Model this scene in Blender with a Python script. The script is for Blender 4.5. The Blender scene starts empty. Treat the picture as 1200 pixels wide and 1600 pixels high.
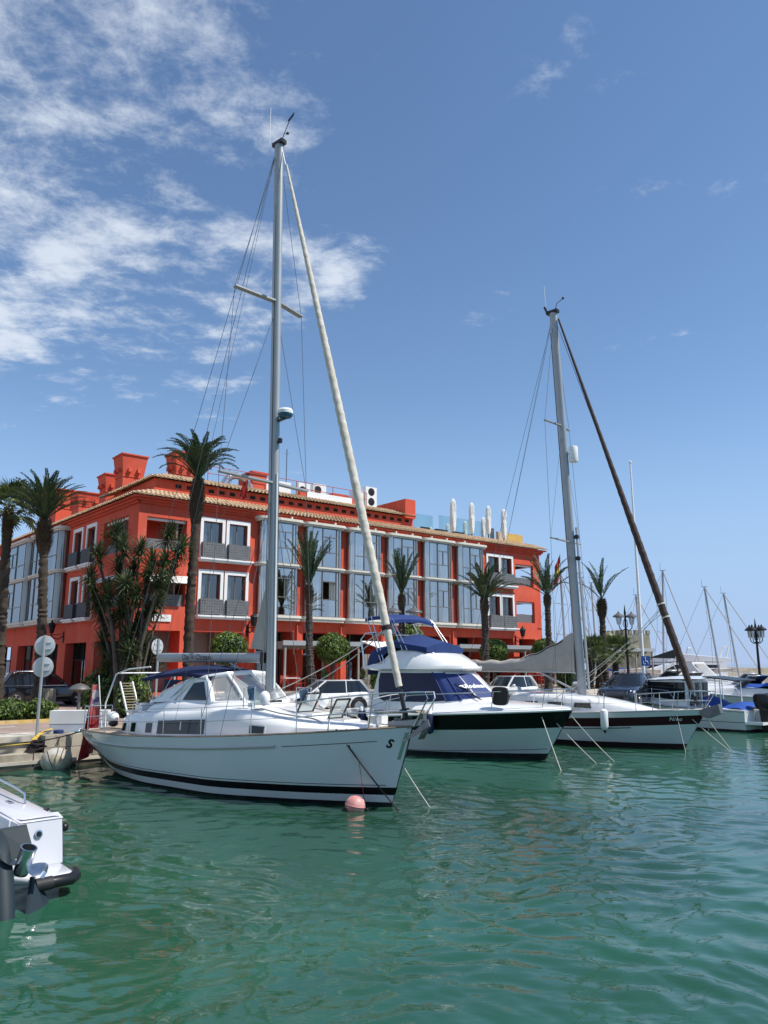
import bpy, bmesh, math, random
import numpy as np
from mathutils import Vector, Matrix
R = math.radians
sin, cos, pi = math.sin, math.cos, math.pi
scene = bpy.context.scene
col = scene.collection

# ---------------------------------------------------------------- camera
CAM_Z, PITCH, FPX = 3.0, R(11.22), 1200.0
cd = bpy.data.cameras.new('camera'); cam = bpy.data.objects.new('camera', cd); col.objects.link(cam)
cd.sensor_fit = 'VERTICAL'; cd.sensor_height = 36.0; cd.lens = 36.0 * FPX / 1600.0
cd.clip_start = 0.1; cd.clip_end = 12000.0
cam.location = (0, 0, CAM_Z); cam.rotation_euler = (R(90) + PITCH, 0, 0)
scene.camera = cam

def at(u, v, Y):
    """point at ground distance Y seen in the photograph at (u, v)"""
    a = (u - 600) / FPX; b = (800 - v) / FPX
    dx, dy, dz = a, cos(PITCH) - b * sin(PITCH), sin(PITCH) + b * cos(PITCH)
    return Vector((dx * Y / dy, Y, CAM_Z + dz * Y / dy))

# ---------------------------------------------------------------- sky, sun, exposure
SUN_EL, SUN_AZ = R(55), R(-16)
S = Vector((cos(SUN_EL) * cos(SUN_AZ), cos(SUN_EL) * sin(SUN_AZ), sin(SUN_EL)))
world = bpy.data.worlds.new('World'); scene.world = world; world.use_nodes = True
wt = world.node_tree; wt.nodes.clear()
def wn(t, **k):
    n = wt.nodes.new(t)
    for a, b in k.items(): setattr(n, a, b)
    return n
sky = wn('ShaderNodeTexSky', sky_type='NISHITA', sun_disc=False, sun_elevation=SUN_EL, sun_rotation=R(90) - SUN_AZ)
sky.altitude = 0; sky.air_density = 1.0; sky.dust_density = 0.0; sky.ozone_density = 2.6
bg = wn('ShaderNodeBackground'); bg.inputs['Strength'].default_value = 0.142
out = wn('ShaderNodeOutputWorld')
tc = wn('ShaderNodeTexCoord')
sep = wn('ShaderNodeSeparateXYZ'); wt.links.new(tc.outputs['Generated'], sep.inputs[0])
def wmath(op, a, b=None, c=None, clamp=False):
    n = wn('ShaderNodeMath', operation=op); n.use_clamp = clamp
    for i, x in enumerate((a, b, c)):
        if x is None: continue
        if hasattr(x, 'links'): wt.links.new(x, n.inputs[i])
        else: n.inputs[i].default_value = x
    return n.outputs[0]
zc = wmath('MAXIMUM', sep.outputs[2], 0.06)
vx = wmath('DIVIDE', sep.outputs[0], zc); vy = wmath('DIVIDE', sep.outputs[1], zc)
cmb = wn('ShaderNodeCombineXYZ'); wt.links.new(vx, cmb.inputs[0]); wt.links.new(vy, cmb.inputs[1])
def wnoise(scale, detail, rough, dist, off, src=None):
    mp = wn('ShaderNodeMapping'); mp.inputs['Location'].default_value = off; wt.links.new(src or cmb.outputs[0], mp.inputs[0])
    n = wn('ShaderNodeTexNoise'); n.inputs['Scale'].default_value = scale; n.inputs['Detail'].default_value = detail
    n.inputs['Roughness'].default_value = rough; n.inputs['Distortion'].default_value = dist
    wt.links.new(mp.outputs[0], n.inputs['Vector']); return n.outputs['Fac']
n1 = wnoise(2.2, 3, 0.5, 0.3, (5.5, 1.1, 0))
n2 = wnoise(7.5, 12, 0.68, 0.15, (1.3, 7.7, 2.0))
bank = wn('ShaderNodeMapRange', interpolation_type='SMOOTHSTEP')       # the cloud bank lies to the west
wt.links.new(vx, bank.inputs['Value'])
for k, v in (('From Min', 0.06), ('From Max', -0.60), ('To Min', -0.066), ('To Max', 0.085)): bank.inputs[k].default_value = v
low = wn('ShaderNodeMapRange', interpolation_type='SMOOTHSTEP')        # thinning towards the horizon
wt.links.new(vy, low.inputs['Value'])
for k, v in (('From Min', 1.9), ('From Max', 3.3), ('To Min', 0.0), ('To Max', -0.17)): low.inputs[k].default_value = v
den = wmath('ADD', wmath('ADD', wmath('MULTIPLY', n1, 0.62), wmath('MULTIPLY', n2, 0.5)), wmath('ADD', bank.outputs[0], low.outputs[0]))
cl = wn('ShaderNodeMapRange', interpolation_type='SMOOTHSTEP'); wt.links.new(den, cl.inputs['Value'])
for k, v in (('From Min', 0.56), ('From Max', 0.77), ('To Min', 0.0), ('To Max', 0.84)): cl.inputs[k].default_value = v
hz = wn('ShaderNodeMix', data_type='RGBA')                           # blue sea haze low over the horizon, all round
hf = wn('ShaderNodeMapRange', interpolation_type='SMOOTHSTEP'); wt.links.new(sep.outputs[2], hf.inputs['Value'])
for k, v in (('From Min', 0.0), ('From Max', 0.34), ('To Min', 0.9), ('To Max', 0.0)): hf.inputs[k].default_value = v
wt.links.new(hf.outputs[0], hz.inputs['Factor']); wt.links.new(sky.outputs[0], hz.inputs['A']); hz.inputs['B'].default_value = (2.45, 3.45, 5.5, 1)
mix = wn('ShaderNodeMix', data_type='RGBA')
wt.links.new(cl.outputs[0], mix.inputs['Factor']); hs = wn('ShaderNodeHueSaturation'); hs.inputs['Saturation'].default_value = 1.05; wt.links.new(hz.outputs['Result'], hs.inputs['Color']); wt.links.new(hs.outputs[0], mix.inputs['A'])
mix.inputs['B'].default_value = (5.2, 5.65, 6.3, 1)
wt.links.new(mix.outputs['Result'], bg.inputs['Color']); wt.links.new(bg.outputs[0], out.inputs[0])

sd = bpy.data.lights.new('sun', 'SUN'); sd.energy = 5.0; sd.angle = R(0.53); sd.color = (1.0, 0.955, 0.88)
sun = bpy.data.objects.new('sun', sd); col.objects.link(sun); sun.rotation_euler = S.to_track_quat('Z', 'Y').to_euler()
vs = scene.view_settings
vs.view_transform = 'Standard'; vs.look = 'None'; vs.exposure = 0.10; vs.gamma = 1.0; vs.use_curve_mapping = False
scene.cycles.max_bounces = 8; scene.cycles.transparent_max_bounces = 16; scene.cycles.caustics_reflective = False; scene.cycles.caustics_refractive = False

# ---------------------------------------------------------------- helpers
def V(*a): return Vector(a)

class MB:
    """collects shapes; build() links them as ONE mesh object"""
    def __init__(s): s.v = []; s.f = []; s.m = []
    def add(s, vs, fs, m=0):
        b = len(s.v); s.v += [tuple(p) for p in vs]; s.f += [tuple(i + b for i in f) for f in fs]; s.m += [m] * len(fs); return s
    def box(s, x0, x1, y0, y1, z0, z1, m=0):
        return s.add([(x0,y0,z0),(x1,y0,z0),(x1,y1,z0),(x0,y1,z0),(x0,y0,z1),(x1,y0,z1),(x1,y1,z1),(x0,y1,z1)],
                     [(3,2,1,0),(4,5,6,7),(0,1,5,4),(1,2,6,5),(2,3,7,6),(3,0,4,7)], m)
    def hexa(s, p, m=0):
        return s.add(p, [(3,2,1,0),(4,5,6,7),(0,1,5,4),(1,2,6,5),(2,3,7,6),(3,0,4,7)], m)
    def bar(s, p, q, w, h=None, m=0, up=(0,0,1)):
        p = Vector(p); q = Vector(q); h = w if h is None else h
        d = (q - p).normalized(); u = Vector(up)
        if abs(d.dot(u)) > 0.98: u = Vector((1,0,0))
        a = d.cross(u).normalized() * w / 2; b = a.cross(d).normalized() * h / 2
        return s.hexa([p-a-b, p+a-b, q+a-b, q-a-b, p-a+b, p+a+b, q+a+b, q-a+b], m)
    def tube(s, pts, r, n=8, m=0, caps=True, flat=1.0):
        pts = [Vector(p) for p in pts]; k = len(pts)
        rs = r if isinstance(r, (list, tuple)) else [r] * k
        t = (pts[1] - pts[0]).normalized(); u = Vector((0,0,1))
        if abs(t.dot(u)) > 0.9: u = Vector((1,0,0))
        a = t.cross(u).normalized(); vs = []
        for i in range(k):
            t = (pts[min(i+1, k-1)] - pts[max(i-1, 0)]).normalized()
            a = (a - t * a.dot(t)).normalized(); b = t.cross(a)
            for j in range(n):
                q = 2*pi*j/n; vs.append(pts[i] + (a*cos(q) + b*sin(q)*flat) * rs[i])
        fs = [(i*n+j, i*n+(j+1)%n, (i+1)*n+(j+1)%n, (i+1)*n+j) for i in range(k-1) for j in range(n)]
        if caps: fs += [tuple(range(n-1, -1, -1)), tuple((k-1)*n + j for j in range(n))]
        return s.add(vs, fs, m)
    def lathe(s, prof, n=16, c=(0,0,0), m=0, ax=(0,0,1), sc=(1,1)):
        c = Vector(c); z = Vector(ax).normalized(); u = Vector((1,0,0)) if abs(z.x) < 0.9 else Vector((0,1,0))
        a = (u - z*u.dot(z)).normalized(); b = z.cross(a); vs = []
        for r_, h in prof:
            for j in range(n):
                q = 2*pi*j/n; vs.append(c + z*h + a*(r_*cos(q)*sc[0]) + b*(r_*sin(q)*sc[1]))
        k = len(prof)
        fs = [(i*n+j, i*n+(j+1)%n, (i+1)*n+(j+1)%n, (i+1)*n+j) for i in range(k-1) for j in range(n)]
        fs += [tuple(range(n-1,-1,-1)), tuple((k-1)*n+j for j in range(n))]
        return s.add(vs, fs, m)
    def grid(s, P, m=0, cu=False, cv=False):
        a = len(P); b = len(P[0]); vs = [p for r_ in P for p in r_]; fs = []
        for i in range(a if cu else a-1):
            for j in range(b if cv else b-1):
                fs.append((i*b+j, i*b+(j+1)%b, ((i+1)%a)*b+(j+1)%b, ((i+1)%a)*b+j))
        return s.add(vs, fs, m)
    def poly(s, pts, m=0): return s.add(pts, [tuple(range(len(pts)))], m)
    def prism(s, pts, vec, m=0):
        n = len(pts); vec = Vector(vec); top = [Vector(p) + vec for p in pts]
        return s.add([Vector(p) for p in pts] + top, [tuple(range(n-1,-1,-1)), tuple(range(n, 2*n))] + [(i,(i+1)%n,n+(i+1)%n,n+i) for i in range(n)], m)
    def ball(s, c, r, n=12, k=8, m=0, sc=(1,1,1)):
        prof = [(max(1e-4, sin(pi*i/k)), -cos(pi*i/k)) for i in range(k+1)]; b = len(s.v); s.lathe(prof, n, (0,0,0), m)
        for i in range(b, len(s.v)):
            x, y, z = s.v[i]; s.v[i] = (c[0]+x*r*sc[0], c[1]+y*r*sc[1], c[2]+z*r*sc[2])
        return s
    def xf(s, M):
        s.v = [tuple(M @ Vector(p)) for p in s.v]; return s
    def mesh(s, name, mats, smooth=True, ang=38):
        me = bpy.data.meshes.new(name); me.from_pydata(s.v, [], s.f); me.update()
        if len(s.f) < 9000 and smooth:
            bm = bmesh.new(); bm.from_mesh(me); bmesh.ops.remove_doubles(bm, verts=bm.verts, dist=1e-5) if len(set(s.m)) < 2 else None
            bmesh.ops.recalc_face_normals(bm, faces=bm.faces)
            bm.to_mesh(me); bm.free()
        if len(set(s.m)) > 1 and len(me.polygons) == len(s.m): me.polygons.foreach_set('material_index', s.m)
        for x in (mats if isinstance(mats, (list, tuple)) else [mats]): me.materials.append(x)
        if smooth:
            me.polygons.foreach_set('use_smooth', [True] * len(me.polygons)); me.set_sharp_from_angle(angle=R(ang))
        return me
    def build(s, name, mats, parent=None, smooth=True, ang=38):
        return link(name, s.mesh(name, mats, smooth, ang), parent)

def link(name, me, parent=None, M=None):
    o = bpy.data.objects.new(name, me); col.objects.link(o)
    if parent is not None: o.parent = parent
    if M is not None: o.matrix_basis = M
    return o
def tag(o, label=None, cat=None, group=None, kind=None):
    if label: o['label'] = label
    if cat: o['category'] = cat
    if group: o['group'] = group
    if kind: o['kind'] = kind
    return o
def root(name, label, cat, loc=(0,0,0), rz=0.0, group=None):
    o = bpy.data.objects.new(name, None); col.objects.link(o); o.location = loc; o.rotation_euler = (0,0,rz)
    o.empty_display_size = 0.2
    return tag(o, label, cat, group)
def text(name, body, size, mat, parent, M, shear=0.0, ext=0.002, bold=0.0):
    c = bpy.data.curves.new('t', 'FONT'); c.body = body; c.size = size; c.extrude = ext; c.shear = shear; c.offset = bold; c.align_x = 'CENTER'; c.align_y = 'CENTER'; c.resolution_u = 3; c.space_character = 1.12
    t = bpy.data.objects.new('t', c); col.objects.link(t)
    me = bpy.data.meshes.new_from_object(t); bpy.data.objects.remove(t); bpy.data.curves.remove(c)
    me.materials.clear(); me.materials.append(mat)
    return link(name, me, parent, M)
def tabf(tab):
    xs = [p[0] for p in tab]; ys = [p[1] for p in tab]; n = len(xs)
    ms = []
    for i in range(n):
        if i == 0: ms.append((ys[1]-ys[0])/(xs[1]-xs[0]))
        elif i == n-1: ms.append((ys[-1]-ys[-2])/(xs[-1]-xs[-2]))
        else:
            d0 = (ys[i]-ys[i-1])/(xs[i]-xs[i-1]); d1 = (ys[i+1]-ys[i])/(xs[i+1]-xs[i])
            ms.append(0 if d0*d1 <= 0 else 2*d0*d1/(d0+d1))
    def f(x):
        if x <= xs[0]: return ys[0]
        if x >= xs[-1]: return ys[-1]
        i = max(j for j in range(n) if xs[j] <= x); i = min(i, n-2); h = xs[i+1]-xs[i]; t = (x-xs[i])/h
        return (2*t**3-3*t*t+1)*ys[i]+(t**3-2*t*t+t)*h*ms[i]+(-2*t**3+3*t*t)*ys[i+1]+(t**3-t*t)*h*ms[i+1]
    return f

# ---------------------------------------------------------------- materials
def mat(name, c, rough=0.5, metal=0.0, var=0.0, vs=4.0, bump=0.0, bs=30.0, c2=None, c2s=2.0, c2amt=0.5, alpha=1.0, ior=1.45, coat=0.0, trans=0.0, stretch=(1,1,1), ws=False, c2sharp=0.12, emit=0.0):
    m = bpy.data.materials.new(name); m.use_nodes = True; nt = m.node_tree; b = nt.nodes['Principled BSDF']
    b.inputs['Base Color'].default_value = (*c, 1); b.inputs['Roughness'].default_value = rough; b.inputs['Metallic'].default_value = metal
    b.inputs['IOR'].default_value = ior; b.inputs['Alpha'].default_value = alpha; b.inputs['Coat Weight'].default_value = coat; b.inputs['Transmission Weight'].default_value = trans
    L = nt.links.new
    if var or bump or c2:
        t = nt.nodes.new('ShaderNodeTexCoord'); mp = nt.nodes.new('ShaderNodeMapping'); mp.inputs['Scale'].default_value = stretch
        if ws:
            g = nt.nodes.new('ShaderNodeNewGeometry'); L(g.outputs['Position'], mp.inputs[0])
        else: L(t.outputs['Object'], mp.inputs[0])
        def noise(sc, det=5):
            n = nt.nodes.new('ShaderNodeTexNoise'); n.inputs['Scale'].default_value = sc; n.inputs['Detail'].default_value = det; L(mp.outputs[0], n.inputs['Vector']); return n.outputs['Fac']
        src = None
        if c2:
            r_ = nt.nodes.new('ShaderNodeMapRange'); L(noise(c2s, 6), r_.inputs[0]); r_.inputs[1].default_value = 0.5-c2sharp; r_.inputs[2].default_value = 0.5+c2sharp; r_.inputs[4].default_value = c2amt
            x = nt.nodes.new('ShaderNodeMix'); x.data_type = 'RGBA'; L(r_.outputs[0], x.inputs['Factor']); x.inputs['A'].default_value = (*c, 1); x.inputs['B'].default_value = (*c2, 1); src = x.outputs['Result']
        if var:
            r_ = nt.nodes.new('ShaderNodeMapRange'); L(noise(vs), r_.inputs[0]); r_.inputs[1].default_value = 0.3; r_.inputs[2].default_value = 0.7; r_.inputs[3].default_value = 1-var; r_.inputs[4].default_value = 1+var
            h = nt.nodes.new('ShaderNodeHueSaturation'); L(r_.outputs[0], h.inputs['Value'])
            if src: L(src, h.inputs['Color'])
            else: h.inputs['Color'].default_value = (*c, 1)
            src = h.outputs[0]
        if src: L(src, b.inputs['Base Color'])
        if bump:
            bp = nt.nodes.new('ShaderNodeBump'); bp.inputs['Strength'].default_value = bump; bp.inputs['Distance'].default_value = 0.02; L(noise(bs, 4), bp.inputs['Height']); L(bp.outputs[0], b.inputs['Normal'])
    return m
def leafmat(name, c, c2, rough=0.45):
    m = bpy.data.materials.new(name); m.use_nodes = True; nt = m.node_tree; b = nt.nodes['Principled BSDF']; L = nt.links.new
    g = nt.nodes.new('ShaderNodeNewGeometry'); n = nt.nodes.new('ShaderNodeTexNoise'); n.inputs['Scale'].default_value = 2.3; L(g.outputs['Position'], n.inputs['Vector'])
    a = nt.nodes.new('ShaderNodeMath'); a.operation = 'ADD'; L(n.outputs['Fac'], a.inputs[0]); L(g.outputs['Random Per Island'], a.inputs[1])
    r_ = nt.nodes.new('ShaderNodeMapRange'); L(a.outputs[0], r_.inputs[0]); r_.inputs[1].default_value = 0.4; r_.inputs[2].default_value = 1.6
    x = nt.nodes.new('ShaderNodeMix'); x.data_type = 'RGBA'; L(r_.outputs[0], x.inputs['Factor']); x.inputs['A'].default_value = (*c, 1); x.inputs['B'].default_value = (*c2, 1)
    L(x.outputs['Result'], b.inputs['Base Color']); b.inputs['Roughness'].default_value = rough
    tr = nt.nodes.new('ShaderNodeBsdfTranslucent'); L(x.outputs['Result'], tr.inputs[0]); ms = nt.nodes.new('ShaderNodeMixShader'); ms.inputs[0].default_value = 0.22
    o = nt.nodes['Material Output']; L(b.outputs[0], ms.inputs[1]); L(tr.outputs[0], ms.inputs[2]); L(ms.outputs[0], o.inputs[0])
    return m
def glassmat(name, c, k=0.5, rough=0.02, ior=1.6):
    """tinted pane: mirror-like surface over a see-through tint"""
    m = bpy.data.materials.new(name); m.use_nodes = True; nt = m.node_tree; nt.nodes.clear(); L = nt.links.new
    o = nt.nodes.new('ShaderNodeOutputMaterial'); g = nt.nodes.new('ShaderNodeBsdfGlossy'); g.inputs['Roughness'].default_value = rough
    t = nt.nodes.new('ShaderNodeBsdfTransparent'); t.inputs[0].default_value = (*c, 1)
    lw = nt.nodes.new('ShaderNodeLayerWeight'); lw.inputs[0].default_value = 0.5
    f = nt.nodes.new('ShaderNodeMath'); f.operation = 'POWER'; L(lw.outputs['Facing'], f.inputs[0]); f.inputs[1].default_value = 3.5
    r_ = nt.nodes.new('ShaderNodeMapRange'); L(f.outputs[0], r_.inputs[0]); r_.inputs[3].default_value = k; r_.inputs[4].default_value = 1
    ms = nt.nodes.new('ShaderNodeMixShader'); L(r_.outputs[0], ms.inputs[0]); L(t.outputs[0], ms.inputs[1]); L(g.outputs[0], ms.inputs[2]); L(ms.outputs[0], o.inputs[0])
    return m

m_red = mat('red_plaster', (0.66, 0.088, 0.042), 0.85, var=0.07, vs=0.7, bump=0.15, bs=18, c2=(0.56, 0.084, 0.046), c2s=0.5, c2amt=0.6)
def weather(m, amt=.16):
    nt = m.node_tree; L = nt.links.new; b = nt.nodes['Principled BSDF']; src = b.inputs['Base Color'].links[0].from_socket
    t = nt.nodes.new('ShaderNodeTexCoord'); mp = nt.nodes.new('ShaderNodeMapping'); mp.inputs['Scale'].default_value = (2.2, 2.2, .16); L(t.outputs['Object'], mp.inputs[0])
    n = nt.nodes.new('ShaderNodeTexNoise'); n.inputs['Scale'].default_value = 1.6; n.inputs['Detail'].default_value = 7; n.inputs['Roughness'].default_value = .65; L(mp.outputs[0], n.inputs['Vector'])
    r_ = nt.nodes.new('ShaderNodeMapRange'); L(n.outputs['Fac'], r_.inputs[0]); r_.inputs[1].default_value = .50; r_.inputs[2].default_value = .72; r_.inputs[4].default_value = amt*2.4
    x = nt.nodes.new('ShaderNodeMix'); x.data_type = 'RGBA'; L(r_.outputs[0], x.inputs['Factor']); L(src, x.inputs['A']); x.inputs['B'].default_value = (.33, .075, .05, 1)
    n2 = nt.nodes.new('ShaderNodeTexNoise'); n2.inputs['Scale'].default_value = .9; n2.inputs['Detail'].default_value = 5; L(t.outputs['Object'], n2.inputs['Vector'])
    r2 = nt.nodes.new('ShaderNodeMapRange'); L(n2.outputs['Fac'], r2.inputs[0]); r2.inputs[1].default_value = .52; r2.inputs[2].default_value = .75; r2.inputs[4].default_value = .30
    y = nt.nodes.new('ShaderNodeMix'); y.data_type = 'RGBA'; L(r2.outputs[0], y.inputs['Factor']); L(x.outputs['Result'], y.inputs['A']); y.inputs['B'].default_value = (.70, .20, .13, 1)
    L(y.outputs['Result'], b.inputs['Base Color']); return m
weather(m_red, .24)
m_cream = mat('cream_stone', (0.66, 0.62, 0.54), 0.8, var=0.08, vs=3, bump=0.1)
m_white = mat('white_paint', (0.80, 0.80, 0.78), 0.5, var=0.04, vs=2)
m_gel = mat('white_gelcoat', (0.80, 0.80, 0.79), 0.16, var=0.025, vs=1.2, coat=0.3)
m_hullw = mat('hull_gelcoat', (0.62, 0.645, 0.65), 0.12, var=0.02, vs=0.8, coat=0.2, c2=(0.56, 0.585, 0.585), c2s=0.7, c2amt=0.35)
m_blackgel = mat('black_gelcoat', (0.005, 0.005, 0.007), 0.22, ior=1.3)
m_maroon = mat('maroon_gelcoat', (0.035, 0.008, 0.012), 0.22, ior=1.3)
m_antifoul = mat('antifouling', (0.008, 0.010, 0.014), 0.6, var=0.3, vs=5, c2=(0.03, 0.04, 0.03), c2s=3, c2amt=0.5)
m_navy = mat('navy_canvas', (0.008, 0.016, 0.062), 0.8, var=0.12, vs=3, bump=0.25, bs=9)
m_bluecover = mat('blue_canvas', (0.012, 0.07, 0.34), 0.7, var=0.1, vs=3, bump=0.3, bs=6)
m_navycov = mat('blue_screen_cover', (0.010, 0.030, 0.14), 0.6, var=0.08, vs=2, bump=0.1, bs=7)
m_steel = mat('stainless', (0.62, 0.63, 0.64), 0.22, 1.0)
m_alu = mat('anodised_aluminium', (0.37, 0.385, 0.395), 0.45, 0.25, var=0.05, vs=1.5)
m_alugrey = mat('grey_mast_paint', (0.36, 0.375, 0.39), 0.42, 0.3, var=0.06, vs=1.5)
m_galv = mat('galvanised_anchor', (0.16, 0.165, 0.17), 0.5, 0.6, var=0.15)
m_wire = mat('rigging_wire', (0.16, 0.16, 0.165), 0.4, 0.6)
m_black = mat('black_plastic', (0.010, 0.010, 0.011), 0.35)
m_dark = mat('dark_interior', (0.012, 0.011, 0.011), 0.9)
m_iron = mat('black_iron', (0.012, 0.012, 0.013), 0.5, 0.3)
m_rubber = mat('black_rubber', (0.016, 0.016, 0.018), 0.6)
m_tint = mat('tinted_acrylic', (0.010, 0.012, 0.014), 0.05, ior=1.5)
m_teak = mat('weathered_teak', (0.42, 0.33, 0.24), 0.75, var=0.15, vs=6, stretch=(1, 14, 1), bump=0.1)
m_sail = mat('furled_sailcloth', (0.60, 0.55, 0.47), 0.8, var=0.12, vs=5, bump=0.4, bs=14, c2=(0.45, 0.40, 0.33), c2s=3, c2amt=0.4)
m_brownsail = mat('brown_sail_strip', (0.055, 0.034, 0.028), 0.8, var=0.2, vs=5, bump=0.4, bs=14)
m_greysail = mat('grey_sail_cover', (0.40, 0.37, 0.335), 0.85, var=0.08, vs=3, bump=0.4, bs=6)
m_rope = mat('pale_rope', (0.55, 0.52, 0.45), 0.9, var=0.15, vs=40)
m_darkrope = mat('dark_rope', (0.035, 0.022, 0.024), 0.9, var=0.3, vs=40)
m_yrope = mat('yellow_rope', (0.60, 0.42, 0.06), 0.8)
m_brope = mat('blue_rope', (0.10, 0.20, 0.30), 0.8)
m_vinyl = mat('clear_vinyl', (0.55, 0.58, 0.58), 0.08, alpha=0.42)
m_conc = mat('quay_concrete', (0.43, 0.38, 0.30), 0.9, var=0.14, vs=1.6, bump=0.35, bs=10, c2=(0.17, 0.145, 0.105), c2s=1.3, c2amt=0.7, ws=True)
m_concw = mat('pale_concrete', (0.56, 0.52, 0.45), 0.9, var=0.1, vs=1.5, bump=0.2, bs=12, c2=(0.34, 0.30, 0.24), c2s=1.1, c2amt=0.65, ws=True)
m_concd = mat('wet_concrete', (0.075, 0.066, 0.048), 0.7, var=0.3, vs=3, bump=0.4, bs=14, c2=(0.030, 0.035, 0.022), c2s=2.5, c2amt=0.8, ws=True)
m_kerb = mat('yellow_kerb', (0.62, 0.42, 0.11), 0.85, var=0.12, vs=4, c2=(0.45, 0.38, 0.26), c2s=3, c2amt=0.6)
m_line = mat('road_line_paint', (0.72, 0.71, 0.67), 0.8, var=0.12, vs=5)
m_soil = mat('bed_soil', (0.12, 0.085, 0.055), 0.95, var=0.3, vs=8, bump=0.4)
m_tile = mat('clay_tile', (0.50, 0.33, 0.20), 0.85, var=0.22, vs=5, c2=(0.60, 0.47, 0.31), c2s=2.2, c2amt=0.8)
m_taupe = mat('taupe_panel', (0.24, 0.21, 0.18), 0.8, var=0.06)
m_alframe = mat('bronze_window_frame', (0.20, 0.19, 0.17), 0.4, 0.5)
m_glass = glassmat('bay_glass', (0.86, 0.90, 0.88), 0.56)
m_glassd = glassmat('window_glass', (0.45, 0.50, 0.50), 0.22)
m_screen = glassmat('screen_glass', (0.66, 0.82, 0.80), 0.06)
m_curtain = mat('white_curtain', (0.74, 0.73, 0.69), 0.9, var=0.06, vs=3)
m_trunk = mat('palm_trunk', (0.055, 0.042, 0.031), 0.95, var=0.3, vs=9, bump=0.5, bs=25)
m_boot = mat('palm_boots', (0.080, 0.055, 0.034), 0.95, var=0.35, vs=11)
m_yst = mat('yucca_stem', (0.10, 0.083, 0.066), 0.95, var=0.25, vs=9, bump=0.4)
m_frond = leafmat('palm_frond', (0.020, 0.042, 0.012), (0.085, 0.125, 0.048))
m_fan = leafmat('fan_leaf', (0.030, 0.055, 0.014), (0.16, 0.20, 0.075))
m_yleaf = leafmat('yucca_leaf', (0.018, 0.036, 0.014), (0.115, 0.155, 0.062))
m_hedge = leafmat('hedge_leaf', (0.030, 0.062, 0.008), (0.13, 0.20, 0.028), 0.5)
m_topi = leafmat('topiary_leaf', (0.032, 0.070, 0.008), (0.17, 0.25, 0.028), 0.5)
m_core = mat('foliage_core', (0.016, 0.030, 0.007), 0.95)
m_sticks = mat('dead_frond', (0.22, 0.16, 0.09), 0.95, var=0.2)
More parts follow.
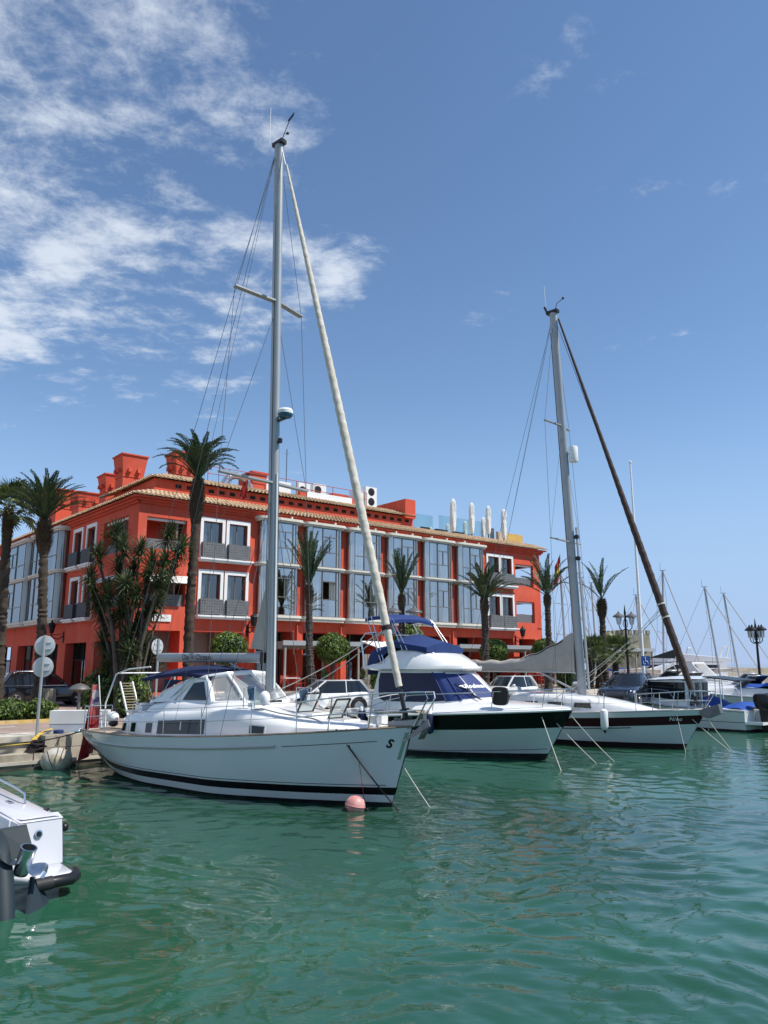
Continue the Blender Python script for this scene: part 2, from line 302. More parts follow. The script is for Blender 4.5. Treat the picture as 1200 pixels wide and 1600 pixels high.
# ================================================================ setting
# ---- water: real ripples near the viewer, flat sea beyond
def make_water():
    rng = np.random.default_rng(5)
    nr, nc = 620, 620
    rr = 3.2 * np.exp(np.linspace(0, math.log(75/3.2), nr)); th = np.linspace(R(-58), R(58), nc)
    Rg, Tg = np.meshgrid(rr, th, indexing='ij'); X = Rg*np.sin(Tg); Y = Rg*np.cos(Tg); Z = np.zeros_like(X)
    # slow warp breaks up the straight crests
    wx = X + 0.35*np.sin(0.55*Y+0.3*X+1.0) + 0.22*np.sin(1.1*X-0.8*Y+2.2) + 0.10*np.sin(2.3*Y+1.7*X)
    wy = Y + 0.35*np.sin(0.5*X-0.4*Y+0.4) + 0.22*np.sin(0.9*X+1.2*Y+0.7) + 0.10*np.sin(2.6*X-1.4*Y+1.1)
    patch = 0.72 + 0.28*np.sin(0.33*X+0.21*Y+0.7)*np.sin(0.27*Y-0.19*X+2.0)
    res = Rg*0.0053
    for i in range(54):
        lam = 0.17*math.exp(rng.random()*1.75); k = 2*pi/lam
        a = R(62) + rng.normal()*0.62 if i % 4 else rng.random()*2*pi     # main set runs across the basin
        amp = 0.0041*lam**0.9*(0.6+0.8*rng.random())
        fade = np.clip(1.6 - 4.5*res/lam, 0, 1)
        Z += amp*fade*np.sin(k*(wx*math.cos(a)+wy*math.sin(a)) + rng.random()*6.28)
    Z *= patch
    edge = np.clip((75-Rg)/18, 0, 1); Z *= edge
    v = np.stack([X, Y, Z], -1).reshape(-1, 3)
    idx = np.arange(nr*nc).reshape(nr, nc)
    q = np.stack([idx[:-1,:-1], idx[:-1,1:], idx[1:,1:], idx[1:,:-1]], -1).reshape(-1, 4)[:, ::-1]
    b = len(v); far = 9000.0
    v = np.vstack([v, [(-far,-far,-0.09),(far,-far,-0.09),(far,far,-0.09),(-far,far,-0.09)]])
    fl = q.tolist() + [(b, b+1, b+2, b+3)]
    me = bpy.data.meshes.new('water'); me.from_pydata(v.tolist(), [], fl); me.update()
    me.polygons.foreach_set('use_smooth', [True]*len(me.polygons))
    m = bpy.data.materials.new('harbour_water'); m.use_nodes = True; nt = m.node_tree; L = nt.links.new; p = nt.nodes['Principled BSDF']
    g = nt.nodes.new('ShaderNodeNewGeometry')
    def noise(sc, det, st):
        mp = nt.nodes.new('ShaderNodeMapping'); mp.inputs['Scale'].default_value = st; mp.inputs['Rotation'].default_value = (0, 0, R(-28)); L(g.outputs['Position'], mp.inputs[0])
        n = nt.nodes.new('ShaderNodeTexNoise'); n.inputs['Scale'].default_value = sc; n.inputs['Detail'].default_value = det; n.inputs['Distortion'].default_value = 0.6; L(mp.outputs[0], n.inputs['Vector']); return n.outputs['Fac']
    x = nt.nodes.new('ShaderNodeMix'); x.data_type = 'RGBA'; rr_ = nt.nodes.new('ShaderNodeMapRange'); L(noise(0.11, 3, (1,1,1)), rr_.inputs[0]); rr_.inputs[1].default_value = .36; rr_.inputs[2].default_value = .64; L(rr_.outputs[0], x.inputs['Factor'])
    x.inputs['A'].default_value = (0.015, 0.056, 0.031, 1); x.inputs['B'].default_value = (0.024, 0.108, 0.062, 1)
    L(x.outputs['Result'], p.inputs['Base Color']); p.inputs['Roughness'].default_value = 0.025; p.inputs['IOR'].default_value = 1.47
    bp = nt.nodes.new('ShaderNodeBump'); bp.inputs['Strength'].default_value = 0.09; bp.inputs['Distance'].default_value = 0.05
    L(noise(3.4, 4, (1, 2.4, 1)), bp.inputs['Height']); L(bp.outputs[0], p.inputs['Normal'])
    me.materials.append(m)
    tag(link('water', me), kind='structure')
make_water()

# ---- quay (local x along the edge, y inland)
QA = R(44); QO = V(-9.9, 23.7, 0); QZ = 0.90
QM = Matrix.Translation(QO) @ Matrix.Rotation(QA, 4, 'Z')
def q2w(x, y, z=QZ): return QM @ V(x, y, z)
QX0, QX1, QY1 = -90.0, 78.0, 120.0
def pavemat():
    m = mat('block_paving', (0.36, 0.26, 0.21), 0.9, bump=0.2, bs=9); nt = m.node_tree; L = nt.links.new; b = nt.nodes['Principled BSDF']
    t = nt.nodes.new('ShaderNodeTexCoord'); br = nt.nodes.new('ShaderNodeTexBrick'); L(t.outputs['Object'], br.inputs['Vector'])
    br.inputs['Scale'].default_value = 4.2; br.inputs['Color1'].default_value = (0.40, 0.30, 0.245, 1); br.inputs['Color2'].default_value = (0.31, 0.225, 0.19, 1); br.inputs['Mortar'].default_value = (0.17, 0.14, 0.115, 1); br.inputs['Mortar Size'].default_value = 0.018
    n = nt.nodes.new('ShaderNodeTexNoise'); n.inputs['Scale'].default_value = 0.8; n.inputs['Detail'].default_value = 6; L(t.outputs['Object'], n.inputs['Vector'])
    h = nt.nodes.new('ShaderNodeHueSaturation'); r_ = nt.nodes.new('ShaderNodeMapRange'); L(n.outputs['Fac'], r_.inputs[0]); r_.inputs[1].default_value = 0.3; r_.inputs[2].default_value = 0.7; r_.inputs[3].default_value = 0.78; r_.inputs[4].default_value = 1.15
    L(r_.outputs[0], h.inputs['Value']); L(br.outputs['Color'], h.inputs['Color']); L(h.outputs[0], b.inputs['Base Color']); return m
m_pave = pavemat()
qr = root('quay', None, None, QO, QA); tag(qr, kind='structure')
MB().box(QX0, QX1, 0.62, QY1, -2.5, QZ).build('quay_body', m_conc, qr, False)
MB().box(QX0, -0.15, 0.0, 0.62, -2.5, 0.44).build('lower_ledge', m_conc, qr, False)
MB().box(-0.15, QX1, 0.05, 0.62, -2.5, 0.24).build('footing', m_conc, qr, False)
MB().box(QX0, QX1, -0.06, -0.002, -0.9, 0.07).build('weed_band', m_concd, qr, False)
st = MB(); st.box(QX0, QX1, -0.09, -0.004, 0.16, 0.25); st.build('fender_strip', m_concw, qr, False)
cop = MB(); cop.box(QX0, -0.15, 0.50, 1.05, QZ-0.15, QZ+0.012)
cop.build('coping', m_concw, qr, False)
blk = MB().box(0, 1, 0, 1, 0, 1).mesh('stone_block', m_conc, False); rq = random.Random(3)
x = -0.15                                                              # stone blocks of the higher wall
for row, (z0, z1) in enumerate(((0.245, 0.56), (0.575, QZ+0.02))):
    x = -0.15 - 0.0*row
    while x < 16:
        w = rq.uniform(0.55, 0.95); dy = rq.uniform(0, 0.02)
        b = link('stone_block', blk, qr); b.scale = (w-0.02, 0.66-dy, z1-z0); b.location = (x, 0.03+dy, z0); x += w
pv = MB().box(QX0, QX1, 1.75, QY1, QZ-0.1, QZ+0.006).build('pavement', m_pave); pv.matrix_basis = QM; tag(pv, kind='structure')
sl = root('quay_edge_slabs', None, None, QO, QA); tag(sl, kind='structure')
slab = MB().box(0, 1, 0, 1, 0, 1).mesh('slab', m_concw, False)
x = -14.0
while x < 40:
    o = link('slab', slab, sl); o.scale = (1.17, 0.68, 0.05); o.location = (x, 1.06, QZ-0.035+rq.uniform(0, .004)); x += 1.185
ln = root('road_marking', None, None, QO, QA); tag(ln, kind='structure')
P = []
for i in range(41):                                                   # curved white line round the planted island
    t = i/40; a = -14+14.5*t; yy = 4.4 + 2.2*max(0, 1-t*1.3)**2
    P.append([(a, yy, QZ+0.011), (a, yy+0.13, QZ+0.011)])
MB().grid(P).build('line', m_line, ln, False)
MB().box(-16, -3.0, 2.1, 2.2, QZ+0.007, QZ+0.0115).build('line', m_line, ln, False)
for i in range(7): MB().box(-13.5+i*2.6, -13.38+i*2.6, 9.5, 13.5, QZ+0.007, QZ+0.012).build('line', m_line, ln, False)

# ---- planted island with yellow kerb
isl = [(-4.6,7.3),(-4.9,6.9),(-4.7,6.35),(-4.0,6.15),(2.5,5.7),(3.2,5.9),(3.4,6.5),(3.0,8.8),(2.0,9.6),(-3.2,9.0)]
kb = root('island_kerb', None, None, QO, QA); tag(kb, kind='structure')
n = len(isl); cx = sum(p[0] for p in isl)/n; cy = sum(p[1] for p in isl)/n
for i in range(n):
    a, b = isl[i], isl[(i+1)%n]; ln_ = math.hypot(b[0]-a[0], b[1]-a[1]); k = max(1, round(ln_/1.0))
    for j in range(k):
        p = [a[c]+(b[c]-a[c])*(j+0.01)/k for c in (0,1)]; q = [a[c]+(b[c]-a[c])*(j+0.985)/k for c in (0,1)]
        pi_ = [p[0]+(cx-p[0])*0.055, p[1]+(cy-p[1])*0.055]; qi = [q[0]+(cx-q[0])*0.055, q[1]+(cy-q[1])*0.055]
        MB().hexa([(*p,QZ),(*q,QZ),(*qi,QZ),(*pi_,QZ),(*p,QZ+.13),(*q,QZ+.13),(*qi,QZ+.13),(*pi_,QZ+.13)]).build('kerb_stone', m_kerb, kb, False)
bed = MB().prism([(cx+(p[0]-cx)*0.945, cy+(p[1]-cy)*0.945, QZ) for p in isl], (0,0,0.09)).build('planting_bed', m_soil, None, False)
bed.matrix_basis = QM; tag(bed, kind='structure')

# ---- raised terrace in front of the red building
BA = R(38.8); BO = V(-12.55, 38.6, 0); GZ = 1.58
BM = Matrix.Translation(BO) @ Matrix.Rotation(BA, 4, 'Z')
def b2w(t, y, z): return BM @ V(t, y, z)
te = root('terrace', None, None, BO, BA); tag(te, kind='structure')
MB().box(2.0, 46, -4.6, 0.4, QZ-0.05, GZ).build('terrace_body', m_cream, te, False)
cs = MB().box(0, 1, 0, 1, 0, 1).mesh('coping_stone', m_concw, False)
for i in range(40):
    if 14.2 < 2+i*1.1 < 16.6: continue
    o = link('coping_stone', cs, te); o.scale = (1.08, 0.36, 0.09); o.location = (2+i*1.1, -4.66, GZ+0.002)
for k in range(4): MB().box(14.6, 17.4, -4.62-0.32*(4-k), -4.601-0.32*(3-k), QZ-0.02, QZ+0.135*(k+1)).build('step', m_concw, te, False)
# ================================================================ the red building (local x = t along the front, y inwards, z up)
bld = root('red_building', 'long three-storey red building with tiled eaves and rows of glazed bays', 'building', BO, BA)
SH = -0.038
def FM(t, z, n=0.0): return V(t, -n, z)
def SM(t, z, n=0.0): return V(SH*t - n, t, z)
def panel(mb, mp, t0, t1, z0, z1, ops, dep, m=0):
    T = sorted({t0, t1, *[x for o in ops for x in o[:2]]}); Zs = sorted({z0, z1, *[x for o in ops for x in o[2:4]]})
    T = [t for t in T if t0 <= t <= t1]
    for i in range(len(T)-1):
        for j in range(len(Zs)-1):
            tc_, zc_ = (T[i]+T[i+1])/2, (Zs[j]+Zs[j+1])/2
            if any(o[0] < tc_ < o[1] and o[2] < zc_ < o[3] for o in ops): continue
            mb.poly([mp(T[i],Zs[j]), mp(T[i+1],Zs[j]), mp(T[i+1],Zs[j+1]), mp(T[i],Zs[j+1])], m)
    for o in ops:
        a, b, c, d = o[:4]; e = -(o[4] if len(o) > 4 else dep)
        for p, q in (((a,c),(a,d)), ((b,c),(b,d)), ((a,c),(b,c)), ((a,d),(b,d))):
            mb.poly([mp(*p), mp(*q), mp(*q, e), mp(*p, e)], m)
def mbox(mb, mp, t0, t1, z0, z1, n0, n1, m=0):
    mb.hexa([mp(t0,z0,n0), mp(t1,z0,n0), mp(t1,z0,n1), mp(t0,z0,n1), mp(t0,z1,n0), mp(t1,z1,n0), mp(t1,z1,n1), mp(t0,z1,n1)], m)
FL = 31.3; SL = 34.0; ZT = 11.55
LOG = [(0.45,2.65,8.85,10.5,2.2), (0.5,2.75,5.95,7.45,2.2), (28.55,30.55,8.7,10.3,.25), (28.55,30.55,6.0,7.55,.25)]
WINT = [3.58, 5.12, 25.62, 26.98]; WW = 1.12
BAYS = [6.74 + 3.085*k for k in range(6)]; BW = 2.93
ops = list(LOG)
for t in WINT: ops += [(t, t+WW, 8.62, 10.62, 0.24), (t, t+WW, 5.58, 7.78, 0.24)]
for t in BAYS: ops += [(t+0.22, t+BW-0.22, 5.6, 11.1, 0.5)]
GF = [(0.5,2.55), (3.3,6.25)] + [(BAYS[k]+0.28, BAYS[k]+BW-0.22) for k in range(6)] + [(25.5,28.1), (28.7,30.5)]
ops += [(a, b, GZ, 4.82 if i > 1 else 4.7, 1.3) for i, (a, b) in enumerate(GF)]
mb = MB(); panel(mb, FM, 0, FL, QZ, ZT, ops, 0.25)
# right end wall, cornice under the eaves, pilasters
panel(mb, lambda t, z, n=0.0: V(FL+n, t, z), 0, 12, QZ, ZT, [(.45,2.7,8.7,10.3), (.45,2.7,6.0,7.55)], .25)
mbox(mb, FM, -0.12, FL+0.12, 11.16, 11.28, 0.003, 0.12); mbox(mb, FM, -0.2, FL+0.2, 11.28, 11.41, 0.003, 0.24)
mb.build('front_wall', m_red, bld, False)
pl = MB().box(0, 0.36, -0.16, -0.003, GZ, 5.2).mesh('pilaster', m_red, False)
for k in range(7): link('pilaster', pl, bld, Matrix.Translation((6.74+3.085*k-0.24, 0, 0)))
# recess backs
SB = [(9.9, 15.6), (16.2, 21.9), (26.0, 31.5)]
sops = [(1.3,4.6,8.85,10.7,2.2), (1.3,4.6,5.95,7.6,2.2)]
SW = [5.7, 7.8, 22.6, 24.1]
for t in SW: sops += [(t, t+1.25, 8.62, 10.7, 0.24), (t, t+1.25, 5.58, 7.8, 0.24)]
for a, b in SB: sops += [(a+.15, b-.15, 5.6, 11.1, 0.5)]
SG = [(1.5,4.8), (6.0,9.3), (10.6,13.9), (15.2,18.5), (19.8,23.1), (24.4,27.7), (29,32)]
sops += [(a, b, QZ, 4.2, .55) for a, b in SG]
mb = MB(); panel(mb, SM, 0, SL, QZ, ZT, sops, 0.25)
mbox(mb, SM, -0.12, SL, 11.16, 11.28, 0.003, 0.12); mbox(mb, SM, -0.2, SL, 11.28, 11.41, 0.003, 0.24)
mb.build('side_wall', m_red, bld, False)
mb = MB()
for t0, t1, z0, z1, e in LOG[:2]: mbox(mb, FM, t0-.4, t1+1, z0-0.8, z1+0.3, -e-0.1, -e)
for t0, t1, z0, z1, e in sops[:2]: mbox(mb, SM, t0-1.0, t1+1, z0-0.8, z1+0.3, -e-0.1, -e)
mb.build('loggia_back_wall', m_taupe, bld, False)
mb = MB()
for z0, z1 in ((5.5, 8.5), (8.55, 11.3)):
    mbox(mb, FM, 6.6, 28.2, z0, z1, -3.2, -3.1); mbox(mb, FM, 3.2, 6.5, z0, z1, -3.2, -3.1); mbox(mb, SM, 5.2, 33, z0, z1, -2.9, -2.8)
mbox(mb, FM, 0.2, 31, QZ, 5, -5.2, -5.1); mbox(mb, SM, 0.5, 33, QZ, 5, -4.9, -4.8)
for z in (5.45, 8.45, 11.25): mbox(mb, FM, 0.02, 28.3, z, z+0.08, -5, -0.26); mbox(mb, SM, 0.3, 33.5, z, z+0.08, -4.5, -0.26)
for t in [6.65+3.085*k for k in range(8)]: mbox(mb, FM, t, t+0.05, 5.53, 11.2, -3.1, -0.3)
mb.build('interior', m_taupe, bld, False)
mb = MB(); mb.box(28.3, FL-.26, 3.0, 3.1, 5.7, 11.2); mb.box(28.2, 28.3, .26, 3.1, 5.7, 11.2); mb.box(28.3, FL-.26, .26, 3.0, 7.9, 8.5); mb.box(28.3, FL-.26, .26, 3.0, 10.6, 11.2); mb.box(28.3, FL-.26, .26, 3.0, 5.5, 5.8)
mb.build('corner_loggia_room', m_taupe, bld, False)
# loggia rails, parapets with lattice, blinds
def latticemat():
    m = mat('lattice_panel', (0.14, 0.145, 0.15), 0.6); nt = m.node_tree; L = nt.links.new; b = nt.nodes['Principled BSDF']
    t = nt.nodes.new('ShaderNodeTexCoord'); v = nt.nodes.new('ShaderNodeTexVoronoi'); v.inputs['Scale'].default_value = 7; v.inputs['Randomness'].default_value = 0.15; L(t.outputs['Object'], v.inputs['Vector'])
    r_ = nt.nodes.new('ShaderNodeValToRGB'); L(v.outputs['Distance'], r_.inputs[0]); r_.color_ramp.elements[0].position = 0.26; r_.color_ramp.elements[0].color = (0.012,0.013,0.014,1); r_.color_ramp.elements[1].position = 0.42; r_.color_ramp.elements[1].color = (0.15,0.155,0.16,1)
    L(r_.outputs[0], b.inputs['Base Color']); return m
m_lat = latticemat(); m_darkpan = mat('slate_panel', (0.035, 0.038, 0.043), 0.6, var=0.1)
for mp, (t0, t1, z0, z1, e), h in ((FM, LOG[0], 0.55), (FM, LOG[1], 0.62), (FM, LOG[2], 0.62), (FM, LOG[3], 0.62), (SM, sops[0], 0.55), (SM, sops[1], 0.62)):
    b = MB(); mbox(b, mp, t0+0.02, t1-0.02, z0+0.02, z0+h, -0.24, -0.2); b.build('balcony_panel', m_lat, bld, False)
    b = MB(); mbox(b, mp, t0+0.02, t1-0.02, z1-0.14, z1-0.02, -0.3, -0.16); b.build('blind_box', m_white, bld, False)
for mp, t0, t1, z in ((FM, 0.5, 2.9, 7.5), (SM, 1.3, 4.6, 7.62)):
    b = MB(); b.hexa([mp(t0,z,0.02), mp(t1,z,0.02), mp(t1,z-0.42,0.75), mp(t0,z-0.42,0.75), mp(t0,z+.03,0.02), mp(t1,z+.03,0.02), mp(t1,z-0.39,0.75), mp(t0,z-0.39,0.75)]); b.build('awning', m_curtain, bld, False)
for t in (29.45,): # inner pier of the open corner loggia
    for z0, z1 in ((8.7, 9.35), (6.0, 6.65)):
        b = MB(); mbox(b, FM, t, t+0.34, z0, z1, -0.6, -0.25); b.build('parapet_pier', m_red, bld, False)
# windows with white surrounds
def window(mp, t, z0, z1, w, lo):
    b = MB(); s = 0.17
    mbox(b, mp, t-s, t, z0-0.02, z1+s+0.04, 0.003, 0.07); mbox(b, mp, t+w, t+w+s, z0-0.02, z1+s+0.04, 0.003, 0.07); mbox(b, mp, t, t+w, z1, z1+s+0.04, 0.003, 0.075)
    o = b.build('window', m_white, bld, False)
    b = MB(); f = 0.055
    for a in (t, t+w/2-f/2, t+w-f): mbox(b, mp, a, a+f, z0, z1, -0.2, -0.14)
    mbox(b, mp, t+f, t+w-f, z1-f, z1, -0.2, -0.14); mbox(b, mp, t+f, t+w-f, z0, z0+f, -0.2, -0.14); mbox(b, mp, t+f, t+w-f, z0+0.86, z0+0.9, -0.12, -0.08)
    b.build('frame', m_alframe, o, False)
    for a in (t+f, t+w/2+f/2):
        b = MB(); b.poly([mp(a,z0+f,-0.17), mp(a+w/2-1.5*f,z0+f,-0.17), mp(a+w/2-1.5*f,z1-f,-0.17), mp(a,z1-f,-0.17)]); b.build('pane', m_glassd, o, False)
    b = MB(); mbox(b, mp, t-0.1, t+w+0.1, z0+0.02, z0+0.82, 0.27, 0.31); mbox(b, mp, t-0.1, t-0.06, z0+.02, z0+.82, 0.075, 0.265); mbox(b, mp, t+w+.06, t+w+0.1, z0+.02, z0+.82, .075, .265); b.build('balcony_panel', m_lat if lo else m_darkpan, o, False)
    b = MB(); mbox(b, mp, t-0.26, t+w+0.26, z0-0.12, z0-0.03, 0.003, 0.42); mbox(b, mp, t-0.2, t+w+0.2, z0-0.22, z0-0.121, 0.003, 0.34); b.build('sill', m_white, o, False)
    b = MB(); P = []
    for i in range(13): P.append([mp(t+f+0.30*i/12*w, zz, -0.30+0.03*sin(i*1.9)) for zz in (z0, z1)])
    b.grid(P); b.build('curtain', m_curtain, o)
for t in WINT:
    window(FM, t, 8.62, 10.62, WW, True); window(FM, t, 5.58, 7.78, WW, True)
for t in SW:
    window(SM, t, 8.62, 10.7, 1.25, False); window(SM, t, 5.58, 7.8, 1.25, False)
# glazed bays
def bay(mp, t0, w, k, depth=0.52, gm=m_glass):
    def outline(g=0.0, ins=0.0):
        q = []
        for a in (180, 165, 145, 125, 105, 90): q.append((t0+ins+0.38+(0.32+g)*cos(R(a)), (depth-0.32)+(0.32+g)*sin(R(a))))
        q += [(2*t0+w-a, b) for a, b in reversed(q)]
        return [(t0+ins+0.06-g, 0.0)] + q + [(t0+w-ins-0.06+g, 0.0)]
    o = None
    for pair in (((5.42,5.56,0.06),(5.561,5.70,0.13)), ((8.42,8.52,0.06),(8.521,8.62,0.12)), ((11.0,11.1,0.05),(11.101,11.24,0.14))):
        b = MB()
        for z0, z1, g in pair:
            b.prism([mp(a, z0, nn) for a, nn in outline(g)], mp(0,1,0)-mp(0,0,0))
            for i in range(len(b.v)-len(outline(g)), len(b.v)): b.v[i] = (b.v[i][0], b.v[i][1], z1)
        q = b.build('ledge' if o else 'bay_window', m_cream, o or bld, True, 25); o = o or q
    for a in (t0+0.75, t0+w-0.8): b = MB(); mbox(b, mp, a, a+0.09, 11.241, 11.41, 0.25, 0.45); b.build('cap_strut', m_cream, o, False)
    fr = MB()
    pl_ = outline(-0.02, .13); c0, c1 = t0+0.51, t0+w-0.51; m0 = t0+w*0.42; m1 = t0+w*0.76
    for z0, z1 in ((5.70, 8.42), (8.62, 11.0)):
        h = z1-z0; zs = z0+h*0.37; zm = z0+h*0.76; nn = depth-0.02
        for a in (m0, m1): mbox(fr, mp, a-0.025, a+0.025, z0, z1, nn-0.05, nn+0.02)
        for (a, nv) in (pl_[1], pl_[6], pl_[7], pl_[-2]): mbox(fr, mp, a-0.02, a+0.02, z0, z1, nv-0.03, nv+0.012)
        for zz in (z0, z1-0.06, zs): mbox(fr, mp, c0+.021, m0-.026, zz, zz+0.05, nn-0.05, nn+0.015); mbox(fr, mp, m1+.026, c1-.021, zz, zz+0.05, nn-0.05, nn+0.015); mbox(fr, mp, m0+.026, m1-.026, zz, zz+0.05, nn-0.05, nn+0.015)
        mbox(fr, mp, m0+.026, m1-.026, zm, zm+0.05, nn-0.05, nn+0.015); mbox(fr, mp, (m0+m1)/2-0.02, (m0+m1)/2+0.02, zs+.051, zm, nn-0.05, nn+0.012)
        def pane(a0, a1, q0, q1):
            p = MB(); p.poly([mp(a0,q0,nn-0.03), mp(a1,q0,nn-0.03), mp(a1,q1,nn-0.03), mp(a0,q1,nn-0.03)]); p.build('pane', gm, o, False)
        opened = (k == 1 and z0 < 6)
        pane(c0, m0, z0, zs); pane(c0, m0, zs, z1); pane(m1, c1, z0, zs); pane(m1, c1, zs, z1); pane(m0, m1, z0, zs); pane(m0, m1, zm, z1)
        if not opened: pane(m0, (m0+m1)/2, zs, zm); pane((m0+m1)/2, m1, zs, zm)
        for seq in (pl_[:7], pl_[7:]):
            p = MB(); p.grid([[mp(a, z0, b_-0.012), mp(a, z1, b_-0.012)] for a, b_ in seq]); p.build('corner_pane', gm, o)
        rr = random.Random(k*7+int(z0))
        for a0, a1 in ((c0-0.25, m0-0.1+rr.uniform(-.15,.35)), (m1-rr.uniform(-.1,.45), c1+0.25)):
            p = MB(); P = []; ns = 40
            for i in range(ns+1):
                u = i/ns; P.append([mp(a0+(a1-a0)*u, zz, 0.16+0.035*sin(u*38+k)) for zz in (z0+0.02, z1-0.05)])
            p.grid(P); p.build('curtain', m_curtain, o)
    fr.build('frame', m_alframe, o, False)
for k, t in enumerate(BAYS): bay(FM, t, BW, k)
def side_bay(a, b, k):
    bay(SM, a, b-a, k, 0.6, m_glassd)
for k, (a, b) in enumerate(SB): side_bay(a, b, 10+k)
# ground floor: shopfronts set back behind the piers
for i, (a, b) in enumerate(GF):
    p = MB()
    if i < 2: mbox(p, FM, a-0.02, b+0.02, GZ, 4.85, -1.42, -1.3); p.build('wall_panel', m_taupe, bld, False)
    else:
        for x in (a, (a+b)/2-0.03, b-0.06): mbox(p, FM, x, x+0.06, GZ, 4.85, -1.4, -1.31)
        mbox(p, FM, a, b, 3.9, 4.0, -1.4, -1.311); mbox(p, FM, a, b, GZ, GZ+.1, -1.4, -1.311)
        o = p.build('shopfront', m_alframe, bld, False)
        for x0, x1 in ((a+.06, (a+b)/2-.03), ((a+b)/2+.03, b-.06)):
            g = MB(); g.poly([FM(x0,GZ+.1,-1.36), FM(x1,GZ+.1,-1.36), FM(x1,3.9,-1.36), FM(x0,3.9,-1.36)]); g.build('pane', m_glassd, o, False)
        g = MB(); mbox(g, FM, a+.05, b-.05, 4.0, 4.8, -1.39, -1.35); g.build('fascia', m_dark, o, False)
        g = MB(); mbox(g, FM, a-.05, b+.05, GZ, 4.85, -3.1, -3.0); g.build('room_shade_panel', m_dark, o, False)  # black panel, the room's shade is put into its colour
        if i % 2 == 0:
            g = MB(); mbox(g, FM, a+.02, a+0.75, GZ, 3.6, -1.2, -1.1); g.build('shutter', m_taupe, o, False)
for a, b in SG:
    p = MB()
    for x in (a, (a+b)/2-.04, b-.08): mbox(p, SM, x, x+.08, QZ, 4.2, -.56, -.48)
    mbox(p, SM, a, b, 3.2, 3.3, -.56, -.481); o = p.build('shopfront', m_dark, bld, False)
    g = MB(); mbox(g, SM, a-.05, b+.05, QZ, 4.25, -.95, -.85); g.build('room_shade_panel', m_dark, o, False)  # near-black sheet painted in place of the shade behind the pane
    g = MB(); g.poly([SM(a,QZ,-.52), SM(b,QZ,-.52), SM(b,3.2,-.52), SM(a,3.2,-.52)]); g.build('pane', m_glassd, o, False)
g = MB(); mbox(g, FM, 1.0, 2.0, 5.15, 5.5, 0.003, 0.06); sg = g.build('name_plaque', m_white, bld, False)
g = MB()
mbox(g, FM, 1.08, 1.92, 5.21, 5.44, 0.061, 0.065); g.build('face', m_curtain, sg, False)
g = MB(); rr = random.Random(2)
for i in range(9): mbox(g, FM, 1.16+i*.08, 1.16+i*.08+rr.uniform(.02,.06), 5.27+rr.uniform(0,.06), 5.31+rr.uniform(.02,.09), 0.0655, 0.067)
g.build('blurred_writing', m_iron, sg, False)

# roofs: barrel tiles as rows of overlapping half pipes
def tiles(mb, A, B, C, D, pitch=0.25, rows=4, r=0.095):
    """A-B along the eave, D-C along the top"""
    A, B, C, D = map(Vector, (A, B, C, D)); n = max(2, round((B-A).length/pitch)); nrm = (B-A).cross(D-A).normalized()
    if nrm.z < 0: nrm = -nrm
    al = (B-A).normalized(); rg = random.Random(11)
    for i in range(n):
        u = (i+.5)/n; p = A.lerp(B, u); q = D.lerp(C, u)
        for j in range(rows):
            s0 = max(0.0, j/rows-0.02); s1 = (j+1)/rows; h0 = 0.055+rg.uniform(0,.018); h1 = 0.02
            a = p.lerp(q, s0) + al*rg.uniform(-.008,.008); b = p.lerp(q, s1); vs_ = []
            for c_, h, rr_ in ((a, h0, r), (b, h1, r*0.8)):
                for g in range(5):
                    an = pi*g/4; vs_.append(c_ + al*(rr_*cos(an)) + nrm*(h+rr_*0.85*sin(an)))
            k = len(mb.v); mb.v += [tuple(x) for x in vs_]
            for g in range(4): mb.f.append((k+g, k+g+1, k+5+g+1, k+5+g)); mb.m.append(0)
            mb.f.append((k, k+1, k+2, k+3, k+4)); mb.m.append(0)
    mb.poly([A+nrm*.012, B+nrm*.012, C+nrm*.012, D+nrm*.012], 0)
mb = MB(); EZ = 11.52
tiles(mb, (-0.5,-0.5,EZ), (FL+0.45,-0.5,EZ), (FL+0.45,1.15,EZ+.62), (1.15,1.15,EZ+.62))
tiles(mb, (SH*SL-0.5,SL,EZ), (-0.5,-0.5,EZ), (1.15,1.15,EZ+.62), (SH*SL+1.15,SL,EZ+.62))
tag(mb.build('eaves_tiles', m_tile, bld), kind='stuff')
mb = MB(); mb.box(-0.42, FL+0.4, -0.42, 1.1, EZ-0.1, EZ-0.02)
mb.hexa([(-0.42,1.101,EZ-.1),(1.1,1.101,EZ-.1),(SH*SL+1.1,SL,EZ-.1),(SH*SL-.42,SL,EZ-.1),(-0.42,1.101,EZ-.02),(1.1,1.101,EZ-.02),(SH*SL+1.1,SL,EZ-.02),(SH*SL-.42,SL,EZ-.02)])
mb.build('eaves_board', m_red, bld, False)
# attic storey set back, its tiled edge and flat roof
AT1 = 19.6
mb = MB(); mb.box(1.2, AT1, 1.2, 9, EZ-.05, 12.88)
mb.build('attic_wall', m_red, bld, False)
vh = MB().box(0, .32, 1.17, 1.199, 12.50, 12.68).mesh('vent_hole', m_dark, False)
for i in range(26): link('vent_hole', vh, bld, Matrix.Translation((2.4+i*.66, 0, 0)))
mb = MB()
tiles(mb, (0.95,0.9,12.88), (AT1+0.1,0.9,12.88), (AT1+0.1,2.3,13.40), (2.3,2.3,13.40))
tiles(mb, (.7,8.6,12.88), (0.95,0.9,12.88), (2.3,2.3,13.40), (2.1,8.6,13.40))
tag(mb.build('attic_tiles', m_tile, bld), kind='stuff')
mb = MB(); mb.box(2.31, AT1, 2.31, 12, 12.73, 13.48); mb.box(1.16+SH*SL, 9, 9.01, SL, EZ-.05, EZ+.60); mb.box(AT1, FL-.2, 1.16, 12, EZ-.05, EZ+.42)
mb.build('flat_roof', m_conc, bld, False)
mb = MB(); mb.box(AT1-.9, AT1+.02, 0.92, 4.6, 12.75, 14.05); mb.build('roof_parapet', m_red, bld, False)
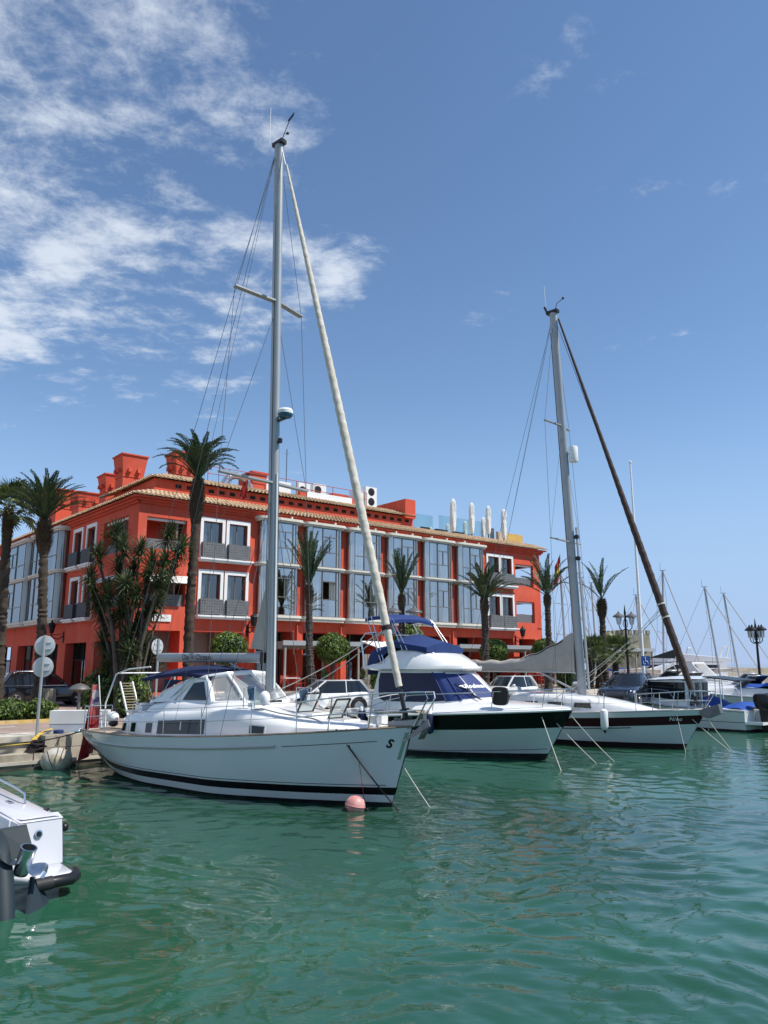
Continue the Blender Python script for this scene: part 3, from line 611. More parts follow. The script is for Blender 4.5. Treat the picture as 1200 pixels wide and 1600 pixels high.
mb = MB(); mb.box(FL-1.6, FL+.35, 0.35, 3.2, EZ+.18, EZ+.40); mb.box(FL-1.3, FL+.1, 0.6, 3.0, EZ+.02, EZ+.18); mb.build('corner_cap', m_red, bld, False)
mb = MB(); mb.box(8.0, 9.0, 2.8, 4.6, 13.48, 14.55); mb.box(7.9, 9.1, 2.7, 4.7, 14.551, 14.66); mb.build('plant_room', m_red, bld, False)
mb = MB(); mb.box(10.9, 15.2, 1.9, 2.2, 13.1, 13.72); mb.build('roof_upstand', m_red, bld, False)
mb = MB(); mb.box(14.6, 15.9, 3.6, 5.5, 13.48, 14.35); mb.build('plant_room', m_red, bld, False)
mb = MB(); mb.box(11.4, 14.9, 1.86, 1.899, 13.25, 13.7); mb.build('white_band', m_white, bld, False)
# chimneys with flared hoods
def chimney(name_x, y, w, d, z0, z1, hood, fl=0.28):
    b = MB(); x = name_x; zc_ = z1-hood
    b.box(x-w/2, x+w/2, y-d/2, y+d/2, z0, zc_); b.box(x-w/2-.04, x+w/2+.04, y-d/2-.04, y+d/2+.04, zc_-.08, zc_-.001)
    lo = [(x-w/2,y-d/2,zc_),(x+w/2,y-d/2,zc_),(x+w/2,y+d/2,zc_),(x-w/2,y+d/2,zc_)]; a, c_ = w/2+fl*.55, d/2+fl*.55
    b.hexa(lo+[(x-a,y-c_,z1-.08),(x+a,y-c_,z1-.08),(x+a,y+c_,z1-.08),(x-a,y+c_,z1-.08)]); a += .06; c_ += .06
    b.box(x-a, x+a, y-c_, y+c_, z1-.079, z1)
    o = b.build('chimney', m_red, bld, False)
    b = MB()
    for k in (-1, 1):
        b.box(x+k*w*.22-.1, x+k*w*.22+.1, y-d/2-.22, y-d/2-.05, zc_+.2, zc_+.42); b.box(x-w/2-.24, x-w/2-.05, y+k*d*.22-.1, y+k*d*.22+.1, zc_+.2, zc_+.42)
    b.build('vent_nub', m_red, o, False)
chimney(3.6, 3.2, 1.15, 1.15, 12.9, 15.0, 1.25)
chimney(1.9, 6.9, 1.25, 1.25, 12.6, 15.35, 1.3)
chimney(2.1, 10.4, 1.15, 1.15, 12.6, 14.85, 1.1)
chimney(1.6, 18.6, 1.6, 1.6, 12.6, 15.2, 1.3)
chimney(1.9, 14.6, 1.5, 1.5, 12.6, 14.35, .9)
# wall lanterns hung on iron brackets
def lantern_head(b, x, y, z, s=1.0, m=0):
    b.lathe([(0.05*s,-0.02*s),(0.10*s,0),(0.17*s,0.34*s),(0.20*s,0.36*s),(0.12*s,0.46*s),(0.05*s,0.5*s),(0.03*s,0.6*s)], 6, (x,y,z), m)
def wall_lamp(mp, t, z, label):
    c = mp(t, z, 0); r_ = root('wall_lantern', label, 'wall lamp', BM @ c, BA + (R(-90) if mp is SM else 0), 'iron lanterns on the red building')
    b = MB(); b.box(-.05,.05,-.06,-.002,-.5,.15); b.tube([(0,-.03,-.1),(0,-.3,-.3),(0,-.6,-.22),(0,-.75,-.02),(0,-.72,.05)], .03, 6); b.tube([(0,-.03,.05),(0,-.4,-.05),(0,-.72,-.02)], .02, 6); b.build('bracket', m_iron, r_)
    b = MB(); lantern_head(b, 0, -.72, .06, 1.25); b.build('lantern', m_iron, r_)
wall_lamp(SM, 9.7, 4.75, 'black lantern on iron bracket on the shaded side of the red building')
wall_lamp(FM, 6.45, 5.0, 'black lantern on iron bracket left of the first glazed bay')
wall_lamp(FM, 28.3, 4.9, 'black lantern on iron bracket beside the right-hand open loggia')
wall_lamp(FM, 15.95, 5.0, 'black lantern on iron bracket between the middle glazed bays')
# ================================================================ vegetation
def frond_mesh(L, a0, a1, seed, w=0.42, n=58):
    """a feather leaf: midrib bending from a0 to a1 degrees above the horizontal, leaflets in a V"""
    rg = random.Random(seed); b = MB(); pts = []; p = V(0,0,0); k = 14
    for i in range(k+1):
        pts.append(p.copy()); t = i/k; a = R(a0+(a1-a0)*t**2.0); p = p + V(cos(a),0,sin(a))*(L/k)
    b.tube(pts, [0.028*(1-0.85*i/k) for i in range(k+1)], 4)
    for i in range(n):
        t = 0.16+0.84*i/(n-1); f = t*k; j = min(int(f), k-1); c = pts[j].lerp(pts[j+1], f-j); tg = (pts[j+1]-pts[j]).normalized(); up = V(-tg.z,0,tg.x)
        ll = w*(0.35+0.65*sin(pi*min(1,0.12+t*0.86)))*rg.uniform(.8,1.1)
        for sd in (-1, 1):
            d = (tg*rg.uniform(.75,1.0)+V(0,sd,0)*rg.uniform(.55,.8)+up*rg.uniform(.1,.5)).normalized()
            e = d.cross(up).normalized()*0.021; tip = c+d*ll+V(0,0,-0.18*ll*rg.uniform(.3,1.2)); md = c+d*ll*0.5
            b.add([c-e*.6, md-e, tip, md+e], [(0,1,2,3)])
    return b.mesh('frond', m_frond, False)
FR = {}
def get_frond(L, a0, a1, seed, w):
    k = (round(L,1), a0, a1, seed % 2, w)
    if k not in FR: FR[k] = frond_mesh(L, a0, a1, seed % 2 + a0, w)
    return FR[k]
def trunk_parts(t, pts, r0, r1, seed, boots=1.0, bootr=1.75):
    rg = random.Random(seed); k = len(pts); b = MB(); P = []; N = 14; rows = 90
    def ctr(u):
        f = u*(k-1); j = min(int(f), k-2); return Vector(pts[j]).lerp(Vector(pts[j+1]), f-j)
    H = (Vector(pts[-1])-Vector(pts[0])).length
    for i in range(rows+1):
        u = i/rows; c = ctr(u); r_ = r0+(r1-r0)*u; r_ *= 1+rg.uniform(-.04,.20)+.06*(i % 2)
        if u < .05: r_ *= 1.25
        P.append([c+V(cos(2*pi*j/N), sin(2*pi*j/N), 0)*r_*(1+rg.uniform(-.13,.13)) for j in range(N)])
    b.grid(P, 0, False, True); b.build('trunk', m_trunk, t)
    b = MB()
    nb = int(150*boots*1.6)
    for i in range(nb):
        u = 1-(boots/H)*(i/nb); c = ctr(max(0,u)); a = i*2.39996; q = i/nb
        rr = r1*(1.0+(bootr-1)*sin(pi*min(1,(q*.9+.12)))**0.8); d = V(cos(a),sin(a),0); s_ = V(-sin(a),cos(a),0)*r1*.34
        p = c+d*rr*.55; tip = c+d*rr*rg.uniform(.95,1.15)+V(0,0,rg.uniform(.10,.22))
        b.add([p-s_-V(0,0,.08), p+s_-V(0,0,.08), tip+s_*.5, tip-s_*.5, p+V(0,0,.1)], [(0,1,2,3),(2,3,4)])
    b.build('leaf_bases', m_boot, t, False)
def date_palm(label, base, top, r0, r1, L, n, seed, spread=(30, 86), boots=1.0, w=0.4, lean=None, name='date_palm', droop=52, bootr=1.75):
    rg = random.Random(seed); t = root(name, label, 'palm tree', base, 0, 'date palms along the quay')
    tp = Vector(top)-Vector(base); mid = tp*0.5+V(rg.uniform(-.1,.1), 0, 0); pts = [V(0,0,-0.05), mid*0.5+V(0,0,0), mid, mid.lerp(tp,.5), tp]
    trunk_parts(t, pts, r0, r1, seed, boots, bootr)
    for i in range(n):
        q = (i+.5)/n; a0 = spread[1]+(spread[0]-spread[1])*q**0.9; a0 = int(round(a0/8)*8); a1 = a0-droop-int(16*q)
        me = get_frond(L*(1.0 if i % 3 else .85), a0, a1, i, w)
        o = link('frond', me, t); o.location = tp+V(0,0,.05); o.rotation_euler = (rg.uniform(-.12,.12), rg.uniform(-.1,.1), i*2.39996+rg.uniform(-.2,.2))
    return t
T = date_palm
T('tall palm with upright feathery crown in front of the corner of the red building', (-8.25,33,QZ), at(310,752,33), .20, .15, 2.4, 52, 1, (50,90), 2.2, bootr=2.3, droop=80, w=.27)
T('date palm with thick crown behind the two round signs at left', (-15.0,34.2,QZ), at(69,815,34.2), .19, .16, 2.4, 52, 2, (42,90), 1.7, w=.28, droop=48, bootr=2.5)
T('palm with tuft of upright fronds before the second glazed bay', at(487,1100,36), at(483,918,36), .18, .13, 2.6, 22, 3, (66,92), 0.9, droop=16, w=.26)
T('slim palm behind the flybridge boat, before the fourth glazed bay', (0.9,41,QZ), at(628,932,41), .17, .13, 2.5, 18, 4, (66,92), .9, droop=14, w=.26)
T('palm with spreading crown before the right-hand windows of the red building', at(759,1085,41), at(757,938,41), .19, .15, 2.1, 30, 5, (30,90), .9, droop=40, w=.32)
T('palm standing at the right end of the red building', at(857,1080,45), at(855,932,45), .18, .14, 2.5, 18, 6, (34,90), .8, droop=34, w=.32)
T('lone dark-trunked palm against open sky right of the red building', at(947,1070,48), at(940,938,48), .20, .15, 2.6, 10, 7, (48,90), 1.3, droop=32, w=.30, bootr=2.3)
# fan palms
def fan_mesh(r, seed, stalk=0.9):
    rg = random.Random(seed); b = MB(); b.tube([(0,0,0),(stalk*.5,0,.05),(stalk,0,0)], [.018,.014,.01], 4); n = 26
    for i in range(n):
        a = R(-125+250*i/(n-1)); L = r*(1-.25*abs(a)/2.2)*rg.uniform(.85,1.05); d = V(cos(a),sin(a),0.25*abs(sin(a))); s_ = V(-sin(a),cos(a),0)*L*.055
        c = V(stalk,0,0); md = c+d*L*.55; tip = c+d*L+V(0,0,-L*rg.uniform(.15,.45))
        b.add([c, md-s_+V(0,0,.02), tip, md+s_-V(0,0,.02)], [(0,1,2,3)])
    return b.mesh('fan_leaf', m_fan, False)
fans = [fan_mesh(.78, i) for i in range(3)]
def fan_palm(label, base, top, r0, r1, n, seed, sc=1.0, group=None, boots=1.2, elev=(80,-35)):
    rg = random.Random(seed); t = root('fan_palm', label, 'palm tree', base, 0, group); tp = Vector(top)-Vector(base)
    trunk_parts(t, [V(0,0,-.05), tp*.5, tp], r0, r1, seed, boots, 1.5)
    for i in range(n):
        q = (i+.5)/n; e = R(elev[0]+(elev[1]-elev[0])*q); o = link('fan_leaf', fans[i%3], t); o.location = tp; o.scale = (sc*rg.uniform(.85,1.1),)*3
        o.rotation_euler = (rg.uniform(-.3,.3), -e, i*2.39996)
    return t
fan_palm('fan palm cut off by the left picture edge', (-17.6,36,QZ), at(13,798,36), .22, .17, 30, 3, 1.05, None, 2.0)
fan_palm('low fan palm below the lone palm at right', at(922,1075,47), at(925,1030,47), .2, .16, 26, 5, 1.0, 'low fan palms by the promenade', .5, (85,-10))
fan_palm('low fan palm left of the stone tower', at(962,1072,52), at(962,1025,52), .2, .16, 26, 6, 1.1, 'low fan palms by the promenade', .5, (85,-10))
fan_palm('low fan palm behind the mast of the maroon-striped yacht', at(935,1075,50), at(938,1034,50), .2, .16, 24, 8, .9, 'low fan palms by the promenade', .5, (85,-10))
# yucca clump
def rosette_mesh(seed, n=90, L=.72):
    rg = random.Random(seed); b = MB()
    for i in range(n):
        a = i*2.39996; e = R(88-132*(i/n)**.9); d = V(cos(a)*cos(e), sin(a)*cos(e), sin(e)); s_ = V(-sin(a),cos(a),0)*.027; l = L*rg.uniform(.8,1.1)
        c = d*.05; m1 = d*l*.4; m2 = d*l*.75-V(0,0,.03*l); tip = d*l-V(0,0,l*rg.uniform(.02,.16))
        b.add([c-s_*.6, m1-s_, m2-s_*.8, tip, m2+s_*.8, m1+s_, c+s_*.6], [(0,1,5,6),(1,2,4,5),(2,3,4)])
    return b.mesh('rosette', m_yleaf, False)
ros = [rosette_mesh(i) for i in range(3)]
yu = root('yucca', 'big multi-stemmed yucca clump in front of the corner of the red building', 'yucca', (-10.55,32,QZ))
rg = random.Random(9); yb = V(-10.55,32,QZ)
YP = [(152,862),(140,902),(192,850),(185,885),(220,857),(265,832),(283,857),(260,875),(240,875),(155,950),(190,950),(230,957),(247,942),(197,912),(210,892),(160,1000),(200,995),(180,830),(214,928),(172,975),(205,1020),(170,1030),(232,895),(270,890),(168,925),(215,975),(146,930),(250,905)]
for i, (u, v) in enumerate(YP):
    p = at(u, v, 32+rg.uniform(-.9,.9))-yb; bx = V(rg.uniform(-.35,.45), rg.uniform(-.3,.3), 0)
    b = MB(); md = V(bx.x*.7+p.x*.35, bx.y*.7+p.y*.35, p.z*.5); pts = [bx, bx.lerp(md,.5)+V(0,0,.1), md, md.lerp(p,.55)+V(rg.uniform(-.06,.06),0,0), p]
    b.tube(pts, [.14,.11,.08,.065,.055] if i % 3 == 0 else [.07,.06,.05,.045,.04], 8); b.build('stem', m_yst, yu)
    o = link('rosette', ros[i%3], yu); o.location = p; o.scale = (rg.uniform(.9,1.1),)*3; o.rotation_euler = (rg.uniform(-.4,.4), rg.uniform(-.4,.4), rg.uniform(0,6))
    for k_ in (.36,): o = link('rosette', ros[(i+1)%3], yu); o.location = p-(p-md).normalized()*k_; o.scale = (1.02-.2*k_,)*3; o.rotation_euler = (rg.uniform(-.2,.2), rg.uniform(-.2,.2), rg.uniform(0,6))
y2 = root('dragon_tree', 'small dark dragon tree beside the yucca, against the grey wall panel', 'tree', at(228,1092,34).xy.to_3d()+V(0,0,QZ)); b2 = y2.location.copy()
for i, (u, v) in enumerate([(222,1018),(238,1012),(212,1030),(232,1034),(248,1026),(226,1004),(215,1048),(244,1044)]):
    p = at(u, v, 34+rg.uniform(-.5,.5))-b2; b = MB(); b.tube([V(0,0,0), V(p.x*.2,p.y*.2,p.z*.5), p], [.09,.07,.05], 7); b.build('stem', m_yst, y2)
    o = link('rosette', ros[i%3], y2); o.location = p; o.scale = (.85,)*3; o.rotation_euler = (rg.uniform(-.3,.3), rg.uniform(-.3,.3), i)
# leafy balls and shrubs
def leafball(b, c, rx, ry, rz, n, size, seed, lump=.10, zmin=-1):
    rg = np.random.default_rng(seed); g = rg.normal(size=(n,3)); g /= np.linalg.norm(g,axis=1)[:,None]
    ph = rg.random(6)*6.28
    for i in range(n):
        d = g[i]
        if d[2] < zmin: continue
        k = 1+lump*(sin(3.1*d[0]+ph[0])*sin(2.7*d[1]+ph[1])+.7*sin(5.3*d[2]+4*d[0]+ph[2])+.5*sin(7*d[1]+6*d[2]+ph[3])); k *= 1-.10*rg.random()**2
        p = V(c[0]+d[0]*rx*k, c[1]+d[1]*ry*k, c[2]+d[2]*rz*k); nn = (Vector(d)+Vector(rg.normal(size=3)*.55)).normalized()
        a = nn.cross(V(0.3,0.2,1)).normalized(); e = nn.cross(a); s_ = size*rg.uniform(.6,1.2)
        b.add([p-a*s_*.5, p+e*s_*.9-a*s_*.15, p+a*s_*.5+e*s_*.2, p-e*s_*.5], [(0,1,2,3)])
def topiary(label, base, h, r, seed):
    t = root('topiary_tree', label, 'topiary', base, 0, 'clipped ball trees on the terrace')
    b = MB(); 
    for k in range(4): b.tube([(.06*cos(k*1.6),.06*sin(k*1.6),0),(.05*cos(k*1.6+1),.05*sin(k*1.6+1),h*.3),(.1*cos(k*1.6+2),.1*sin(k*1.6+2),h-r*.7)], [.055,.05,.05], 6)
    b.build('trunk', m_yst, t)
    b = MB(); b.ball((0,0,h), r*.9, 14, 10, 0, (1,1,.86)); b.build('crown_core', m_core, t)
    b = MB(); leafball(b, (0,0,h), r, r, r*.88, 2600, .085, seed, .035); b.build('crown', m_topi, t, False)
topiary('clipped ball tree behind the boom of the centre yacht', (at(357,1010,38.2).xy.to_3d()+V(0,0,GZ)), at(357,1013,38.2).z-GZ, .92, 1)
topiary('clipped ball tree beside the grey canopy, above the white hatchback', (at(520,1012,41.5).xy.to_3d()+V(0,0,GZ)), at(520,1013,41.5).z-GZ, .92, 2)
topiary('clipped ball tree behind the palm with spreading crown', (at(772,1018,46).xy.to_3d()+V(0,0,GZ)), at(772,1018,46).z-GZ, .85, 3)
topiary('clipped ball tree at the right end of the red building', (at(851,1015,49).xy.to_3d()+V(0,0,GZ)), at(851,1015,49).z-GZ, .8, 4)
topiary('clipped ball tree just above the flybridge of the motor yacht', (at(640,998,44).xy.to_3d()+V(0,0,GZ)), at(640,998,44).z-GZ, .9, 5)
def shrub(label, c, r, h, seed, group, m=None, n=900, sz=.09):
    t = root('shrub', label, 'shrub', c, 0, group)
    b = MB(); b.ball((0,0,h*.42), 1, 10, 7, 0, (r*.86,r*.86,h*.5)); b.build('dark_core', m_core, t)  # dark green ball filling the inside of the foliage
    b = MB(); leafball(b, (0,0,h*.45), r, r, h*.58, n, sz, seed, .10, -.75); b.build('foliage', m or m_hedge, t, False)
SHB = [(-4.0,6.75,.62,.85,'rounded shrub nearest the sign post on the planted island'),(-2.9,6.7,.5,.68,'second rounded shrub from the left on the planted island'),(-2.0,6.75,.6,.82,'third rounded shrub from the left on the planted island'),(-1.0,6.75,.58,.8,'fourth rounded shrub from the left, before the red flag'),
       (0.0,6.8,.6,.8,'rounded shrub just right of the red flag'),(1.0,6.7,.6,.75,'rounded shrub behind the folded gangway'),(2.1,6.7,.6,.72,'rounded shrub at the right end of the planted island'),(-3.3,7.9,.6,.7,'back-row rounded shrub near the wooden post'),(-.6,7.9,.6,.75,'back-row rounded shrub below the yucca')]
for i, (x, y, r_, h, lb) in enumerate(SHB): shrub(lb, q2w(x, y, QZ+.08), r_, h, i, 'rounded shrubs on the planted island')
shrub('tall loose bush at the left foot of the yucca', at(160,1090,32.4).xy.to_3d()+V(0,0,QZ+.05), .85, 1.9, 31, None, m_hedge, 1500, .11)
shrub('tall loose bush at the right foot of the yucca', at(207,1090,32).xy.to_3d()+V(0,0,QZ+.05), .75, 1.7, 32, None, m_hedge, 1300, .11)
shrub('dark hedge bush on the terrace behind the white hatchback', at(590,1060,44).xy.to_3d()+V(0,0,GZ), .45, 1.3, 33, None, m_topi, 700, .1)
shrub('yellow-green bush beside the dark car at right', at(1024,1068,52).xy.to_3d()+V(0,0,QZ), .9, 1.2, 34, None, m_hedge, 900, .12)
shrub('dark clipped bush below the right end of the red building', at(882,1040,49).xy.to_3d()+V(0,0,GZ), .6, 1.5, 35, None, m_topi, 800, .1)
# weathered wooden post and stump beside the left palm
b = MB(); rg = random.Random(4)
for i in range(9):
    a = 2*pi*i/9; b.lathe([(.11,0),(.105,1.0+rg.uniform(-.03,.05)),(.05,1.06)], 7, (.22*cos(a), .22*sin(a), 0))
o = b.build('wooden_planter', mat('grey_timber', (.33,.28,.21), .9, var=.25, vs=7, stretch=(4,4,.6)), None); o.location = at(74,1104,34.5).xy.to_3d()+V(0,0,QZ)
tag(o, 'round planter of upright grey logs beside the black car', 'planter')
# ================================================================ cars, lamps, signs, terrace furniture, roof things
m_tyre = m_rubber; m_rim = mat('alloy_rim', (.55,.56,.57), .3, .9)
m_carglass = mat('car_glass', (.012,.014,.016), .04, ior=1.5, coat=.5)
m_lamp = mat('headlamp', (.75,.77,.8), .08, .3, coat=1); m_tail = mat('tail_lamp', (.45,.01,.012), .15, coat=1)
m_plate = mat('number_plate', (.75,.75,.72), .5)
def car(label, loc, rz, paint, L=4.06, W=1.78, H=1.45, kind='hatch', group='parked cars on the quay', rails=False):
    t = root('parked_car', label, 'car', loc, rz, group); h = W/2; wr = .33 if kind == 'hatch' else .37
    if kind == 'hatch':
        top = tabf([(-L/2,.62),(-L/2+.06,.92),(-L/2+.35,.97),(0,.93),(L*.18,.93),(L*.24,.95),(L*.40,.80),(L/2-.06,.68),(L/2,.5)]); gx = (-L/2+.12, L*.235, -L/2+.55, L*.07)
    else:
        top = tabf([(-L/2,.75),(-L/2+.06,1.05),(-L/2+.35,1.1),(0,1.06),(L*.16,1.06),(L*.22,1.06),(L*.40,.98),(L/2-.06,.86),(L/2,.6)]); gx = (-L/2+.14, L*.23, -L/2+.65, L*.06)
    hw = tabf([(-L/2,h*.80),(-L/2+.15,h*.93),(-L*.3,h),(L*.3,h),(L/2-.25,h*.9),(L/2,h*.68)])
    xs = [-L/2, -L/2+.05, -L/2+.15, -L/2+.35, -L*.3, -L*.15, 0, L*.12, L*.2, L*.25, L*.3, L*.36, L*.42, L/2-.15, L/2-.05, L/2]; P = []
    for x in xs:
        z, w = top(x), hw(x); zb = .22 if abs(x) < L/2-.2 else .32
        half = [(0,zb),(w*.9,zb),(w*.985,zb+.1),(w,zb+.3),(w*.985,z-.16),(w*.95,z-.05),(w*.87,z),(w*.5,z+.025),(0,z+.03)]
        P.append([V(x,y,zz) for y, zz in half]+[V(x,-y,zz) for y, zz in half[-2:0:-1]])
    b = MB(); b.grid(P, 0, False, True); b.poly(P[0][::-1]); b.poly(P[-1]); body = b.build('body', paint, t, True, 50)
    # greenhouse
    b = MB(); z0 = top(0)-.03; rings = []
    for f, z in ((0, z0), (.55, z0+(H-z0)*.58), (.92, H-.05), (1, H-.01)):
        x0 = gx[0]+(gx[2]-gx[0])*f; x1 = gx[1]+(gx[3]-gx[1])*f; w = h*(.92-.22*f); rings.append([V(x0,-w*.8,z),V(x0-.06*(1-f),0,z),V(x0,w*.8,z),V(x0+.16,w,z),V((x0+x1)/2,w*1.02,z),V(x1-.3,w,z),V(x1,w*.78,z),V(x1+.08,0,z),V(x1,-w*.78,z),V(x1-.3,-w,z),V((x0+x1)/2,-w*1.02,z),V(x0+.16,-w,z)])
    b.grid(rings, 0, False, True); b.build('windows', m_carglass, t, True, 60)
    b = MB(); r2 = [[p*1 for p in rings[2]], [p+V(0,0,.05) for p in rings[2]], [V(p.x*.97+.03*(gx[2]+gx[3])/2, p.y*.86, H+.0) for p in rings[3]]]
    for p in r2[0]+r2[1]: p.y *= 1.012
    b.grid(r2, 0, False, True); b.poly(r2[2]); b.build('roof', paint, t, True, 60)
    b = MB()
    for s_ in (-1, 1):
        def edge(f, u): # point on the greenhouse side
            x0 = gx[0]+(gx[2]-gx[0])*f; x1 = gx[1]+(gx[3]-gx[1])*f; w = h*(.92-.22*f)*1.02; return V(x0+(x1-x0)*u, s_*w*(1.0 if .1 < u < .9 else .9), z0+(H-z0)*(f*.97))
        b.bar(edge(.0,.97), edge(.95,.90), .07, .06); b.bar(edge(0,.05), edge(.95,.06), .10 if kind == 'hatch' else .08, .2); b.bar(edge(0,.42), edge(.95,.42), .035, .07)
        for q in (.0,): b.bar(edge(0,.05), edge(0,.95), .03, .05)
    b.build('pillars', paint, t, False)
    if rails:
        b = MB()
        for s_ in (-1,1): b.tube([(gx[2]+.1,s_*h*.62,H),(gx[2]+.3,s_*h*.64,H+.07),(gx[3]-.3,s_*h*.64,H+.07),(gx[3]-.05,s_*h*.62,H)], .02, 6)
        for s_ in (-1,1): b.bar((gx[0]+.2,s_*h*.985,z0+.015),(gx[1]-.2,s_*h*.985,z0+.015), .03, .035)
        b.build('chrome_trim', m_steel, t)
    for x in (-L*.31, L*.325):
        for s_ in (-1, 1):
            y = s_*(h+.012); a = MB(); a.lathe([(wr*1.17,0),(wr*1.17,.012)], 22, (x, s_*(h-.004)-(.006 if s_ < 0 else 0), wr+.02), 0, (0,s_,0)); a.build('wheel_arch', m_black, t)
            b = MB(); b.lathe([(wr*.62,-.16),(wr*.96,-.16),(wr,-.12),(wr,-.03),(wr*.95,.01),(wr*.68,.012),(wr*.66,-.01)], 22, (x,y,wr), 0, (0,s_,0)); o = b.build('wheel', m_tyre, t)
            b = MB(); b.lathe([(wr*.66,.0),(wr*.64,.012),(wr*.58,-.002)], 22, (x,y,wr), 0, (0,s_,0))
            for k in range(5):
                q = 2*pi*k/5+.3; b.bar((x+.03*cos(q), y+s_*.012, wr+.03*sin(q)), (x+wr*.62*cos(q), y+s_*.010, wr+wr*.62*sin(q)), .07, .02, up=(0,1,0))
            b.build('rim', m_rim, o)
    b = MB()
    for s_ in (-1,1):
        m_ = MB(); m_.ball((gx[1]-.32, s_*(h+.1), z0+.10), .11, 8, 6, 0, (.8,1,.7)); m_.bar((gx[1]-.3,s_*(h-.08),z0+.05),(gx[1]-.32,s_*(h+.06),z0+.08),.05); m_.build('mirror', paint, t)
        f = MB(); f.hexa([(L/2-.34,s_*h*.92,top(L/2-.34)-.20),(L/2-.05,s_*h*.62,top(L/2-.05)-.13),(L/2-.02,s_*h*.60,top(L/2-.05)-.10),(L/2-.30,s_*h*.925,top(L/2-.34)-.18),
            (L/2-.40,s_*h*.93,top(L/2-.34)-.07),(L/2-.10,s_*h*.64,top(L/2-.05)-.0),(L/2-.04,s_*h*.62,top(L/2-.05)-.0),(L/2-.36,s_*h*.94,top(L/2-.34)-.06)]); f.build('headlight', m_lamp, t, False)
        f = MB(); f.hexa([(-L/2-.01,s_*h*.55,top(-L/2+.06)-.22),(-L/2+.22,s_*h*.96,top(-L/2+.06)-.22),(-L/2+.24,s_*h*.90,top(-L/2+.06)-.22),(-L/2+.05,s_*h*.5,top(-L/2+.06)-.22),(-L/2+.0,s_*h*.55,top(-L/2+.06)-.05),(-L/2+.26,s_*h*.965,top(-L/2+.06)-.07),(-L/2+.28,s_*h*.9,top(-L/2+.06)-.07),(-L/2+.06,s_*h*.5,top(-L/2+.06)-.05)]); f.build('tail_light', m_tail, t, False)
        for x in (-L*.14, L*.1):
            d = MB(); d.bar((x-.1,s_*(h+.0),.80),(x+.1,s_*(h+.0),.80),.02,.03); d.build('door_handle', paint, t, False)
        for x in (-L*.20, L*.04, L*.22):
            d = MB(); d.bar((x,s_*(h*.994),.30),(x+.02,s_*(h*.985),.88),.012,.012); d.build('door_seam', m_black, t, False)
        d = MB(); d.bar((-L*.2,s_*(h*.99),.30),(L*.22,s_*(h*.99),.30),.03,.10); d.build('sill_trim', m_black, t, False)
    g = MB(); g.box(L/2-.03, L/2+.012, -.42, .42, .48, .62); g.build('grille', m_black, t, False)
    g = MB(); g.box(L/2+.0, L/2+.03, -.26, .26, .36, .47); g.build('number_plate', m_plate, t, False)
    g = MB(); g.box(-L/2-.02, -L/2+.01, -.26, .26, .55, .66); g.build('number_plate', m_plate, t, False)
    return t
p_white = mat('white_car_paint', (.78,.78,.77), .12, coat=1); p_black = mat('black_car_paint', (.008,.008,.011), .10, coat=1); p_navy = mat('dark_blue_car_paint', (.012,.016,.028), .12, coat=1); p_silver = mat('silver_car_paint', (.45,.47,.48), .25, .6, coat=1)
car('white five-door hatchback parked behind the bow of the centre yacht', at(507,1085,34.2).xy.to_3d()+V(0,0,QZ), R(180+23), p_white)
car('black estate car with chrome window line parked at far left', (-17.7,41.0,QZ), R(36), p_black, 4.8, 1.9, 1.68, 'suv', rails=True)
car('small white car parked behind the motor yacht bow', at(793,1075,42.5).xy.to_3d()+V(0,0,QZ), R(180+40), p_white, 3.7, 1.65, 1.5)
car('dark blue estate car with roof rails parked before the stone tower', at(981,1080,39.5).xy.to_3d()+V(0,0,QZ), R(180+58), p_navy, 4.9, 1.95, 1.66, 'suv', rails=True)
car('silver car half hidden behind the maroon-striped yacht', at(905,1085,56).xy.to_3d()+V(0,0,QZ), R(40), p_silver, 4.1, 1.75, 1.5)
car('light car parked under the low fan palms', at(880,1085,60).xy.to_3d()+V(0,0,QZ), R(40), p_white, 4.1, 1.75, 1.5)
# street lamps
m_lampglass = mat('lantern_glass', (.5,.5,.46), .2, alpha=.5)
def street_lamp(label, base, h, arms, head=1.0, rz=0.0, arm=.48, m=m_iron, hm=None):
    t = root('street_lamp', label, 'street lamp', base, rz, 'iron street lamps on the promenade')
    b = MB(); b.lathe([(.2,0),(.2,.25),(.14,.32),(.12,.9),(.085,1.0),(.07,h*.6),(.055,h-.1),(.07,h-.05),(.045,h+.12),(.01,h+.45)], 12); b.build('post', m, t)
    for k in range(arms):
        a = 2*pi*k/arms; d = V(cos(a),sin(a),0); b = MB()
        b.tube([d*.05+V(0,0,h-.95), d*arm*.5+V(0,0,h-1.05), d*arm*.95+V(0,0,h-.9), d*arm+V(0,0,h-.72)], .028, 6); b.tube([d*.05+V(0,0,h-.4), d*arm*.35+V(0,0,h-.55), d*arm*.25+V(0,0,h-.85)], .018, 5); b.build('arm', m, t)
        c = d*arm+V(0,0,h-.72); b = MB(); b.lathe([(.06,0),(.11,.03),(.19*head,.42),(.17*head,.44)], 8, c); b.build('glass', m_lampglass, t)
        b = MB(); b.lathe([(.22*head,.43),(.36*head,.45),(.34*head,.52),(.18*head,.62),(.05,.70),(.05,.76),(.015,.80)], 14, c)
        for q in range(4): b.bar(c+V(cos(q*pi/2)*.11,sin(q*pi/2)*.11,.03), c+V(cos(q*pi/2)*.19*head,sin(q*pi/2)*.19*head,.43), .018)
        b.build('cap', hm or m, t)
    return t
m_zinc = mat('zinc_cap', (.17,.165,.16), .45, .5)
street_lamp('two-headed street lamp with grey domed caps before the middle bays', at(631,1085,37).xy.to_3d()+V(0,0,QZ), at(631,950,37).z-QZ+.05, 2, 1.15, R(0), .5, m_iron, m_zinc)
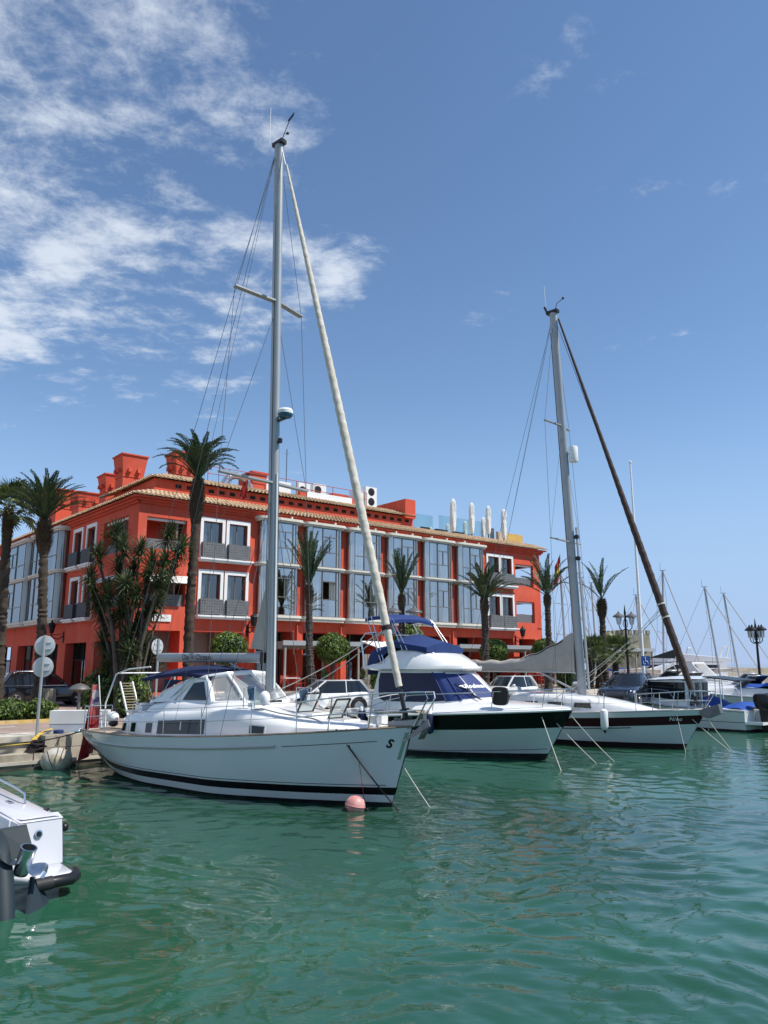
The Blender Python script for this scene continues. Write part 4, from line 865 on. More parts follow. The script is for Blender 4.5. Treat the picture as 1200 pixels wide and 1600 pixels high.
street_lamp('two-headed street lamp beside the white flagpole', at(984,1085,45).xy.to_3d()+V(0,0,QZ), at(984,957,45).z-QZ, 2, .95, R(10), .40, m_iron, m_zinc)
street_lamp('many-headed black street lamp at the right picture edge', at(1190,1085,47).xy.to_3d()+V(0,0,QZ), at(1187,978,47).z-QZ, 4, .8, R(35), .38, m_iron, m_iron)
# low bollard lamp with steel hood, by the flag
b = MB(); b.lathe([(.06,0),(.06,1.0),(.09,1.02),(.09,1.05),(.36,1.12),(.40,1.16),(.30,1.28),(.12,1.36),(.02,1.38)], 18); o = b.build('bollard_lamp', m_zinc, None); o.location = at(121,1125,30.5).xy.to_3d()+V(0,0,QZ); tag(o, 'low lamp with wide steel hood between the shrubs and the red flag', 'lamp')
# signs
def sign(name, label, base, h, discs, rz, r=.31, group=None):
    t = root(name, label, 'road sign', base, rz, group); b = MB(); b.tube([(0,.0,0),(0,.0,h)], .042, 10); b.build('post', mat('galvanised_post', (.42,.43,.43), .45, .5, var=.08), t)
    for z in discs:
        b = MB(); b.lathe([(r-.012,-.012),(r,-.008),(r,.008),(r-.012,.012)], 28, (0,.055,z), 0, (0,1,0)); b.bar((-.2,.035,z+.1),(.2,.035,z+.1),.025,.03); b.bar((-.2,.035,z-.1),(.2,.035,z-.1),.025,.03); o = b.build('disc', mat('sign_back', (.60,.61,.60), .45, .35, var=.05), t)
        b = MB()
        for k in range(2): b.box(.10, .22-.02*k, .036, .0425, z-.10-.025*k, z-.088-.025*k)
        b.build('maker_mark', m_iron, o, False)
sb = at(57,1150,23.9).xy.to_3d()+V(0,0,QZ)
sign('road_sign', 'galvanised post carrying two round signs seen from behind at the quay edge', sb, 2.98, (2.66, 2.02), R(4))
sign('road_sign', 'single round sign on grey post behind the stern arch of the centre yacht', at(242,1110,29.5).xy.to_3d()+V(0,0,QZ), 3.05, (2.75,), R(62), .30)
t = root('parking_sign', 'blue disabled-parking sign on a post by the stone tower', 'sign', at(1012,1085,47).xy.to_3d()+V(0,0,QZ), R(0)); zz = at(1012,1033,47).z-QZ
b = MB(); b.tube([(0,0,0),(0,0,zz+.4)], .03, 8); b.build('post', m_alu, t); b = MB(); b.box(-.27,.27,-.05,-.035,zz-.28,zz+.30); b.build('plate', mat('sign_blue', (.02,.08,.30), .5), t, False)
b = MB(); b.tube([(-.03,-.056,zz+.17),(-.02,-.056,zz),(.10,-.056,zz-.01),(.13,-.056,zz-.14)], .02, 6); b.tube([(.07*cos(a)-.08, -.056, zz-.07+.11*sin(a)) for a in [R(120+24*i) for i in range(10)]], .015, 6); b.ball((-.03,-.056,zz+.21), .035); b.build('wheelchair_symbol', m_white, t)
# flagpole
fp = at(1003,1060,50); b = MB(); hh = at(990,724,50).z-QZ; b.lathe([(.13,0),(.13,.3),(.11,.31),(.055,hh),(.09,hh+.02),(.09,hh+.14),(.02,hh+.2)], 12); o = b.build('flagpole', m_white, None); o.location = (at(992,800,50).x-.1, 50, QZ); tag(o, 'tall white bare flagpole right of the lone palm', 'flagpole')
# terrace canopies
m_can = mat('canopy_grey', (.27,.25,.23), .7, var=.08)
def canopy(label, t0, t1, y0, y1, z, posts):
    t = root('terrace_canopy', label, 'canopy', b2w(t0, y0, 0), BA, 'flat canopies over the terrace'); W_ = t1-t0; Dp = y1-y0
    b = MB(); b.box(0, W_, 0, Dp, z, z+.22); b.build('roof_slab', m_can, t, False); b = MB(); b.box(-.05, W_+.05, -.06, -.002, z+.02, z+.26); b.build('gutter', m_alu, t, False)
    for x in posts:
        b = MB(); b.box(x-.05, x+.05, .02, .12, GZ+.005, z); b.build('post', m_can, t, False)
    for k in range(int(W_/1.5)+1):
        b = MB(); b.box(min(k*1.5, W_-.1), min(k*1.5, W_-.1)+.08, .13, Dp-.02, z-.14, z-.001); b.build('beam', m_can, t, False)
canopy('grey flat canopy left of the ball tree, over the first shopfronts', 6.6, 11.6, -3.6, -.35, 3.95, (.15, 2.5, 4.85))
canopy('long grey flat canopy along the right half of the terrace', 19.0, 31.0, -3.8, -.35, 3.95, (.15, 3, 6, 9, 11.85))
canopy('grey flat canopy continuing beyond the right end of the red building', 31.6, 40.0, -3.8, -.35, 3.95, (.15, 3, 6, 8.2))
t = root('cafe_awning', 'cream sloping café awning with timber fascia right of the ball tree', 'awning', b2w(14.1,-2.6,0), BA); b = MB(); b.hexa([(0,0,3.75),(3.0,0,3.75),(3.0,2.4,4.35),(0,2.4,4.35),(0,0,3.8),(3.0,0,3.8),(3.0,2.4,4.4),(0,2.4,4.4)]); b.build('fabric', m_curtain, t, False)
b = MB(); b.box(0,3.0,-.05,-.002,3.25,3.8); b.build('fascia', mat('timber_fascia', (.52,.32,.16), .7, var=.1), t, False); b = MB(); b.box(0.02,.08,0.01,.07,GZ,3.74); b.box(2.92,2.98,.01,.07,GZ,3.74); b.build('posts', m_can, t, False)
# café chairs and tables
m_redch = mat('red_chair', (.42,.05,.03), .5); 
def chair(label, loc, rz):
    t = root('cafe_chair', label, 'chair', loc, rz, 'red café chairs on the terrace')
    b = MB(); b.box(-.22,.22,-.22,.22,.44,.48); b.build('seat', m_redch, t, False); b = MB(); b.box(-.22,.22,.2,.23,.55,.85); b.build('backrest', m_redch, t, False)
    for x in (-.2,.2):
        for y in (-.2,.2):
            b = MB(); b.bar((x,y,0),(x,y,.44 if y < 0 else .86),.035); b.build('leg', m_redch, t, False)
        b = MB(); b.bar((x,-.2,.66),(x,.2,.66),.035); b.bar((x,-.2,.44),(x,-.2,.66),.03); b.build('armrest', m_redch, t, False)
def table(label, loc):
    t = root('cafe_table', label, 'table', loc, .4, 'café tables on the terrace'); b = MB(); b.box(-.38,.38,-.38,.38,.72,.75); b.build('tabletop', m_white, t, False); b = MB(); b.lathe([(.03,.03),(.03,.72)], 8); b.lathe([(.25,0),(.24,.03)], 12); b.build('pedestal', m_iron, t)
for i, (px, rz, lb) in enumerate([(446,.4,'red café chair nearest the mast of the centre yacht'),(462,2.6,'red café chair left of the second palm'),(474,1.2,'red café chair at the foot of the second palm')]): chair(lb, at(px,1055,40.5+.4*i).xy.to_3d()+V(0,0,GZ), rz)
table('small white café table among the red chairs', at(455,1055,40.0).xy.to_3d()+V(0,0,GZ))
for i, (px, Y, rz, lb) in enumerate([(832,50,.4,'red café chair left of the grey sail cover mast'),(845,50.5,2.2,'second red café chair under the long canopy'),(858,51,1.1,'red café chair closest to the right end palm')]): chair(lb, at(px,1055,Y).xy.to_3d()+V(0,0,GZ), rz)
table('small white café table under the long canopy', at(840,1055,49.6).xy.to_3d()+V(0,0,GZ))
# planters on the terrace
for i, (px, Y, lb) in enumerate([(567,43.5,'grey square planter with a spiky plant by the steps'),(508,41,'grey square planter at the foot of the ball tree'),(700,46,'grey square planter under the long canopy')]):
    t = root('planter', lb, 'planter', at(px,1060,Y).xy.to_3d()+V(0,0,GZ), BA, 'square planters on the terrace'); b = MB(); b.hexa([(-.22,-.22,0),(.22,-.22,0),(.22,.22,0),(-.22,.22,0),(-.28,-.28,.6),(.28,-.28,.6),(.28,.28,.6),(-.28,.28,.6)]); b.build('pot', m_taupe, t, False)
    o = link('plant', ros[i%3], t); o.location = (0,0,.65); o.scale = (.9,.9,1.0)
for i, px in enumerate((573, 581)):
    o = MB().box(-.32,.32,-.04,.04,0,2.0).build('menu_board', m_can, None, False); o.location = at(px,1060,45.5+.2*i).xy.to_3d()+V(0,0,GZ); o.rotation_euler = (0,0,BA); tag(o, ('left' if i == 0 else 'right')+' of two tall grey menu panels by the terrace steps', 'menu board')
# ---------------- things on the roof
def on_roof(t, y, z): return b2w(t, y, z)
def ac(label, t, y, z, w, h, rz, fans):
    r_ = root('air_conditioner', label, 'air conditioner', on_roof(t,y,z), BA+rz, 'air conditioners on the roof'); b = MB(); b.box(-w/2,w/2,-.18,.18,.08,h); b.build('case', m_white, r_, False)
    b = MB(); b.box(-w/2+.1,-w/2+.16,-.16,.16,0,.08); b.box(w/2-.16,w/2-.1,-.16,.16,0,.08); b.build('feet', m_iron, r_, False)
    for k in range(fans):
        b = MB(); b.lathe([(.27,0),(.27,.015),(.24,.02),(.05,.025)], 20, (-w*.16 if fans == 1 else 0,-.181,.08+(h-.08)*(k+.5)/fans), 0, (0,-1,0)); b.build('fan_grille', m_iron, r_)
ac('white air conditioner right of the mast on the red building roof', 12.0, 3.3, 13.48, .9, 1.05, 0, 1); ac('white air conditioner second from the mast on the roof', 13.2, 3.3, 13.75, 1.0, .9, 0, 1)
ac('wide white air conditioner just left of the furled sail on the roof', 10.2, 3.6, 13.48, 1.9, 1.0, 0, 1); ac('tall double-fan air conditioner right of the furled sail', 17.1, 2.8, 13.48, .95, 1.45, 0, 2)
ac('narrow air conditioner just behind the furled sail', 16.1, 2.9, 13.48, .8, 1.05, 0, 1)
m_duct = mat('galvanised_duct', (.62,.63,.63), .28, .95)
b = MB(); b.tube([V(6.2+.9*(1-cos(a)), 3.0, 13.4+.85*sin(a)) for a in [R(6*i) for i in range(0,28)]]+[V(8.2,3.0,13.4)], .22, 14); o = b.build('roof_duct', m_duct, None); o.matrix_basis = BM; tag(o, 'fat silver ventilation duct bending over the roof', 'duct')
m_rrail = mat('red_rail', (.38,.05,.03), .5)
rl = root('roof_railing', 'thin red guard rail along the roof edge of the red building', 'railing', BO, BA)
for a, c_ in ((4.9, 9.1), (9.6, 16.6)):
    for z in (13.98, 14.42):
        b = MB(); b.tube([(a,2.5,z+.0),(c_,2.5,z)], .022, 6); b.build('rail', m_rrail, rl)
    k = int((c_-a)/1.2)
    for i in range(k+1): b = MB(); b.tube([(a+(c_-a)*i/k,2.5,13.48),(a+(c_-a)*i/k,2.5,14.42)], .022, 6); b.build('post', m_rrail, rl)
b = MB(); b.tube([(11.75,5,13.48),(11.75,5,17.2)], .03, 6); b.tube([(11.5,5,16.9),(12.0,5,16.9)], .012, 5); o = b.build('roof_antenna', m_wire, None); o.matrix_basis = BM; tag(o, 'thin antenna pole standing on the roof', 'antenna')
gs = root('glass_screen', 'clear glass wind screen around the roof terrace', 'glass screen', BO, BA)
for k, (a, c_, y) in enumerate([(19.9,21.6,3.2),(21.62,23.3,3.2),(23.32,25.0,2.6),(25.02,26.7,2.6),(26.72,28.3,2.6)]):
    b = MB(); b.poly([(a,y,12.1),(c_,y,12.1),(c_,y,13.75),(a,y,13.75)]); b.build('pane', m_screen, gs, False)
gd = MB(); gd.box(27.6, 28.0, 1.5, 1.56, 12.06, 13.1); gd.build('end_panel', mat('grey_board', (.36,.35,.30), .8), gs, False)
for k, (a, c_, cl_, lb) in enumerate([(28.05,29.3,(.60,.47,.36),'pale wooden board panel on the roof edge'),(29.32,31.0,(.58,.37,.10),'ochre wooden board panel at the right end of the roof')]):
    o = MB().box(a, c_, 1.3, 1.36, 12.06, 12.85).build('board_panel', mat('board_%d'%k, cl_, .8, var=.15, vs=3), None, False); o.matrix_basis = BM; tag(o, lb, 'panel')
def parasol(label, u, v, Y, h, r=.22):
    p = at(u, v, Y); t = root('closed_parasol', label, 'parasol', (p.x, p.y, p.z-h), 0, 'closed white parasols on the roof terrace'); P = []; rg = random.Random(int(u)); rgn = [[rg.uniform(-.08,.08) for _ in range(16)] for _ in range(19)]
    prof = tabf([(0,.45),(.05,.62),(.2,.72),(.5,.78),(.62,.70),(.68,.80),(.85,.74),(.95,.55),(1,.12)])
    for i in range(19):
        f = i/18; z = h*(.22+.78*f); P.append([V(r*prof(f)*(1+.14*sin(j*pi/2+f*5)+rgn[i][j])*cos(2*pi*j/16)+.04*f, r*prof(f)*(1+.14*sin(j*pi/2+f*5)+rgn[i][j])*sin(2*pi*j/16), z) for j in range(16)])
    b = MB(); b.grid(P, 0, False, True); b.poly(P[-1]); b.build('cover', m_curtain, t); b = MB(); b.tube([(0,0,0),(0,0,h*.3)], .04, 8); b.lathe([(.35,0),(.33,.06)], 12); b.build('stand', m_iron, t)
for u, v, Y, h, r_, lb in [(707,779,54,3.1,.27,'tallest closed parasol, leftmost of the big ones on the roof'),(736,785,55,3.0,.25,'second big closed parasol from the left on the roof'),(762,790,56,2.8,.24,'third big closed parasol from the left on the roof'),(786,795,57,2.9,.25,'rightmost closed parasol on the roof, behind the ochre panel'),(754,808,58,2.2,.2,'small closed parasol just left of the third big one'),(726,814,59,2.0,.2,'small closed parasol between the two leftmost big ones'),(699,818,59,2.0,.2,'small closed parasol at the left foot of the tallest one'),(672,823,58,1.7,.2,'small closed parasol at the left end of the glass screen')]: parasol(lb, u, v, Y, h, r_)
t = root('roof_sofa', 'dark outdoor sofa and tables frame behind the glass screen', 'sofa', b2w(23.6,2.9,12.06), BA)
for x, w in ((-1.2,.9),(.3,1.2),(2.2,1.0)):
    b = MB(); b.box(x,x+w,0,.7,.3,.45); b.box(x,x+w,.6,.7,.45,.85); b.box(x,x+.06,0,.7,0,.65); b.box(x+w-.06,x+w,0,.7,0,.65); b.build('seat_frame', m_iron, t, False)
t = root('roof_sunshade', 'white flat sunshade at the left end of the roof terrace', 'sunshade', b2w(20.2,4.4,12.06), BA); b = MB(); b.hexa([(0,0,1.75),(2.3,0,1.95),(2.3,2,1.95),(0,2,1.75),(0,0,2.05),(2.3,0,2.0),(2.3,2,2.0),(0,2,2.05)]); b.build('canvas', m_curtain, t, False); b = MB(); b.tube([(.1,1,0),(.1,1,1.8)], .04, 8); b.tube([(2.1,1,0),(2.1,1,1.94)], .03, 8); b.build('poles', m_alu, t)
# flag on the building top right
m_flagr = mat('flag_red', (.45,.02,.02), .8); m_flagy = mat('flag_yellow', (.65,.42,.03), .8)
t = root('spanish_flag', 'limp red and yellow flag on a thin pole above the right end palm', 'flag', at(869,905,47).xy.to_3d()+V(0,0,QZ)); zt = at(875,865,47).z-QZ; b = MB(); b.tube([(0.3,0,0),(0.3,0,zt)], .02, 6); b.build('pole', m_alu, t)
for k, m_ in enumerate((m_flagr, m_flagy, m_flagr)):
    P = [[V(.28-.34*i/6-.05*k, .05*sin(i*1.3+k), zt-.1-.5*k-.12*i-.5*j*.98) for j in (0,1)] for i in range(7)]; b = MB(); b.grid(P); b.build('stripe', m_, t)
t = root('hanging_flag', 'small limp red and white flag hanging from the lower spreader of the centre yacht', 'flag', at(383,755,19.2)); 
P = [[V(-.09+.05*i+.02*sin(j*2.1), .02*sin(i*2+j), -.46*j/6+.03*i) for j in range(7)] for i in range(4)]; b = MB(); b.grid(P); b.build('cloth', m_flagr, t); b = MB(); b.tube([(.07,0,.12),(.07,0,-.42)], .006, 5); b.build('halyard', m_wire, t)
# ================================================================ boats (local x forward, y to port, z up from the waterline)
class Hull:
    def __init__(s, xw0, xw1, xd0, xd1, bw, bd, zs, k=.75, n=44):
        s.a = (xw0, xw1, xd0, xd1); s.bw = tabf(bw); s.bd = tabf(bd); s.zs = tabf(zs); s.k = k; s.n = n
    def p(s, u, z, side=-1, g=0.0):
        zh = s.zs(u); w = z/zh; xw = s.a[0]+(s.a[1]-s.a[0])*u; xd = s.a[2]+(s.a[3]-s.a[2])*u; x = xw+(xd-xw)*w
        bw, bd = s.bw(u), s.bd(u); b = bw+(bd-bw)*(abs(w)**s.k)*(1 if w > 0 else -1); b = max(b, .012)+g
        return V(x, side*b, z)
    def su(s, x, z):            # station whose skin passes x at height z
        lo, hi = 0.0, 1.0
        for _ in range(30):
            m_ = (lo+hi)/2
            if s.p(m_, z).x < x: lo = m_
            else: hi = m_
        return lo
    def band(s, name, m_, parent, f0, f1, rows=3, transom=True, label=None):
        b = MB(); us = [1-(1-i/s.n)**1.25 for i in range(s.n+1)]
        for sd in (-1, 1):
            b.grid([[s.p(u, f0(u)+(f1(u)-f0(u))*j/rows, sd) for j in range(rows+1)] for u in us])
        if transom:
            b.grid([[V(0,0,0)+s.p(0, f0(0)+(f1(0)-f0(0))*j/rows, -1).lerp(s.p(0, f0(0)+(f1(0)-f0(0))*j/rows, 1), q/8)+V(-.10*(1-(q/4-1)**2),0,0) for j in range(rows+1)] for q in range(9)])
        o = b.build(name, m_, parent, True, 50)
        if label: o['label'] = label
        return o
    def line(s, name, m_, parent, f, r_, u0=0, u1=1, g=.0, n=40, flat=1.0, sides=(-1,1)):
        b = MB()
        for sd in sides: b.tube([s.p(u0+(u1-u0)*i/n, f(u0+(u1-u0)*i/n), sd, g) for i in range(n+1)], r_, 6, 0, True, flat)
        return b.build(name, m_, parent)
    def deck(s, name, m_, parent, dz=-.03, crown=.06, inset=.02, u1=1.0, u0=0.0):
        P = []
        for i in range(33):
            u = u0+(u1-u0)*i/32; a = s.p(u, s.zs(u), 1); P.append([V(a.x, (a.y-inset)*q, a.z+dz+crown*(1-q*q)) for q in [-1+.25*j for j in range(9)]])
        b = MB(); b.grid(P); return b.build(name, m_, parent)
    def patch(s, name, m_, parent, pts, off=.004):
        """flat mark on the starboard skin given as (x, z) outline"""
        b = MB(); b.poly([s.p(s.su(x, z), z, -1, off) for x, z in pts]); return b.build(name, m_, parent, False)

def loft(mb, secs, cap=True, m=0):
    """secs: (x, [(y, z) half outline from edge to centre])"""
    P = []
    for x, h in secs: P.append([V(x if not callable(x) else x(y), -y, z) for y, z in h]+[V(x if not callable(x) else x(y), y, z) for y, z in h[::-1] if y > 1e-6])
    mb.grid(P, m)
    if cap: mb.poly(P[0], m); mb.poly(P[-1][::-1], m)
def wire(name, pts, r_, parent, m_=None, n=5):
    b = MB(); b.tube(pts, r_, n); return b.build(name, m_ or m_wire, parent)
def rail(name, pts, r_, parent, m_=None):
    b = MB(); b.tube(pts, r_, 7); return b.build(name, m_ or m_steel, parent)
def sag(p, q, s_, n=14): return [Vector(p).lerp(Vector(q), i/n)-V(0,0,s_*4*(i/n)*(1-i/n)) for i in range(n+1)]
def spiral_sail(name, p0, p1, rf, m_, parent, tw=26, n=150, amp=.10):
    p0, p1 = Vector(p0), Vector(p1); d = (p1-p0).normalized(); a = d.cross(V(0,1,0)).normalized(); b_ = d.cross(a); P = []; rg = random.Random(5)
    for i in range(n+1):
        t = i/n; c = p0.lerp(p1, t); r_ = rf(t)*(1+rg.uniform(-.03,.03)); P.append([c+(a*cos(2*pi*j/12)+b_*sin(2*pi*j/12))*r_*(1+amp*sin(2*pi*j/12+tw*2*pi*t)+.5*amp*sin(4*pi*j/12-tw*1.3*2*pi*t)) for j in range(12)])
    b = MB(); b.grid(P, 0, False, True); b.poly(P[0]); b.poly(P[-1]); return b.build(name, m_, parent)
def stanchions(h, parent, us, hh=.62, sides=(-1,1), inset=.06):
    tops = {}
    for sd in sides:
        L_ = []
        for u in us:
            p = h.p(u, h.zs(u), sd, -inset); q = p+V(0,0,hh); rail('stanchion', [p-V(0,0,.03), q], .013, parent); L_.append(q)
        for f in (1.0, .52): wire('lifeline', [q-V(0,0,hh*(1-f)) for q in L_], .005, parent)
        tops[sd] = L_
    return tops

# ---------------------------------------------------------------- centre yacht
HB = R(-40); hx = V(cos(HB), sin(HB), 0)
yo = V(.16,17.38,0)-hx*9.9
ya = root('sailing_yacht', 'large white sailing yacht with navy bimini and tall mast moored in the centre', 'sailing yacht', yo, HB)
YMB = Matrix.Translation(yo) @ Matrix.Rotation(HB, 4, 'Z')
H = Hull(0.1, 9.9, -.85, 10.5, [(0,.62),(.12,1.18),(.35,1.62),(.55,1.62),(.75,1.08),(.9,.46),(1,.015)], [(0,1.30),(.12,1.62),(.35,1.93),(.55,1.92),(.75,1.50),(.9,.80),(1,.03)], [(0,1.13),(.25,1.17),(.5,1.29),(.75,1.47),(1,1.70)], .62)
lift = lambda u: .05*abs(u-.35)**1.5
aft = lambda u: .42*max(0,1-u/.16)**1.6            # bands sweep up under the counter
zA = lambda u: .07+lift(u)+aft(u); zB = lambda u: .22+lift(u)*1.2+aft(u); zC = lambda u: .37+lift(u)*1.6+aft(u)*.9
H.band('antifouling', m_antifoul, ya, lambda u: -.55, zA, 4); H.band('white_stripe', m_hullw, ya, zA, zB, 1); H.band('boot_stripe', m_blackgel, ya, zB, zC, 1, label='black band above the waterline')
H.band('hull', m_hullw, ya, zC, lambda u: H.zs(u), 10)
H.line('thin_black_line', m_blackgel, ya, lambda u: zC(u)+.045, .007, .0, .98, .001)
H.line('rubbing_strake', mat('strake_grey', (.40,.40,.38), .4), ya, lambda u: H.zs(u)-.26, .035, .03, .76, .012)
H.line('cove_line', m_blackgel, ya, lambda u: H.zs(u)-.27, .007, .775, .95, .001)
H.line('toe_rail', mat('toe_rail_wood', (.22,.15,.10), .5), ya, lambda u: H.zs(u), .020, 0, 1, -.015)
H.deck('deck', m_teak, ya)
# stern lettering and bow mark
def skin_text(h, body, x, z, size, parent, m_, name='lettering', shear=0, rot=0, bold=0):
    u = h.su(x, z); p = h.p(u, z, -1, .006); q = h.p(h.su(x+.3, z), z, -1, .006); r2 = h.p(h.su(x, z+.15), z+.15, -1, .006)
    ex = (q-p).normalized(); ez = (r2-p); ez = (ez-ex*ez.dot(ex)).normalized(); n_ = ex.cross(ez)
    M_ = Matrix(((ex.x,ez.x,n_.x,p.x),(ex.y,ez.y,n_.y,p.y),(ex.z,ez.z,n_.z,p.z),(0,0,0,1))) @ Matrix.Rotation(rot,4,'Z')
    return text(name, body, size, m_, parent, M_, shear, .002, bold)
skin_text(H, 'S', 10.05, 1.33, .27, ya, m_blackgel, 'bow_emblem', .25, R(-12), .008)
m_goldl = mat('faded_gold', (.36,.35,.30), .5)
rgn_ = random.Random(12)
for k in range(9):                                                        # worn, unreadable stern name
    if k == 5: continue
    x = -.30+.062*k; z0 = .955+rgn_.uniform(0,.01)
    H.patch('stern_name_stroke', m_goldl, ya, [(x,z0),(x+.018,z0),(x+.018,z0+.09),(x,z0+.09)], .005); H.patch('stern_name_stroke', m_goldl, ya, [(x+.018,z0+rgn_.choice((0,.04,.075))),(x+.045,z0+rgn_.choice((0,.04,.075))),(x+.045,z0+.095),(x+.018,z0+.085)], .005)
# coachroof: aft cabin, raised cockpit coaming, forward cabin
b = MB(); secs = []
top = tabf([(.7,1.42),(1.0,1.62),(2.5,1.78),(4.5,1.86),(5.6,1.96),(6.4,1.94),(7.3,1.80),(8.3,1.70),(9.2,1.66),(9.85,1.58)]); hwf = tabf([(.7,.85),(1.2,1.12),(3,1.42),(5,1.45),(6.5,1.32),(8,1.0),(9.2,.62),(9.85,.30)])
def deckz(x): return H.zs(max(0,min(1,(x+.85)/11.35)))
for i in range(33):
    x = .7+9.15*i/32; w = hwf(x); z = top(x); d = deckz(x)-.03
    secs.append((x, [(w+.05,d),(w+.02,d+(z-d)*.55),(w-.03,z-.09),(w-.12,z-.015),(w*.5,z+.045),(0,z+.06)]))
loft(b, secs); b.build('coachroof', m_gel, ya, True, 45)
def cabin_window(x0, x1, f0, f1, m_=m_tint, frame=True, name='window'):
    def pt(x, f, o): w = hwf(x); d = deckz(x)-.03; z = top(x); zz = d+(z-d)*f; yy = w+.05-.03*(f/.55) if f < .55 else w+.02-.05*(f-.55)/.3; return V(x, -(yy+o), zz)
    if frame:
        b = MB(); g = .035; P = [pt(x0-g,f0-.07,.008),pt(x1+g,f0-.07,.008),pt(x1+g,f1+.07,.008),pt(x0-g,f1+.07,.008)]; b.prism(P, (0,.02,0)); o = b.build(name+'_frame' if False else 'window', m_white, ya, False); par = o
    else: par = None
    b = MB(); b.prism([pt(x0,f0,.022),pt(x1,f0,.022),pt(x1,f1,.022),pt(x0,f1,.022)], (0,.013,0)); return b.build('pane' if par else name, m_, par or ya, False)
for x in (1.15, 1.85, 2.75): cabin_window(x, x+.28, .14, .52)
cabin_window(3.3, 5.25, .10, .62, frame=False, name='long_window'); 
b = MB(); b.prism([V(4.28,-1.50,1.27),V(4.32,-1.50,1.27),V(4.32,-1.48,1.6),V(4.28,-1.48,1.6)], (0,.012,0)); b.build('window_bar', m_white, ya, False)
cabin_window(6.75, 7.15, .12, .46)
H.line('deck_seam', m_black, ya, lambda u: H.zs(u)+.012, .012, .1, .93, -.04)
# handrails on the roof
for sd in (-1,1):
    rail('handrail', [V(x, sd*(hwf(x)-.28), top(x)+.03+(.06 if 0 < i < 6 else 0)) for i, x in enumerate([2.5,2.7,3.2,3.8,4.3,4.8,5.0])], .014, ya, m_teak); rail('handrail', [V(x, sd*(hwf(x)-.25), top(x)+.03+(.06 if 0 < i < 5 else 0)) for i, x in enumerate([6.6,6.8,7.3,7.8,8.2,8.4])], .014, ya, m_teak)
# cockpit coaming and windscreen
b = MB(); cs_ = []
for x, w, z in ((2.2,1.05,1.86),(2.6,1.18,1.98),(3.4,1.25,2.04),(5.0,1.2,2.06),(5.9,.95,2.08),(6.25,.6,2.05)):
    cs_.append((x, [(w+.06,1.75),(w,z-.06),(w-.08,z),(0,z+.02)]))
loft(b, cs_); b.build('cockpit_coaming', m_gel, ya, True, 40)
A = [V(3.35,-1.10,2.03), V(5.05,-1.10,2.06), V(5.85,-.72,2.08), V(6.12,0,2.09), V(5.85,.72,2.08), V(5.05,1.10,2.06), V(3.35,1.10,2.03)]
Tt = [V(4.05,-.90,2.64), V(4.55,-.92,2.68), V(5.0,-.62,2.76), V(5.15,0,2.80), V(5.0,.62,2.76), V(4.55,.92,2.68), V(4.05,.90,2.64)]
for i in range(6):
    pan = [A[i].lerp(A[i+1],.06), A[i].lerp(A[i+1],.94), Tt[i].lerp(Tt[i+1],.94), Tt[i].lerp(Tt[i+1],.06)]; b = MB(); b.poly(pan)
    if i in (0, 5):
        o = b.build('side_panel', m_gel, ya, False); sg = -.014 if i == 0 else .014; b = MB(); f0, f1 = (A[0], A[1]) if i == 0 else (A[6], A[5]); t0_, t1_ = (Tt[0], Tt[1]) if i == 0 else (Tt[6], Tt[5])
        b.poly([f0.lerp(f1,.24).lerp(t0_,.10)+V(0,sg,0), f0.lerp(f1,.86).lerp(t1_,.10)+V(0,sg,0), t1_.lerp(f1,.22).lerp(t0_,.30)+V(0,sg,0), t0_.lerp(f0,.30).lerp(t1_,.30)+V(0,sg,0)]); b.build('side_window', m_tint, o, False)
    else: b.build('screen_pane', m_vinyl, ya, False)
b = MB()
for i in range(7):
    b.tube([A[i], A[i].lerp(Tt[i],.5)+V(.02,0,.03), Tt[i]], [.075,.065,.06] if i in (1,5) else .035, 8)
b.tube(Tt, .06, 8); b.tube(A, .045, 8); b.build('screen_frame', m_gel, ya)
for sd in (-1,1): # white side wing behind the screen
    b = MB(); b.prism([V(2.5,sd*1.16,2.0),V(3.35,sd*1.12,2.05),V(3.5,sd*1.08,2.2),V(4.0,sd*.9,2.62),V(3.85,sd*.9,2.66),V(2.9,sd*1.1,2.3)], (0,.03,0)); b.build('side_wing', m_gel, ya, False)
# navy bimini
bim = MB(); P = []
for i in range(15):
    x = 1.9+2.85*i/14; f = i/14; zc_ = 2.74+.24*sin(pi*min(1,f*.62+.10))-.05*max(0,f-.6)/.4; w = 1.10-.16*f
    P.append([V(x, w*q, zc_-.20*abs(q)**2.5-.012*sin(i*2.2)*(1-abs(q))) for q in [-1+j/5 for j in range(11)]])
bim.grid(P); bim.grid([[p-V(0,0,.03) for p in r_] for r_ in P])
for r_ in ([p[0] for p in P], [p[-1] for p in P]): bim.grid([[p, p-V(0,0,.09)] for p in r_])
bim.build('bimini', m_navy, ya)
b = MB(); P = []
for i in range(6):
    x = 2.9+.8*i/5; P.append([V(x-.0*j, -1.06+.015*i, 2.60-.26*j/4*(1-i/5)) for j in range(5)])
b.grid(P); b.build('bimini_side_flap', m_navy, ya)
for x0, x1 in ((2.6,2.0),(2.7,3.2),(3.0,4.1)):
    for sd in (-1,1): rail('bimini_pole', [(x0,sd*1.12,1.95),(x1,sd*1.02,2.68)], .014, ya)
# stern arch
rail('stern_arch', [V(.35,-1.2,1.25),V(.2,-1.15,1.9),V(.42,-1.0,2.72),V(.9,-.9,2.86),V(1.9,-.85,2.93)], .022, ya, m_white); rail('stern_arch', [V(.35,1.2,1.25),V(.2,1.15,1.9),V(.42,1.0,2.72),V(.9,.9,2.86),V(1.9,.85,2.93)], .022, ya, m_white); rail('arch_crossbar', [V(.5,-1.0,2.75),V(.5,1.0,2.75)], .02, ya, m_white)
